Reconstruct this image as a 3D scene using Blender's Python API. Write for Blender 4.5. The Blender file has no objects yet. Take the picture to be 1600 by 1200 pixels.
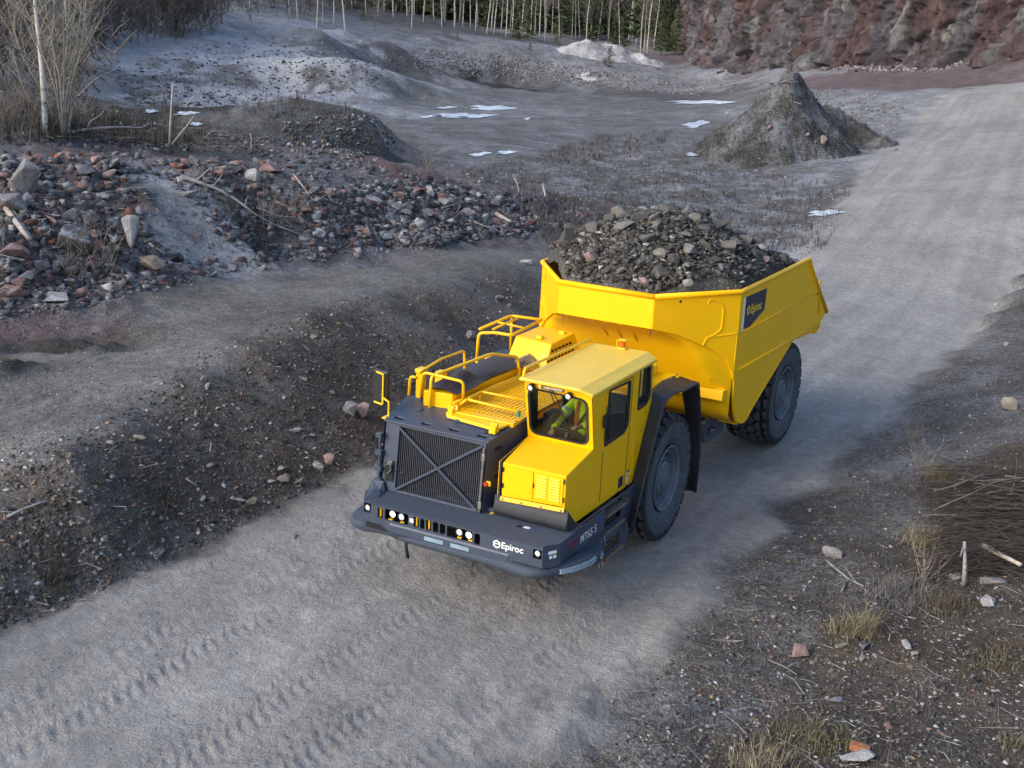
import bpy, bmesh, math, random
import numpy as np
from mathutils import Vector, Matrix
from mathutils.geometry import tessellate_polygon
random.seed(7); RNG = np.random.default_rng(11)
SC = bpy.context.scene; COL = SC.collection; PI = math.pi
# ---------------------------------------------------------------- camera
CAM = Vector((16.76938, 8.58602, 7.61693)); YAW, PIT, ROL, FPX = 3.65938, -0.28161, 0.04563, 1946.517
FW = Vector((math.cos(PIT)*math.cos(YAW), math.cos(PIT)*math.sin(YAW), math.sin(PIT)))
R0 = Vector((math.sin(YAW), -math.cos(YAW), 0)); U0 = R0.cross(FW)
RT = R0*math.cos(ROL) + U0*math.sin(ROL); UP = U0*math.cos(ROL) - R0*math.sin(ROL)
cd = bpy.data.cameras.new('camera'); cam = bpy.data.objects.new('camera', cd); COL.objects.link(cam)
cd.sensor_width = 36; cd.lens = FPX/1600*36; cd.clip_start = .3; cd.clip_end = 5000
cam.matrix_world = Matrix(((RT.x, UP.x, -FW.x, CAM.x), (RT.y, UP.y, -FW.y, CAM.y), (RT.z, UP.z, -FW.z, CAM.z), (0, 0, 0, 1)))
SC.camera = cam
# ---------------------------------------------------------------- sky, sun, exposure
SUN_DIR = Vector((.80, -.40, .50)).normalized()          # towards the sun
w = bpy.data.worlds.new('World'); SC.world = w; w.use_nodes = True
nt = w.node_tree; bg = nt.nodes['Background']; sk = nt.nodes.new('ShaderNodeTexSky')
sk.sky_type = 'NISHITA'; sk.sun_disc = False
sk.sun_elevation = math.asin(SUN_DIR.z); sk.sun_rotation = math.atan2(SUN_DIR.x, SUN_DIR.y)
sk.air_density = 1.0; sk.dust_density = 2.0; sk.ozone_density = 2.0
nt.links.new(sk.outputs[0], bg.inputs[0]); bg.inputs[1].default_value = .15
sl = bpy.data.lights.new('sun', 'SUN'); sun = bpy.data.objects.new('sun', sl); COL.objects.link(sun)
sl.energy = 1.1; sl.angle = math.radians(36); sl.color = (1, .95, .88)
sun.rotation_euler = SUN_DIR.to_track_quat('Z', 'Y').to_euler()
SC.view_settings.view_transform = 'Standard'; SC.view_settings.look = 'None'
SC.view_settings.exposure = 0.98; SC.view_settings.gamma = 1; SC.view_settings.use_curve_mapping = False
# ---------------------------------------------------------------- helpers
class NT:
    def __init__(s, name):
        s.m = bpy.data.materials.new(name); s.m.use_nodes = True; s.t = s.m.node_tree
        s.b = s.t.nodes['Principled BSDF']; s.o = s.t.nodes['Material Output']
    def n(s, kind, **k):
        x = s.t.nodes.new('ShaderNode'+kind)
        for a, v in k.items():
            if a.startswith('i_'):
                x.inputs[a[2:].replace('_', ' ')].default_value = v
            else: setattr(x, a, v)
        return x
    def l(s, a, b): s.t.links.new(a, b)
    def noise(s, scale, detail=4, rough=.6, vec=None):
        x = s.n('TexNoise'); x.inputs['Scale'].default_value = scale; x.inputs['Detail'].default_value = detail
        x.inputs['Roughness'].default_value = rough
        if vec is not None: s.l(vec, x.inputs['Vector'])
        return x.outputs['Fac']
    def ramp(s, fac, stops):
        r = s.n('ValToRGB'); e = r.color_ramp.elements
        while len(e) < len(stops): e.new(.5)
        for i, (p, c) in enumerate(stops):
            e[i].position = p; e[i].color = (c, c, c, 1) if isinstance(c, (int, float)) else (*c, 1)
        s.l(fac, r.inputs[0]); return r.outputs[0]
    def math(s, op, a, b=None, clamp=False):
        x = s.n('Math', operation=op, use_clamp=clamp)
        for i, v in enumerate((a, b)):
            if v is None: continue
            if isinstance(v, (int, float)): x.inputs[i].default_value = v
            else: s.l(v, x.inputs[i])
        return x.outputs[0]
    def mix(s, fac, a, b, mode='MIX'):
        x = s.n('MixRGB', blend_type=mode)
        for i, v in enumerate((fac, a, b)):
            if isinstance(v, (int, float)): x.inputs[i].default_value = v
            elif isinstance(v, tuple): x.inputs[i].default_value = (*v, 1) if len(v) == 3 else v
            else: s.l(v, x.inputs[i])
        return x.outputs[0]
    def bump(s, h, strength=.5, dist=.02):
        x = s.n('Bump'); x.inputs['Strength'].default_value = strength; x.inputs['Distance'].default_value = dist
        s.l(h, x.inputs['Height']); s.l(x.outputs[0], s.b.inputs['Normal'])
def mat(name, col, rough=.5, metal=0, var=.12, scale=3, spec=None, bump=0, bscale=40, dust=None, coat=0):
    q = NT(name); tc = q.n('TexCoord').outputs['Object']
    n1 = q.noise(scale, 5, .65, tc)
    lo = tuple(c*(1-var) for c in col); hi = tuple(min(1, c*(1+var)) for c in col)
    c = q.ramp(n1, [(.3, lo), (.7, hi)])
    r = q.math('ADD', q.math('MULTIPLY', q.noise(scale*4, 4, .7, tc), .25), rough-.12)
    if dust:
        geo = q.n('NewGeometry'); sx = q.n('SeparateXYZ'); q.l(geo.outputs['Position'], sx.inputs[0])
        f = q.math('SUBTRACT', q.noise(2.2, 6, .72, tc), q.math('MULTIPLY', sx.outputs[2], dust[1]))
        f = q.ramp(f, [(.38, 0), (.75, dust[0])]); c = q.mix(f, c, (.17, .16, .15))
        r = q.math('ADD', r, q.math('MULTIPLY', f, .4), True)
    q.l(c, q.b.inputs['Base Color']); q.l(r, q.b.inputs['Roughness'])
    q.b.inputs['Metallic'].default_value = metal; q.b.inputs['Coat Weight'].default_value = coat
    if spec is not None: q.b.inputs['Specular IOR Level'].default_value = spec
    if bump: q.bump(q.noise(bscale, 4, .6, tc), bump, .01)
    return q.m
M = {}
M['yellow'] = mat('yellow_paint', (.95, .505, .0010), .42, var=.03, scale=.8, dust=(.42, .25), spec=.28, bump=.04, bscale=6)
M['roof'] = mat('sky_sheen_yellow_roof', (.86, .55, .05), .38, var=.06, scale=2, spec=.5, bump=.05, bscale=8)  # cab roof yellow, paled so the sky's sheen sits in the base colour
M['yellow_rail'] = mat('yellow_rail_paint', (.95, .53, .0010), .40, var=.03)
M['grey'] = mat('slate_blue_paint', (.044, .058, .088), .45, var=.12, scale=2, dust=(.42, .38), bump=.1, bscale=60)
M['grit'] = mat('gritty_antislip_paint', (.05, .063, .09), .75, var=.35, scale=60, dust=(.55, .35), bump=.9, bscale=90)
M['black'] = mat('black_plastic', (.016, .017, .020), .45)
M['rubber'] = mat('rubber_sheet', (.026, .029, .035), .55, var=.25, scale=2.5, dust=(.5, .30), bump=.3, bscale=12)
def tyre_mat():
    q = NT('tyre_rubber'); tc = q.n('TexCoord').outputs['Object']; sp = q.n('SeparateXYZ'); q.l(tc, sp.inputs[0])
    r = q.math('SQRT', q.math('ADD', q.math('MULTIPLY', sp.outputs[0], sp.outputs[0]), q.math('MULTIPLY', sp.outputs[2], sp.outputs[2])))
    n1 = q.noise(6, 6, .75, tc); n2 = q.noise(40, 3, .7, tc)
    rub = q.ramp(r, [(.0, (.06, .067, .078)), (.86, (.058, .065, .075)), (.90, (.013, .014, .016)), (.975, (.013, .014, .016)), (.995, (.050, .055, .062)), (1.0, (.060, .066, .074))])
    c = q.mix(1, rub, q.ramp(n1, [(.3, .62), (.7, 1.5)]), 'MULTIPLY'); c = q.mix(1, c, q.ramp(n2, [(.3, .8), (.7, 1.2)]), 'MULTIPLY')
    q.l(c, q.b.inputs['Base Color']); q.b.inputs['Roughness'].default_value = .72; q.bump(n1, .3, .01); return q.m
M['tyre'] = tyre_mat()
M['rim'] = mat('dusty_rim_paint', (.105, .125, .15), .62, var=.3, scale=6, dust=(.75, .2))
M['steel'] = mat('bare_steel', (.32, .31, .29), .42, .8, var=.25, scale=8)
M['brownsteel'] = mat('scorched_brown_steel', (.042, .027, .020), .5, .1, var=.5, scale=3)
M['stepmetal'] = mat('muddy_step_metal', (.17, .14, .10), .7, .2, var=.35, scale=12)
M['core'] = mat('radiator_core', (.010, .011, .014), .55, .2)
M['slat'] = mat('radiator_slat', (.035, .042, .058), .45, .1)
M['white'] = mat('white_print', (.75, .75, .75), .5, var=.03)
M['logoyellow'] = mat('yellow_print', (.85, .52, .01), .5, var=.03)
M['navy'] = mat('navy_sticker', (.018, .025, .05), .4)
M['blue'] = mat('blue_sticker', (.02, .09, .38), .5)
M['red'] = mat('red_plastic', (.55, .02, .02), .4)
M['crimson'] = mat('crimson_sticker', (.22, .008, .03), .5)
M['orange'] = mat('orange_fabric', (.65, .12, .015), .7)
M['reflector'] = mat('reflective_strip', (.30, .40, .48), .3, .3)
M['silverband'] = mat('silver_reflective_tape', (.62, .66, .70), .35, .2)
M['hivis'] = mat('yellow_hi_vis_fabric', (.66, .82, .02), .8, var=.15, scale=9)
M['skin'] = mat('skin', (.42, .22, .15), .55)
M['trouser'] = mat('dark_trousers', (.02, .022, .03), .8)
M['hair'] = mat('brown_hair', (.05, .03, .02), .7)
M['interior'] = mat('dark_cab_lining', (.020, .022, .024), .7)
M['seat'] = mat('black_seat_fabric', (.014, .014, .016), .8)
M['lamp'] = mat('lamp_glass', (.72, .74, .76), .15, 0, var=.2, scale=60)
M['bark'] = None
def emis(name, col, s):
    q = NT(name); q.b.inputs['Base Color'].default_value = (*col, 1)
    q.b.inputs['Emission Color'].default_value = (*col, 1); q.b.inputs['Emission Strength'].default_value = s; return q.m
M['lit'] = emis('lit_headlamp', (1, .93, .80), 5)
def glass():
    q = NT('tinted_cab_glass'); t = q.n('BsdfTransparent'); t.inputs[0].default_value = (.80, .84, .82, 1)
    g = q.n('BsdfGlossy'); g.inputs['Roughness'].default_value = .03; g.inputs[0].default_value = (.9, .95, 1, 1)
    fr = q.n('Fresnel'); fr.inputs[0].default_value = 1.5; x = q.n('MixShader')
    q.l(q.math('MULTIPLY', fr.outputs[0], .18), x.inputs[0]); q.l(t.outputs[0], x.inputs[1]); q.l(g.outputs[0], x.inputs[2]); q.l(x.outputs[0], q.o.inputs[0]); return q.m
M['glass'] = glass()
# front unit is steered a little: its own frame, pivoting on the centre hinge
PHI, ART = .03336, -1.9
MF = Matrix.Translation((ART, 0, 0)) @ Matrix.Rotation(PHI, 4, 'Z') @ Matrix.Translation((-ART, 0, 0))
# the bodywork of the front unit is carried on that frame ahead of the wheels
MFB = MF @ Matrix.Translation((.4261, .1990, .1904)) @ Matrix.Scale(.975, 4)
def tag(o, label=None, cat=None, group=None, kind=None):
    for k, v in (('label', label), ('category', cat), ('group', group), ('kind', kind)):
        if v: o[k] = v
    return o
def empty(name, loc, label, cat, group=None, rz=0):
    o = bpy.data.objects.new(name, None); COL.objects.link(o); o.location = loc; o.rotation_euler = (0, 0, rz)
    o.empty_display_size = .2
    return tag(o, label, cat, group)
def link(name, me, parent=None, mw=None):
    o = bpy.data.objects.new(name, me); COL.objects.link(o)
    if parent is not None:
        o.parent = parent; pm = Matrix.Identity(4); p = parent
        while p is not None: pm = p.matrix_basis.copy() if False else p.matrix_basis @ pm; p = p.parent
        o.matrix_basis = pm.inverted() @ (mw if mw is not None else Matrix.Identity(4))
    elif mw is not None: o.matrix_basis = mw
    return o
def chain(o):
    m = Matrix.Identity(4)
    while o is not None: m = o.matrix_basis @ m; o = o.parent
    return m
class MB:
    def __init__(s): s.v = []; s.f = []; s.mi = []; s.cur = 0
    def add(s, vs, fs):
        n = len(s.v); s.v += [tuple(p) for p in vs]; s.f += [tuple(i+n for i in f) for f in fs]; s.mi += [s.cur]*len(fs); return s
    def hexa(s, p): return s.add(p, [(0, 3, 2, 1), (4, 5, 6, 7), (0, 1, 5, 4), (1, 2, 6, 5), (2, 3, 7, 6), (3, 0, 4, 7)])
    def box(s, x0, x1, y0, y1, z0, z1):
        return s.hexa([(x0, y0, z0), (x1, y0, z0), (x1, y1, z0), (x0, y1, z0), (x0, y0, z1), (x1, y0, z1), (x1, y1, z1), (x0, y1, z1)])
    def prism(s, pts, f, w0, w1):            # pts 2D, f(u,v,w)->xyz
        n = len(pts); vs = [f(u, v, w0) for u, v in pts]+[f(u, v, w1) for u, v in pts]
        fs = [tuple(range(n)), tuple(range(2*n-1, n-1, -1))]+[(i, (i+1) % n, n+(i+1) % n, n+i) for i in range(n)]
        return s.add(vs, fs)
    def sheet(s, loops, f, w0, w1):
        allp = [p for L in loops for p in L]; n = len(allp)
        tr = tessellate_polygon([[Vector((p[0], p[1], 0)) for p in L] for L in loops])
        vs = [f(p[0], p[1], w0) for p in allp]+[f(p[0], p[1], w1) for p in allp]
        fs = [tuple(t) for t in tr]+[tuple(i+n for i in reversed(t)) for t in tr]; k = 0
        for L in loops:
            m = len(L); fs += [(k+i, k+(i+1) % m, n+k+(i+1) % m, n+k+i) for i in range(m)]; k += m
        return s.add(vs, fs)
    def tube(s, pts, r, n=8, r1=None, closed=False):
        P = [Vector(p) for p in pts]; m = len(P); vs = []; up = None
        for i, p in enumerate(P):
            if closed: t = (P[(i+1) % m]-P[i-1]).normalized()
            else: t = ((P[min(i+1, m-1)]-p).normalized()+(p-P[max(i-1, 0)]).normalized()); t = t.normalized() if t.length > 1e-6 else Vector((0, 0, 1))
            if up is None: up = t.orthogonal().normalized()
            up = (up-t*up.dot(t)); up = up.normalized() if up.length > 1e-5 else t.orthogonal().normalized()
            b = t.cross(up); rr = r if r1 is None else r+(r1-r)*i/(m-1)
            for k in range(n):
                a = 2*PI*k/n; vs.append(p+(up*math.cos(a)+b*math.sin(a))*rr)
        fs = []
        for i in range(m if closed else m-1):
            j = (i+1) % m
            for k in range(n): fs.append((i*n+k, i*n+(k+1) % n, j*n+(k+1) % n, j*n+k))
        if not closed: fs += [tuple(range(n-1, -1, -1)), tuple((m-1)*n+k for k in range(n))]
        return s.add(vs, fs)
    def lathe(s, prof, f, n=32, cap=True):   # prof (r, w); f(a, r, w)->xyz
        vs = [f(2*PI*k/n, r, w) for r, w in prof for k in range(n)]; m = len(prof)
        fs = [(i*n+k, i*n+(k+1) % n, (i+1)*n+(k+1) % n, (i+1)*n+k) for i in range(m-1) for k in range(n)]
        if cap: fs += [tuple(range(n-1, -1, -1)), tuple((m-1)*n+k for k in range(n))]
        return s.add(vs, fs)
    def ribbon(s, prof, f, w0, w1, t=.02):   # prof list of (u,v) swept between w0 and w1 with thickness t
        P = [Vector(p) for p in prof]; N = []
        for i in range(len(P)):
            d = (P[min(i+1, len(P)-1)]-P[max(i-1, 0)]).normalized(); N.append(Vector((-d.y, d.x)))
        loop = list(P)+[p-n*t for p, n in zip(reversed(P), reversed(N))]
        m = len(loop); vs = [f(q[0], q[1], w0) for q in loop]+[f(q[0], q[1], w1) for q in loop]; k = len(P)
        fs = [(i, (i+1) % m, m+(i+1) % m, m+i) for i in range(m)]
        for i in range(k-1): fs += [(i, m-1-i, m-2-i, i+1), (m+i, m+i+1, 2*m-2-i, 2*m-1-i)]
        return s.add(vs, fs)
    def mesh(s, name, mats, smooth=False, recalc=True):
        me = bpy.data.meshes.new(name); me.from_pydata(s.v, [], s.f)
        for m_ in (mats if isinstance(mats, (list, tuple)) else [mats]): me.materials.append(m_)
        if any(s.mi): me.polygons.foreach_set('material_index', s.mi)
        if recalc:
            b = bmesh.new(); b.from_mesh(me); bmesh.ops.remove_doubles(b, verts=b.verts, dist=1e-5)
            bmesh.ops.recalc_face_normals(b, faces=b.faces); b.to_mesh(me); b.free()
        if smooth:
            me.shade_smooth()
            if smooth is not True: me.set_sharp_from_angle(angle=math.radians(smooth))
        return me
    def build(s, name, mats, parent=None, front=False, bevel=0, smooth=False):
        me = s.mesh(name, mats, smooth)
        if front: me.transform(MFB if front is True else MF)
        # keep the part's origin on the part itself
        if len(me.vertices):
            c = sum((v.co for v in me.vertices), Vector())/len(me.vertices); me.transform(Matrix.Translation(-c))
        else: c = Vector()
        mw = Matrix.Translation(c)
        if parent is not None: o = link(name, me); o.parent = parent; o.matrix_basis = chain(parent).inverted() @ mw
        else: o = link(name, me, None, mw)
        if bevel:
            b = o.modifiers.new('bevel', 'BEVEL'); b.width = bevel; b.segments = 2; b.limit_method = 'ANGLE'; b.angle_limit = math.radians(40)
            b.harden_normals = False
        return o
def rpoly(pts, r, n=4):
    out = []; m = len(pts)
    for i in range(m):
        p = Vector(pts[i]); a = Vector(pts[i-1]); b = Vector(pts[(i+1) % m]); rr = r[i] if isinstance(r, (list, tuple)) else r
        da = (a-p); db = (b-p); k = min(rr, da.length*.45, db.length*.45)
        pa = p+da.normalized()*k; pb = p+db.normalized()*k
        for j in range(n+1):
            t = j/n; out.append(tuple(pa*(1-t)**2+p*2*t*(1-t)+pb*t*t))
    return out
def rrect(u0, v0, u1, v1, r, n=4): return rpoly([(u0, v0), (u1, v0), (u1, v1), (u0, v1)], r, n)
def rpath(pts, r, n=5):
    P = [Vector(p) for p in pts]; out = [P[0]]
    for i in range(1, len(P)-1):
        p, a, b = P[i], P[i-1], P[i+1]; k = min(r, (a-p).length*.45, (b-p).length*.45)
        pa = p+(a-p).normalized()*k; pb = p+(b-p).normalized()*k
        for j in range(n+1): t = j/n; out.append(pa*(1-t)**2+p*2*t*(1-t)+pb*t*t)
    return out+[P[-1]]
def circ(c, r, n=16): return [(c[0]+r*math.cos(2*PI*i/n), c[1]+r*math.sin(2*PI*i/n)) for i in range(n)]
FY = lambda u, v, w: (u, w, v)      # side plate: u=x, v=z, w=y
FX = lambda u, v, w: (w, u, v)      # front plate: u=y, v=z, w=x
FZ = lambda u, v, w: (u, v, w)
def text(body, size, f, bold=.0, shear=0):
    cu = bpy.data.curves.new('t', 'FONT'); cu.body = body; cu.size = size; cu.offset = bold; cu.shear = shear
    o = bpy.data.objects.new('t', cu); COL.objects.link(o); dg = bpy.context.evaluated_depsgraph_get()
    me = bpy.data.meshes.new_from_object(o.evaluated_get(dg)); bpy.data.objects.remove(o)
    m = MB(); m.add([f(v.co.x, v.co.y, 0) for v in me.vertices], [tuple(p.vertices) for p in me.polygons]); return m
# pixel ray -> point (used to survey where things stand on the ground)
def ray(px, py): return FW+RT*((px-800)/FPX)+UP*((600-py)/FPX)
def gpz(px, py, z):
    r = ray(px, py); t = (z-CAM.z)/r.z; return CAM+r*t
def gpd(px, D, z):                   # column px, horizontal distance D
    r = ray(px, 300); h = Vector((r.x, r.y)).normalized()*D; return Vector((CAM.x+h.x, CAM.y+h.y, z))
# ================================================================ TERRAIN
def _h(ix, iy, s):
    n = (ix*374761393+iy*668265263+s*1442695041) & 0xffffffff
    n = ((n ^ (n >> 13))*1274126177) & 0xffffffff; n = (n ^ (n >> 16)) & 0xffffffff
    return n/4294967295.0
def vnoise(x, y, s=0):
    xi = np.floor(x).astype(np.int64); yi = np.floor(y).astype(np.int64); fx = x-xi; fy = y-yi
    fx = fx*fx*(3-2*fx); fy = fy*fy*(3-2*fy)
    a = _h(xi, yi, s); b = _h(xi+1, yi, s); c = _h(xi, yi+1, s); d = _h(xi+1, yi+1, s)
    return (a+(b-a)*fx)*(1-fy)+(c+(d-c)*fx)*fy-.5
def fbm(x, y, f, octs, gain=.5, s=0, lim=None):
    o = np.zeros_like(x); a = 1.
    for k in range(octs):
        v = vnoise(x*f+17.3*k, y*f-9.1*k, s+k)*a
        if lim is not None: v = v*np.clip(1.6-lim*f*2.2, 0, 1)
        o += v; a *= gain; f *= 2.03; x, y = x*.799-y*.602, x*.602+y*.799
    return o
def worley(x, y, f, s=0):
    x = x*f; y = y*f; xi = np.floor(x).astype(np.int64); yi = np.floor(y).astype(np.int64)
    d1 = np.full(x.shape, 9.); d2 = np.full(x.shape, 9.); idv = np.zeros(x.shape)
    for a in (-1, 0, 1):
        for b in (-1, 0, 1):
            cx = xi+a; cy = yi+b; px = cx+_h(cx, cy, s); py = cy+_h(cx, cy, s+5); d = np.hypot(px-x, py-y)
            m = d < d1; d2 = np.where(m, d1, np.minimum(d2, d)); idv = np.where(m, _h(cx, cy, s+9), idv); d1 = np.where(m, d, d1)
    return d1, d2, idv
def facets(x, y, f, s=0):            # blocky fracture planes: each cell gets its own offset and tilt
    x = x*f; y = y*f; xi = np.floor(x).astype(np.int64); yi = np.floor(y).astype(np.int64); d1 = np.full(x.shape, 9.); d2 = np.full(x.shape, 9.); o = np.zeros(x.shape); idv = np.zeros(x.shape)
    for a in (-1, 0, 1):
        for b in (-1, 0, 1):
            cx = xi+a; cy = yi+b; dx = x-cx-_h(cx, cy, s); dy = y-cy-_h(cx, cy, s+5); d = np.abs(dx)*.9+np.abs(dy)+.15*np.hypot(dx, dy); m = d < d1; d2 = np.where(m, d1, np.minimum(d2, d)); i_ = _h(cx, cy, s+9)
            v = (i_-.5)+(_h(cx, cy, s+11)-.5)*dx*1.5+(_h(cx, cy, s+13)-.5)*dy*.6; o = np.where(m, v, o); idv = np.where(m, i_, idv); d1 = np.where(m, d, d1)
    return o, idv, np.clip(1-(d2-d1)/.10, 0, 1)
def lp(x, y):
    dx = x-CAM.x; dy = y-CAM.y; D = np.hypot(dx, dy); th = np.arctan2(dy, dx)-YAW; th = (th+PI) % (2*PI)-PI
    return th, np.log(np.maximum(D, .5))
def sm(x, a, b): t = np.clip((x-a)/(b-a), 0, 1); return t*t*(3-2*t)
# survey lines: (px, py, height)
LINES = [
 [(-120,1040,0),(0,985,0),(150,925,-.03),(270,872,-.05),(400,812,-.05),(520,755,-.03),(620,700,0),(700,640,0),(800,560,0),(900,480,0),(1050,400,0),(1200,345,.05),(1290,305,.2)],
 [(-120,850,.9),(0,778,1.1),(127,742,1.25),(200,680,1.35),(300,600,1.5),(400,545,1.55),(500,500,1.5),(600,468,1.4),(700,443,1.2),(800,420,.9),(850,405,.7)],
 [(-120,680,1.15),(0,640,1.25),(150,580,1.4),(300,520,1.45),(450,470,1.45),(600,430,1.3),(700,410,1.1)],
 [(-120,515,1.6),(0,492,1.6),(120,470,1.6),(230,440,1.6),(330,415,1.5),(430,398,1.4),(600,384,1.2),(800,362,.8),(900,358,.6),(1000,350,.4)],
 [(-120,360,3.0),(0,345,2.9),(120,340,2.8),(250,335,2.7),(400,325,2.5),(550,320,2.2),(700,320,1.7),(800,325,1.2)],
 [(-120,238,4.15),(0,234,3.95),(150,236,3.65),(300,245,3.25),(450,250,3.05),(560,255,2.85),(650,268,2.6),(750,285,2.0),(850,303,1.4),(950,325,.8),(1050,330,.4)],
 [(-120,212,4.2),(0,212,4.05),(150,214,3.75),(300,222,3.35),(450,233,3.15),(560,242,2.85)],
 [(-120,150,5.0),(0,150,4.9),(100,157,4.6),(180,170,4.2),(250,192,3.75),(350,210,3.35)],
 [(660,240,.75),(700,262,.8),(650,190,.6)],
 [(650,160,.3),(800,142,.2),(1000,152,.3),(1130,168,.4),(700,215,.6),(850,250,.6),(1000,280,.4),(1150,300,.3),(900,200,.3),(1100,225,.5),(1000,240,.4),(1250,325,.2),(750,180,.3),(1050,190,.3)],
 [(590,150,.4),(650,131,.3),(720,125,.3),(800,126,.2),(900,131,.2),(1000,140,.3),(1100,152,.4)],
 [(430,152,1.2),(520,150,.9),(600,128,.6),(300,160,1.3),(200,165,1.3),(350,125,1.9),(220,120,2.2)],
 [(1300,400,.3),(1300,340,.35),(1400,300,1.2),(1480,300,1.3),(1600,300,1.5),(1400,400,.4),(1500,400,.5),(1600,400,.6)],
 [(1430,225,1.9),(1500,200,2.3),(1600,200,2.7),(1750,200,3.0),(1450,150,3.6),(1550,135,4.1),(1600,122,4.9),(1700,110,6)],
 [(1700,1150,.6),(1600,1100,.45),(1600,950,.5),(1600,800,.6),(1600,680,.55),(1600,560,.5),(1600,470,.5),(1750,500,1.0),(1750,700,1.2)],
 [(1000,1160,.02),(1100,1000,.02),(1200,870,.03),(1350,720,.03),(1450,620,.05),(1530,520,.15)],
 [(1200,1180,.15),(1350,1080,.2),(1400,950,.25),(1450,800,.3),(1500,690,.3)],
 [(1180,200,.9),(1150,250,.5),(1250,260,.7),(1100,180,.5),(1350,240,1.2)],
]
PTS = []
for L in LINES:
    for (a, b) in zip(L[:-1], L[1:]):
        n = max(1, int(abs(b[0]-a[0])/70)) if len(L) > 1 else 1
        for k in range(n):
            t = k/n; PTS.append(gpz(a[0]+(b[0]-a[0])*t, a[1]+(b[1]-a[1])*t, a[2]+(b[2]-a[2])*t))
    PTS.append(gpz(*L[-1]))
for px, D, z in [
  (0,70,2.6),(150,62,2.4),(300,60,2.6),(400,58.5,2.85),(450,59,3.0),(500,59.7,3.02),(545,60.3,3.02),(588,61,2.95),(350,68,2.6),(450,68,2.8),(530,69,2.75),(585,68,2.7),(450,57,1.5),(500,57.6,1.35),(545,58.4,1.25),(575,59.4,1.15),(603,61,1.0),(610,65,.8),(608,70,.7),(400,56,1.9),(-150,60,3.5),(-300,40,4.5),(-300,25,3),(-300,15,1),
  (150,90,1.6),(300,95,1.6),(450,85,1.0),(200,120,3.4),(330,125,3.8),(0,110,4.0),(-150,110,5),(120,140,6),(330,150,6.4),(-100,160,9),
  (410,118,3.1),(470,118,3.7),(540,118,3.7),(605,120,3.0),(640,124,2.0),(400,131,2.5),(480,133,2.6),(560,136,3.2),
  (370,142,5.4),(500,146,5.9),(620,158,4.3),(430,142,4.4),
  (640,172,3.8),(700,176,3.76),(760,176,3.5),(800,176,3.28),(900,176,2.8),(1000,174,1.75),(1100,172,.9),(655,166,1.6),
  (600,200,6.4),(700,200,5.8),(800,200,5.0),(900,200,4.15),(1000,200,3.2),(1100,190,2.6),(480,190,8.0),(380,175,8.2),
  (550,235,9.0),(650,235,8.3),(750,235,6.3),(850,235,5.8),(950,235,5.0),(1040,225,4.4),(1100,205,3.6),
  (1130,175,3.0),(1200,165,4.2),(1300,150,4.6),(1400,143,4.9),(1450,140,5.4),(1500,136,5.8),(1600,128,6.8),(1750,115,8.5),(1200,130,2.6),(1300,115,2.9),(1380,110,3.6),(1150,110,1.0),
  (550,335,15),(700,335,14),(850,335,13),(950,335,12.5),(550,280,10.5),(650,280,9.6),(750,280,8.6),(850,280,7.8),(950,280,7.2),(1040,275,6.8),(400,300,25),(200,260,25),(0,240,25),(-200,230,28),(1100,330,13),(-500,100,15),(-500,50,6),(-500,25,3),
  (1300,250,22),(1600,220,24),(1900,150,20),(2000,60,5),(2000,30,2),(2000,18,1.2),(550,420,27),(0,420,30),(950,420,26),(750,420,26)]:
    PTS.append(gpd(px, D, z))
for x, y, z in [(14,-8,0.4),(18,-6,.3),(20,0,0),(24,3,0),(20,8,.4),(14,8,.5),(30,-10,1),(30,12,1),(16,14,1.2),(8,10,.9)]: PTS.append(Vector((x, y, z)))
# the main haul road: centre line and half width
RC = [(40,-.3,4.2),(20,-.3,3.7),(0,-.3,3.4),(-14,-.2,3.4),(-22,-.3,3.6)]
for px, py, z, hw in [(1450,345,.9,4.3),(1505,270,1.6,5),(1548,215,2.4,5.5),(1590,160,3.6,6),(1680,118,5.6,7)]:
    q = gpz(px, py, z); RC.append((q.x, q.y, hw))
RCN = np.array(RC)
def roadcoord(x, y):
    best = np.full(x.shape, 1e9); lat = np.zeros(x.shape); hw = np.ones(x.shape)*3.5; al = np.zeros(x.shape); s0 = 0
    for i in range(len(RCN)-1):
        ax, ay, aw = RCN[i]; bx, by, bw = RCN[i+1]; L = math.hypot(bx-ax, by-ay); ux, uy = (bx-ax)/L, (by-ay)/L
        t = np.clip(((x-ax)*ux+(y-ay)*uy)/L, 0, 1); d = np.hypot(x-ax-t*L*ux, y-ay-t*L*uy)
        sg = np.where((x-ax)*uy-(y-ay)*ux > 0, 1, -1); m = d < best
        best = np.where(m, d, best); lat = np.where(m, d*sg, lat); hw = np.where(m, aw+(bw-aw)*t, hw); al = np.where(m, s0+t*L, al); s0 += L
    return lat, al, hw
PA = np.array([tuple(p) for p in PTS]); PT, PL = lp(PA[:, 0], PA[:, 1])
_d = np.hypot(PT[:, None]-PT[None], PL[:, None]-PL[None]); N_ = len(PT)
A_ = np.zeros((N_+1, N_+1)); A_[:N_, :N_] = -np.sqrt(_d*_d+.0001)+np.eye(N_)*.002; A_[N_, :N_] = 1; A_[:N_, N_] = 1
W_ = np.linalg.solve(A_, np.append(PA[:, 2], 0))
def base_h(x, y):
    sh = x.shape; x = x.ravel(); y = y.ravel(); th, ln = lp(x, y); out = np.empty(x.shape)
    for i in range(0, len(x), 20000):
        d = (th[i:i+20000, None]-PT[None])**2+(ln[i:i+20000, None]-PL[None])**2
        out[i:i+20000] = -np.sqrt(d+.0001)@W_[:N_]+W_[N_]
    return out.reshape(sh)
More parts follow.
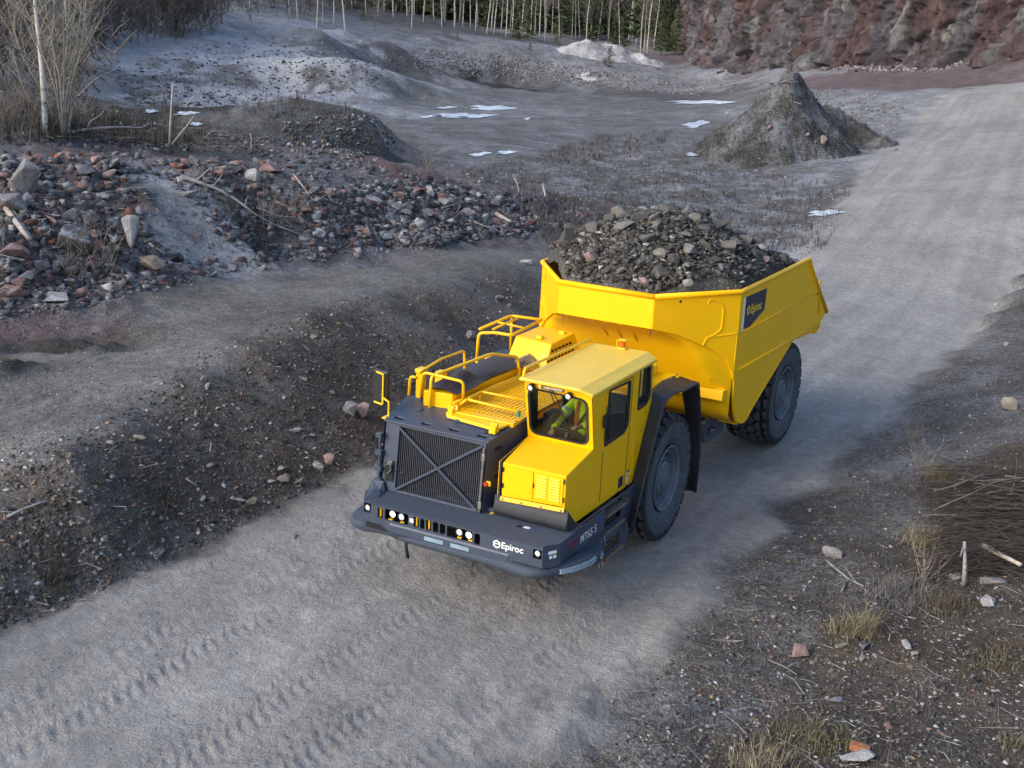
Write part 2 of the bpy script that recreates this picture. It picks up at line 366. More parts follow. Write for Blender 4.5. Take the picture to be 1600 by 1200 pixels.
# zone survey: (px, py, z, zone)
ZC = {  # albedo rgb, frost, pebbles, roughness amplitude
 'road':((.290,.270,.246),.08,.35,.03),'bank':((.072,.057,.042),.16,.85,.10),'bench':((.145,.134,.118),.12,.5,.035),'rub':((.105,.090,.086),.30,.9,.30),
 'red':((.130,.080,.068),.2,.8,.22),'sand':((.30,.29,.28),.25,.45,.10),'frost':((.31,.31,.32),1.0,.6,.30),'pit':((.112,.110,.104),.32,.35,.09),
 'weed':((.095,.088,.080),.60,.4,.20),'grv':((.165,.160,.158),.55,.8,.14),'cliffoot':((.115,.082,.080),.08,.8,.10),'verge':((.080,.070,.060),.30,.95,.10),
 'brown':((.060,.045,.031),.06,.75,.12),'shelf':((.125,.113,.113),.2,.6,.06),'shelfdark':((.060,.052,.046),.2,.5,.25),'forest':((.038,.034,.026),.02,.2,.3),'face':((.075,.070,.065),.15,.8,.15),'pale':((.40,.39,.38),.5,.5,.12)}
ZP = []
def zs(zone, *pts): ZP.extend([(p[0], p[1], p[2], zone) for p in pts])
zs('bank',(0,860,.6),(100,820,.7),(200,780,.7),(300,720,.7),(400,680,.7),(500,620,.7),(600,560,.7),(700,500,.7),(780,460,.5),(250,820,.3),(60,910,.2),(450,740,.2),(560,690,.3),(350,620,1.2),(450,570,1.2),(560,520,1.1),(650,480,1),(200,720,1.2),(60,780,1.0))
zs('bench',(0,720,1.2),(100,680,1.3),(0,600,1.4),(200,600,1.4),(300,540,1.5),(100,540,1.5),(400,490,1.5),(500,450,1.4),(600,430,1.3),(700,405,1.1),(450,420,1.4),(300,460,1.5),(-100,600,1.4),(780,395,.9))
zs('rub',(50,400,2.2),(20,300,3.4),(120,440,1.8),(480,300,2.8),(400,380,1.7),(550,340,1.9),(600,290,2.4),(650,340,1.6),(700,300,2.1),(750,350,1.2),(820,330,1.2),(620,370,1.3),(880,345,.8),(320,270,3.2),(420,260,3.3))
zs('red',(100,260,3.7),(150,320,2.9),(80,320,3),(180,300,3.2),(60,440,1.9),(250,250,3.5),(650,265,2.6),(0,340,3),(140,230,4.0))
zs('sand',(230,290,3.1),(260,320,2.8),(290,350,2.3),(320,380,1.9),(250,380,2.0),(350,400,1.6))
zs('weed',(380,330,2.4),(420,350,2.1),(400,300,2.8),(1000,310,.4),(1100,290,.4),(1200,300,.4),(1150,350,.3),(1050,250,.4),(1250,350,.2),(1200,260,.6),(950,300,.7),(950,230,.5),(1050,370,.2),(300,190,1.4),(900,270,.6),(1100,330,.3),(1250,420,.1))
zs('shelf',(50,224,4.2),(200,228,3.9),(350,238,3.6),(480,245,3.4),(560,250,3.1))
zs('shelfdark',(100,190,4.8),(0,180,5),(200,195,4.4),(300,208,4.0),(0,150,5.4),(150,175,5),(380,215,3.8))
zs('face',(480,205,2.4),(560,205,2.2),(590,205,2),(520,215,2),(620,230,1.2))
zs('pit',(700,150,.3),(800,150,.3),(900,150,.3),(1000,160,.3),(1100,170,.4),(650,200,.6),(750,200,.4),(850,210,.4),(950,190,.4),(700,240,.8),(800,250,.6),(1080,200,.4),(650,160,.4),(600,160,.5),(1000,210,.4))
zs('frost',(250,100,3),(350,90,3.4),(300,130,2.0),(450,110,2.6),(520,120,2.5),(580,100,3),(450,65,4.8),(400,60,5.2),(550,60,5),(500,95,3.5),(200,150,1.6),(350,160,1.4),(200,90,3.4),(450,140,1.6))
zs('weed',(480,178,2.9),(540,176,2.95),(585,174,2.9),(520,172,2.9),(170,140,2),(250,150,1.6),(430,175,1.5),(350,112,2.4),(250,115,2.6))
zs('grv',(700,95,2.5),(800,100,2),(900,110,1.5),(1000,120,1.2),(750,75,4),(850,75,4.2),(950,90,3.4),(1050,110,2.2),(1150,120,2),(1250,130,2.4),(1200,170,1),(1100,140,.7),(1420,210,2),(1380,250,1.5),(1330,170,1.8),(620,90,3.5),(640,60,5),(700,60,5.5),(1120,100,3))
zs('face',(500,143,1.1),(545,136,.8),(680,72,3.2),(720,82,2.6),(760,90,2.2),(1010,142,.4),(1080,150,.5),(570,128,.8),(620,110,1.6),(670,112,1.4),(700,80,3.4))
zs('grv',(1500,160,3.2),(1550,250,2),(1500,350,1),(1600,330,1.2),(1600,180,3.2),(1400,350,.8))
zs('cliffoot',(1200,100,4),(1300,112,4),(1400,115,4.2),(1500,115,4.6),(1600,98,6),(1450,135,3.8),(1350,130,3.4),(1100,92,3.6))
zs('forest',(250,45,7),(350,32,7),(450,20,8),(150,68,6),(300,50,6.5),(540,12,9),(100,60,7),(0,60,7),(0,110,4.5),(100,90,5),(300,40,7),(200,50,7),(0,20,9),(600,15,9),(750,42,7),(900,55,6),(1000,62,5.5),(500,14,9),(400,20,8),(60,135,3.6))
zs('pale',(470,92,3.6),(520,88,3.9),(560,90,3.8),(430,100,3.2),(590,98,3.3),(915,72,4.0),(950,76,3.7),(890,72,4))
zs('verge',(1300,800,.1),(1250,900,.1),(1150,1000,.1),(1050,1120,.1),(1350,720,.1),(1450,640,.1),(1550,560,.3),(1600,480,.5),(1400,800,.2),(1300,900,.1),(1200,1000,.1),(1450,700,.3),(1550,650,.5),(1600,400,.6),(1650,550,.8),(950,1180,.1))
zs('brown',(1500,1050,.3),(1400,1100,.2),(1600,950,.5),(1600,1150,.5),(1450,1000,.3),(1300,1170,.2),(1600,1050,.4),(1500,900,.4),(1600,850,.6),(1550,780,.6),(1350,1020,.2),(1550,1180,.4),(1180,1180,.2),(1650,700,1))
ZA = np.array([(*gpz(a, b, c)[:2],) for a, b, c, z in ZP]); ZT, ZL = lp(ZA[:, 0], ZA[:, 1])
ZV = np.array([(*ZC[z][0], *ZC[z][1:]) for *_, z in ZP])
def zones(x, y):
    sh = x.shape; x = x.ravel(); y = y.ravel(); th, ln = lp(x, y)
    th = th+fbm(x, y, .5, 3, s=40)*.035+fbm(x, y, .08, 2, s=44)*.03; ln = ln+fbm(x, y, .45, 3, s=50)*.05+fbm(x, y, .07, 2, s=55)*.04
    out = np.empty((len(x), 6))
    for i in range(0, len(x), 20000):
        d = (th[i:i+20000, None]-ZT[None])**2+(ln[i:i+20000, None]-ZL[None])**2+.00012
        wgt = d**-2.6; out[i:i+20000] = wgt@ZV/wgt.sum(1)[:, None]
    lat, al, hw = roadcoord(x, y)
    e = np.abs(lat)/hw+fbm(x, y, .7, 4, s=60)*.22; rm = 1-sm(e, .88, 1.10)
    rv = np.array([*ZC['road'][0], *ZC['road'][1:]])
    out = out*(1-rm[:, None])+rv*rm[:, None]
    fw = sm(np.exp(ln), 232, 248)[:, None]*(np.abs(out[:, :1]) < 9); out = out*(1-fw)+np.array([*ZC['forest'][0], *ZC['forest'][1:]])*fw
    return out.reshape(sh+(6,)), rm.reshape(sh), lat.reshape(sh), al.reshape(sh)
def ground(x, y, cell=None, full=False):
    x = np.asarray(x, float); y = np.asarray(y, float)
    h = base_h(x, y); Z, rm, lat, al = zones(x, y)
    D = np.hypot(x-CAM.x, y-CAM.y); lim = (.0035*D if cell is None else cell)
    near = sm(-x, 22, 30); h = h*(1-rm*(1-near))+0*rm
    amp = Z[..., 5]
    h = h+amp*(1.5+1.2*sm(D, 60, 120))*fbm(x, y, .35, 3, .55, 1, lim)+amp*.8*fbm(x, y, 1.5, 5, .62, 7, lim)
    d1, d2, idv = worley(x+fbm(x, y, 1.2, 2, s=3), y+fbm(x, y, 1.1, 2, s=8), 1.7, 21)
    h = h+np.clip(.55-d1, 0, 1)*(idv-.3)*np.clip(amp-.08, 0, .3)*1.6*np.clip(2-lim*6, 0, 1)
    h = h+(1-rm)*.015*fbm(x, y, 12, 2, s=31, lim=lim)
    # ruts and tread prints left by the big tyres
    l2 = lat+.12*fbm(al, al*0, .12, 2, s=71)
    worn = np.clip(.55+1.5*fbm(al, lat*1.6, .22, 4, .65, s=70), 0, 1)
    tr = 0
    for c, wd, ph in ((-2.05, .40, 0), (1.30, .42, .3), (-1.25, .34, .7), (2.35, .38, .1), (.30, .36, .5), (-2.85, .3, .2)):
        u = (l2-c)/wd; m = np.clip(1.15-u*u, 0, 1); tr = tr-m*.012*(1-.6*sm(D, 30, 60))
        pat = (np.abs(((al+np.abs(u)*.16+ph+.09*fbm(al, lat, .8, 3, s=75))/.185) % 1-.5) < .25)*(np.abs(u) > .12)
        tr = tr-m*(pat*.017-.006)*worn*(1-sm(D, 24, 40))
    h = h+rm*(tr+.022*fbm(x, y, 3.1, 4, .8, 33, lim)+.020*np.clip(.15+fbm(x, y, .5, 2, s=37), 0, 1)*fbm(x, y, 8, 3, .8, 39, lim)*2+.03*(1-sm(D, 18, 36))*fbm(al*.15, l2*2.2, 1, 2, s=35))
    h = h+rm*.05*sm(np.abs(lat), 3.0, 3.5)*np.clip(.4+2*fbm(x, y, 1.2, 3, s=90), 0, 1)
    if full: return h, Z, rm, lat, al
    return h
def G(x, y): return float(ground(np.array([x]), np.array([y]))[0])
nr, nth = 680, 640
THV = np.concatenate([np.linspace(-1.25, -.47, 30)[:-1], np.linspace(-.47, .47, nth), np.linspace(.47, 1.25, 30)[1:]])
RRV = np.concatenate([np.linspace(.6, 9, 12)[:-1], np.exp(np.linspace(math.log(9), math.log(430), nr)), [600, 900, 1500]])
TH, RR = np.meshgrid(THV, RRV, indexing='ij')
GX = CAM.x+RR*np.cos(TH+YAW); GY = CAM.y+RR*np.sin(TH+YAW)
GH, GZ, GRM, GLAT, GAL = ground(GX, GY, full=True)
GH = np.where(RR > 430, 30, GH)
def grid_mesh(name, X, Y, Z, mat_, attrs, smooth=True):
    n, m = X.shape; co = np.stack([X, Y, Z], -1).reshape(-1, 3).astype(np.float32)
    i = np.arange(n-1)[:, None]*m+np.arange(m-1)[None]; q = np.stack([i, i+m, i+m+1, i+1], -1).reshape(-1, 4)
    me = bpy.data.meshes.new(name); me.vertices.add(len(co)); me.vertices.foreach_set('co', co.ravel())
    me.loops.add(q.size); me.loops.foreach_set('vertex_index', q.ravel().astype(np.int32))
    me.polygons.add(len(q)); me.polygons.foreach_set('loop_start', np.arange(0, q.size, 4, dtype=np.int32))
    me.update(calc_edges=True)
    for k, v in attrs.items():
        a = me.color_attributes.new(k, 'FLOAT_COLOR', 'POINT'); a.data.foreach_set('color', v.reshape(-1, 4).astype(np.float32).ravel())
    me.materials.append(mat_)
    if smooth: me.shade_smooth()
    return me
def ground_mat(name='quarry_ground_soil', rock=False):
    q = NT(name); at = q.n('VertexColor', layer_name='Col'); ax = q.n('VertexColor', layer_name='Aux'); co = q.n('NewGeometry').outputs['Position']
    sx = q.n('SeparateColor'); q.l(ax.outputs[0], sx.inputs[0]); peb, rd = sx.outputs[0], sx.outputs[1]
    c = at.outputs[0]
    big = q.noise(.55, 10, .78, co); c = q.mix(1, c, q.ramp(big, [(.30, .58), (.70, 1.45)]), 'MULTIPLY')
    huge = q.noise(.11, 5, .7, co); c = q.mix(1, c, q.ramp(huge, [(.30, .76), (.70, 1.22)]), 'MULTIPLY')
    mid = q.noise(5, 6, .75, co); c = q.mix(1, c, q.ramp(mid, [(.30, .55), (.70, 1.48)]), 'MULTIPLY')
    fine = q.noise(34, 4, .8, co); c = q.mix(1, c, q.ramp(fine, [(.3, .58), (.7, 1.45)]), 'MULTIPLY')
    # streaks along the road
    cx = q.n('CombineXYZ'); sa = q.n('SeparateColor'); q.l(ax.outputs[0], sa.inputs[0]); uv = q.n('UVMap', uv_map='road')
    st = q.n('Mapping'); q.l(uv.outputs[0], st.inputs[0]); st.inputs['Scale'].default_value = (.07, 1.1, 1)
    sn = q.noise(1.2, 2, .5, st.outputs[0]); c = q.mix(rd, c, q.mix(1, q.mix(.52, c, at.outputs[0]), q.ramp(sn, [(.32, .86), (.66, 1.12)]), 'MULTIPLY'))
    # pebbles of two sizes, some pale, some rusty
    for sc, th_, k in ((9, .20, .9), (24, .25, .9), (55, .30, .8)):
        v = q.n('TexVoronoi'); v.inputs['Scale'].default_value = sc; q.l(co, v.inputs['Vector']); v.inputs['Randomness'].default_value = 1
        pm = q.ramp(v.outputs['Distance'], [(th_*.7, 1), (th_, 0)])
        hs = q.n('SeparateColor'); q.l(v.outputs['Color'], hs.inputs[0])
        on = q.math('LESS_THAN', hs.outputs[0], q.math('MULTIPLY', peb, .6))
        pc = q.ramp(hs.outputs[1], [(.0, (.08, .08, .09)), (.35, (.16, .15, .145)), (.6, (.30, .28, .27)), (.8, (.22, .14, .10)), (.93, (.50, .48, .46))])
        c = q.mix(q.math('MULTIPLY', q.math('MULTIPLY', pm, on), k), c, pc)
    # hoar frost catching on the rough parts
    fn = q.math('ADD', q.math('MULTIPLY', q.noise(.42, 9, .85, co), .6), q.math('MULTIPLY', q.noise(14, 5, .8, co), .4))
    fr = q.math('MULTIPLY', q.ramp(fn, [(.485, 0), (.565, 1)]), at.outputs['Alpha'])
    c = q.mix(q.math('MULTIPLY', fr, .85), c, (.44, .46, .50))
    q.l(c, q.b.inputs['Base Color']); q.b.inputs['Roughness'].default_value = .92; q.b.inputs['Specular IOR Level'].default_value = .25
    v = q.n('TexVoronoi'); v.inputs['Scale'].default_value = 16; q.l(co, v.inputs['Vector'])
    hgt = q.math('ADD', q.math('ADD', q.math('MULTIPLY', mid, .075), q.math('MULTIPLY', fine, .022)), q.math('MULTIPLY', q.math('SUBTRACT', .5, v.outputs['Distance']), q.math('MULTIPLY', peb, .025)))
    crs = q.noise(1.7, 5, .7, co); hgt = q.math('ADD', hgt, q.math('MULTIPLY', crs, q.math('MULTIPLY', q.math('SUBTRACT', 1.15, rd), .16)))
    q.bump(hgt, .9, 1.0)
    return q.m
M['ground'] = ground_mat()
col4 = np.concatenate([GZ[..., :3], GZ[..., 3:4]], -1)
aux = np.stack([GZ[..., 4], GRM, np.zeros_like(GRM), np.ones_like(GRM)], -1)
gme = grid_mesh('quarry_ground', GX, GY, GH, M['ground'], {'Col': col4, 'Aux': aux})
uvl = gme.uv_layers.new(name='road'); li = np.empty(len(gme.loops), np.int32); gme.loops.foreach_get('vertex_index', li)
uvl.data.foreach_set('uv', np.stack([GAL.ravel()[li], GLAT.ravel()[li]], -1).astype(np.float32).ravel())
tag(link('quarry_ground', gme), kind='structure')

LR = np.log(RRV); LRu0, LRu1 = math.log(9), math.log(430)
def gz(x, y):                        # height of the finished ground
    t_, l_ = lp(np.asarray(x, float), np.asarray(y, float)); fi = np.interp(t_, THV, np.arange(len(THV))); fj = np.interp(l_, LR, np.arange(len(LR)))
    i = np.clip(fi.astype(int), 0, len(THV)-2); j = np.clip(fj.astype(int), 0, len(RRV)-2); a = fi-i; b = fj-j
    return (GH[i, j]*(1-a)+GH[i+1, j]*a)*(1-b)+(GH[i, j+1]*(1-a)+GH[i+1, j+1]*a)*b
def G(x, y): return float(gz(x, y))
def hits(pix):                       # where the sight lines of surveyed points meet the ground
    P = np.array(pix, float)[:, :2]; f = np.array(FW); r_ = np.array(RT); u_ = np.array(UP)
    D = f+r_*((P[:, :1]-800)/FPX)+u_*((600-P[:, 1:2])/FPX); h = np.hypot(D[:, 0], D[:, 1]); t_ = (np.arctan2(D[:, 1], D[:, 0])-YAW+PI) % (2*PI)-PI
    fi = np.interp(t_, THV, np.arange(len(THV))); i = np.clip(fi.astype(int), 0, len(THV)-2); a = (fi-i)[:, None]
    Hc = GH[i]*(1-a)+GH[i+1]*a; Zr = CAM.z+(D[:, 2]/h)[:, None]*RRV[None]; df = Zr-Hc; bel = (df < 0) & (RRV[None] > 8); k = np.argmax(bel, 1); ok = bel.any(1) & (k > 0); k = np.maximum(k, 1)
    n_ = np.arange(len(P)); d0, d1 = df[n_, k-1], df[n_, k]; s_ = np.clip(d0/(d0-d1+1e-9), 0, 1); R_ = RRV[k-1]+(RRV[k]-RRV[k-1])*s_
    out = np.stack([CAM.x+D[:, 0]/h*R_, CAM.y+D[:, 1]/h*R_, CAM.z+D[:, 2]/h*R_], 1); out[~ok] = np.nan; return out
# ================================================================ THE HAUL TRUCK
TR = empty('dump_truck', (0, 0, 0), 'bright yellow and slate grey underground mining dump truck driving on the gravel road', 'truck')
RW = 1.027
Y, YR, GR, BK = M['yellow'], M['yellow_rail'], M['grey'], M['black']
# ---- tyre tread: cells of a lattice, grooves between them
def tyre_mesh():
    W2 = .445; na, ns = 900, 58; N = 26
    prof = [(-.20, .47), (-.34, .495), (-.405, .56), (-.438, .66), (-.447, .76), (-.440, .765), (-.440, .80), (-.447, .805), (-.443, .86)]
    sy = np.concatenate([np.linspace(-.425, .425, ns)])
    def R0_(s): return RW-.004-.05*(np.abs(s)/.425)**4
    a = np.linspace(0, 2*np.pi, na, endpoint=False); A, S = np.meshgrid(a, sy, indexing='ij')
    circ_ = 2*np.pi*RW; p = circ_/N; al = A*RW
    seeds = []
    for k in range(-1, N+1):
        seeds += [(k*p, -.085), ((k+.5)*p, .085), (k*p+.0, .235), ((k+.5)*p, -.235), (k*p+.03, .40), ((k+.5)*p-.03, -.40)]
    sd = np.array(seeds); d1 = np.full(A.shape, 9.); d2 = np.full(A.shape, 9.)
    for (u, v) in sd:
        m_ = np.abs(al-u) < .5; du = (al[m_]-u); dv = (S[m_]-v)*(1.0 if abs(v) < .35 else .78); d = np.hypot(du, dv)
        o1 = d1[m_]; o2 = d2[m_]; n2 = np.where(d < o1, o1, np.minimum(o2, d)); n1 = np.minimum(o1, d); d1[m_] = n1; d2[m_] = n2
    g = np.clip((d2-d1-.038)/.020, 0, 1)
    dep = np.where(np.abs(S) > .30, .085, .055)
    Rr = R0_(S)-dep*(1-g)
    ring = []   # assemble rings across the section
    sec = []
    for (yy, r) in prof: sec.append((np.full(na, yy), np.full(na, r), None))
    # shoulder blocks reach down the side
    gl = g[:, 0]; sec.append((np.full(na, -.440)+.03*(1-gl), np.full(na, .885), None)); sec.append((np.full(na, -.437)+.05*(1-gl), np.full(na, .955), None))
    for j in range(ns): sec.append((S[:, j], Rr[:, j], None))
    gr_ = g[:, -1]; sec.append((np.full(na, .437)-.05*(1-gr_), np.full(na, .955), None)); sec.append((np.full(na, .440)-.03*(1-gr_), np.full(na, .885), None))
    for (yy, r) in reversed(prof): sec.append((np.full(na, -yy), np.full(na, r), None))
    # raised sidewall rings
    Yc = np.stack([q[0] for q in sec], 1); Rc = np.stack([q[1] for q in sec], 1)
    X = Rc*np.cos(a)[:, None]; Z = Rc*np.sin(a)[:, None]; m = Yc.shape[1]
    co = np.stack([X, Yc, Z], -1).reshape(-1, 3); i = np.arange(na)[:, None]*m+np.arange(m-1)[None]; j = ((np.arange(na)+1) % na)[:, None]*m+np.arange(m-1)[None]
    q = np.stack([i, i+1, j+1, j], -1).reshape(-1, 4)
    me = bpy.data.meshes.new('tyre'); me.vertices.add(len(co)); me.vertices.foreach_set('co', co.astype(np.float32).ravel())
    me.loops.add(q.size); me.loops.foreach_set('vertex_index', q.ravel().astype(np.int32)); me.polygons.add(len(q))
    me.polygons.foreach_set('loop_start', np.arange(0, q.size, 4, dtype=np.int32)); me.update(calc_edges=True)
    me.materials.append(M['tyre']); me.shade_smooth(); me.set_sharp_from_angle(angle=math.radians(32)); return me
TY = tyre_mesh()
LW = lambda a, r, w_: (r*math.cos(a), w_, r*math.sin(a))
rm_ = MB(); rm_.lathe([(.455, -.24), (.455, .20), (.475, .40), (.50, .425), (.515, .415), (.505, .385), (.49, .395), (.47, .36), (.445, .335), (.435, .30), (.43, .345), (.405, .355), (.395, .30), (.375, .235), (.34, .22), (.325, .26), (.315, .315), (.295, .325), (.285, .31), (.0, .30)], LW, 56)
RIM = rm_.mesh('rim', M['rim'], 35)
hb = MB(); hb.lathe([(.255, .28), (.255, .345), (.235, .36), (.16, .365), (.15, .39), (.10, .40), (.0, .40)], LW, 40)
HUB = hb.mesh('hub', M['rim'], 35)
bo = MB()
for k in range(30):
    a = 2*PI*k/30; c = (.275*math.cos(a), .275*math.sin(a)); bo.prism([(c[0]+.013*math.cos(b*PI/3), c[1]+.013*math.sin(b*PI/3)) for b in range(6)], FY, .30, .345)
for k in range(12):
    a = 2*PI*k/12; c = (.195*math.cos(a), .195*math.sin(a)); bo.prism([(c[0]+.010*math.cos(b*PI/3), c[1]+.010*math.sin(b*PI/3)) for b in range(6)], FY, .355, .378)
BOLT = bo.mesh('wheel_bolts', M['rim'])
sw = MB()
for r in (.60, .87): sw.lathe([(r-.008, .40), (r, .447 if r > .7 else .400), (r+.008, .40)], LW, 64, False)
def wheel(x, y, front, rot):
    s = 1 if y > 0 else -1; mw = Matrix.Translation((x, y-s*.445, RW)) @ Matrix.Rotation(0 if s > 0 else PI, 4, 'Z') @ Matrix.Rotation(rot, 4, 'Y')
    if front: mw = MF @ mw
    w_ = bpy.data.objects.new('wheel', None); COL.objects.link(w_); w_.empty_display_size = .3; w_.parent = TR; w_.matrix_basis = mw
    for nm, me in (('tyre', TY), ('rim', RIM), ('hub', HUB), ('wheel_bolts', BOLT)):
        o = bpy.data.objects.new(nm, me); COL.objects.link(o); o.parent = w_
        if nm == 'wheel_bolts': o['kind'] = 'stuff'
for x, y, f, r in ((0, 1.778, 1, .1), (0, -1.778, 1, .9), (-5.8, 1.778, 0, .5), (-5.8, -1.778, 0, 1.4)): wheel(x, y, f, r)
def part(m, name, mt, front=True, bevel=0, smooth=False, parent=TR, label=None, stuff=False):
    o = m.build(name, mt, parent, front, bevel, smooth)
    if label: o['label'] = label
    if stuff: o['kind'] = 'stuff'
    return o
# ---- frames and running gear
m = MB(); m.box(-1.4, 2.9, -.62, .62, .45, 1.15); m.box(-.9, .0, -.7, .5, .75, 1.3); part(m, 'front_frame', GR, bevel=.01)
m = MB(); m.tube([(0, -1.0, RW), (0, 1.0, RW)], .2, 14); part(m, 'front_axle', GR, 2, smooth=40)
m = MB(); m.box(-8.0, -2.2, -.52, -.34, .75, 1.25); m.box(-8.0, -2.2, .34, .52, .75, 1.25); m.box(-3.3, -2.6, -.5, .5, .7, 1.2); m.box(-6.3, -5.3, -.5, .5, .8, 1.3); part(m, 'rear_frame', GR, False, .01)
m = MB(); m.tube([(-5.8, -1.0, RW), (-5.8, 1.0, RW)], .22, 14); part(m, 'rear_axle', GR, False, smooth=40)
m = MB(); m.tube([(ART, 0, .5), (ART, 0, 1.45)], .16, 14); m.box(-2.5, -1.4, -.3, .3, .62, .8); m.box(-2.5, -1.4, -.3, .3, 1.15, 1.3); part(m, 'centre_hinge', M['steel'], False, smooth=40)
for s in (1, -1): m = MB(); m.tube([(-2.6, s*.55, .95), (-.9, s*.62, .8)], .07, 10); part(m, 'steering_cylinder', GR, False, smooth=40)
m = MB(); fb = lambda u, v, w_: (u, w_, v)
m.sheet([rpoly([(-2.34, 1.28), (-3.20, 1.22), (-3.34, 1.12), (-3.30, .86), (-2.42, .86)], .06), rpoly([(-2.48, 1.12), (-2.78, 1.12), (-2.86, 1.0), (-2.80, .96), (-2.50, .96)], .05)], fb, 1.42, 1.48)
m.box(-3.15, -2.45, .55, 1.42, .88, .94); m.box(-3.2, -3.12, .55, 1.42, .9, 1.2); part(m, 'rear_step_bracket', GR, False, .008)
m = MB()
for k in range(6): m.tube(rpath([(-1.2, .2+.07*k, .9), (-1.9, .3+.08*k, 1.05+.03*k), (-2.7, .2+.07*k, .95)], .3), .022, 6)
part(m, 'hydraulic_hoses', BK, False, smooth=True, stuff=True)
# ---- bumper
BX, BZ = 3.54, 1.09
lp_ = [[(-1.42, .80), (-1.02, .80), (-.96, .872), (.90, .862), (.98, .785), (1.42, .785), (1.42, BZ), (-1.42, BZ)]]
def slot(c, a=.045, z0=.895, z1=1.055): return rrect(c-a, z0, c+a, z1, .03)
holes = [slot(-1.135), rrect(-1.06, .895, -.67, 1.06, .025), slot(-.54), slot(-.44, .035), slot(-.34), slot(-.225), slot(-.115), rrect(-.045, .885, .355, 1.05, .025), slot(.43, .045, .88, 1.04), rrect(1.275, .90, 1.405, 1.03, .015), rrect(-1.41, .93, -1.29, 1.075, .02)]
m = MB(); m.sheet(lp_+holes, FX, BX-.03, BX); part(m, 'bumper_plate', GR, bevel=.004)
m = MB(); m.hexa([(3.30, 1.53, .77), (3.30, 1.56, .77), (3.52, 1.43, .77), (3.52, 1.40, .77), (3.30, 1.53, BZ), (3.30, 1.56, BZ), (3.52, 1.43, BZ), (3.52, 1.40, BZ)]); part(m, 'bumper_corner_plate', GR, bevel=.006)
m = MB(); m.hexa([(3.2, -1.62, .78), (3.2, -1.58, .78), (3.52, -1.40, .78), (3.54, -1.42, .78), (3.2, -1.62, BZ), (3.2, -1.58, BZ), (3.52, -1.40, BZ), (3.54, -1.42, BZ)]); part(m, 'bumper_corner_plate', GR, bevel=.006)
m = MB(); m.box(1.9, 3.30, 1.53, 1.56, .80, BZ); part(m, 'bumper_side_plate', GR, bevel=.006)
m = MB(); m.box(1.5, 3.2, -1.62, -1.58, .80, BZ); part(m, 'bumper_side_plate', GR, bevel=.006)
deck = [(BX, -1.42), (BX, 1.42), (3.30, 1.56), (2.55, 1.56), (2.55, -1.62), (3.2, -1.62)]
m = MB(); m.prism(rpoly(deck, .03, 2), FZ, BZ-.02, BZ+.006); part(m, 'bumper_deck', M['grit'], bevel=.005)
m = MB(); m.box(3.2, 3.5, -1.4, 1.4, .70, .86); m.box(2.7, 3.2, -1.3, 1.4, .6, 1.0); part(m, 'bumper_core', M['core'])
# lower skirt: a curved lip that sweeps out at both ends
lipo = [(2.75, -1.86), (3.10, -1.86), (3.36, -1.78), (3.50, -1.66), (3.52, -1.50), (3.47, -1.38), (3.46, -1.1), (3.52, -.92), (3.56, -.6), (3.57, 0), (3.57, .55), (3.58, .85), (3.62, 1.12), (3.62, 1.32), (3.48, 1.47), (3.32, 1.56), (3.12, 1.68), (2.88, 1.76), (2.55, 1.76), (2.15, 1.68), (1.92, 1.58), (1.92, 1.3), (2.75, 1.2)]
def lipring(z, off):
    P = [Vector(p) for p in rpoly(lipo, .10, 2)]; c = Vector((2.7, 0)); return [(p[0]+(p-c).normalized()[0]*off, p[1]+(p-c).normalized()[1]*off, z+.10*(-(1-sm(np.array(p[0]), 1.9, 2.9))*1.6)) for p in P]
m = MB(); rings = [lipring(.60, -.10), lipring(.625, -.03), lipring(.68, 0), lipring(.735, -.02), lipring(.755, -.06)]; n_ = len(rings[0])
m.add([p for R_ in rings for p in R_], [(i*n_+k, i*n_+(k+1) % n_, (i+1)*n_+(k+1) % n_, (i+1)*n_+k) for i in range(4) for k in range(n_)]+[tuple(range(n_-1, -1, -1)), tuple(4*n_+k for k in range(n_))])
part(m, 'bumper_lip', M['grit'], smooth=50)
m = MB(); m.ribbon([(3.535, .87), (3.555, .84), (3.555, .74), (3.52, .66)], lambda u, v, w_: (u, w_, v), -.98, .92, .03)
for s, y0, y1 in ((-1, -.98, -1.25), (1, .92, 1.12)): m.hexa([(3.50, y0, .74), (3.55, y0, .74), (3.45, y1, .74), (3.42, y1, .74), (3.50, y0, .87), (3.55, y0, .87), (3.52, y1, .86), (3.49, y1, .86)])
part(m, 'bumper_skirt', GR, bevel=.006)
for y0, y1 in ((-.39, -.09), (.03, .32)): m = MB(); m.box(3.556, 3.562, y0, y1, .755, .812); part(m, 'reflector', M['reflector'])
for (xa, ya), (xb, yb) in (((3.30, 1.585), (3.14, 1.685)), ((3.12, 1.695), (2.98, 1.745)), ((2.95, 1.755), (2.84, 1.778)), ((2.80, 1.78), (2.60, 1.78)), ((2.30, 1.735), (2.18, 1.70))):
    m = MB(); dz = -.16*(1-float(sm(np.array((xa+xb)/2), 1.9, 2.9))); m.hexa([(xa, ya-.03, .65+dz), (xb, yb-.03, .65+dz), (xb, yb+.004, .65+dz), (xa, ya+.004, .65+dz), (xa, ya-.03, .715+dz), (xb, yb-.03, .715+dz), (xb, yb, .715+dz), (xa, ya, .715+dz)]); part(m, 'reflector', M['reflector'])
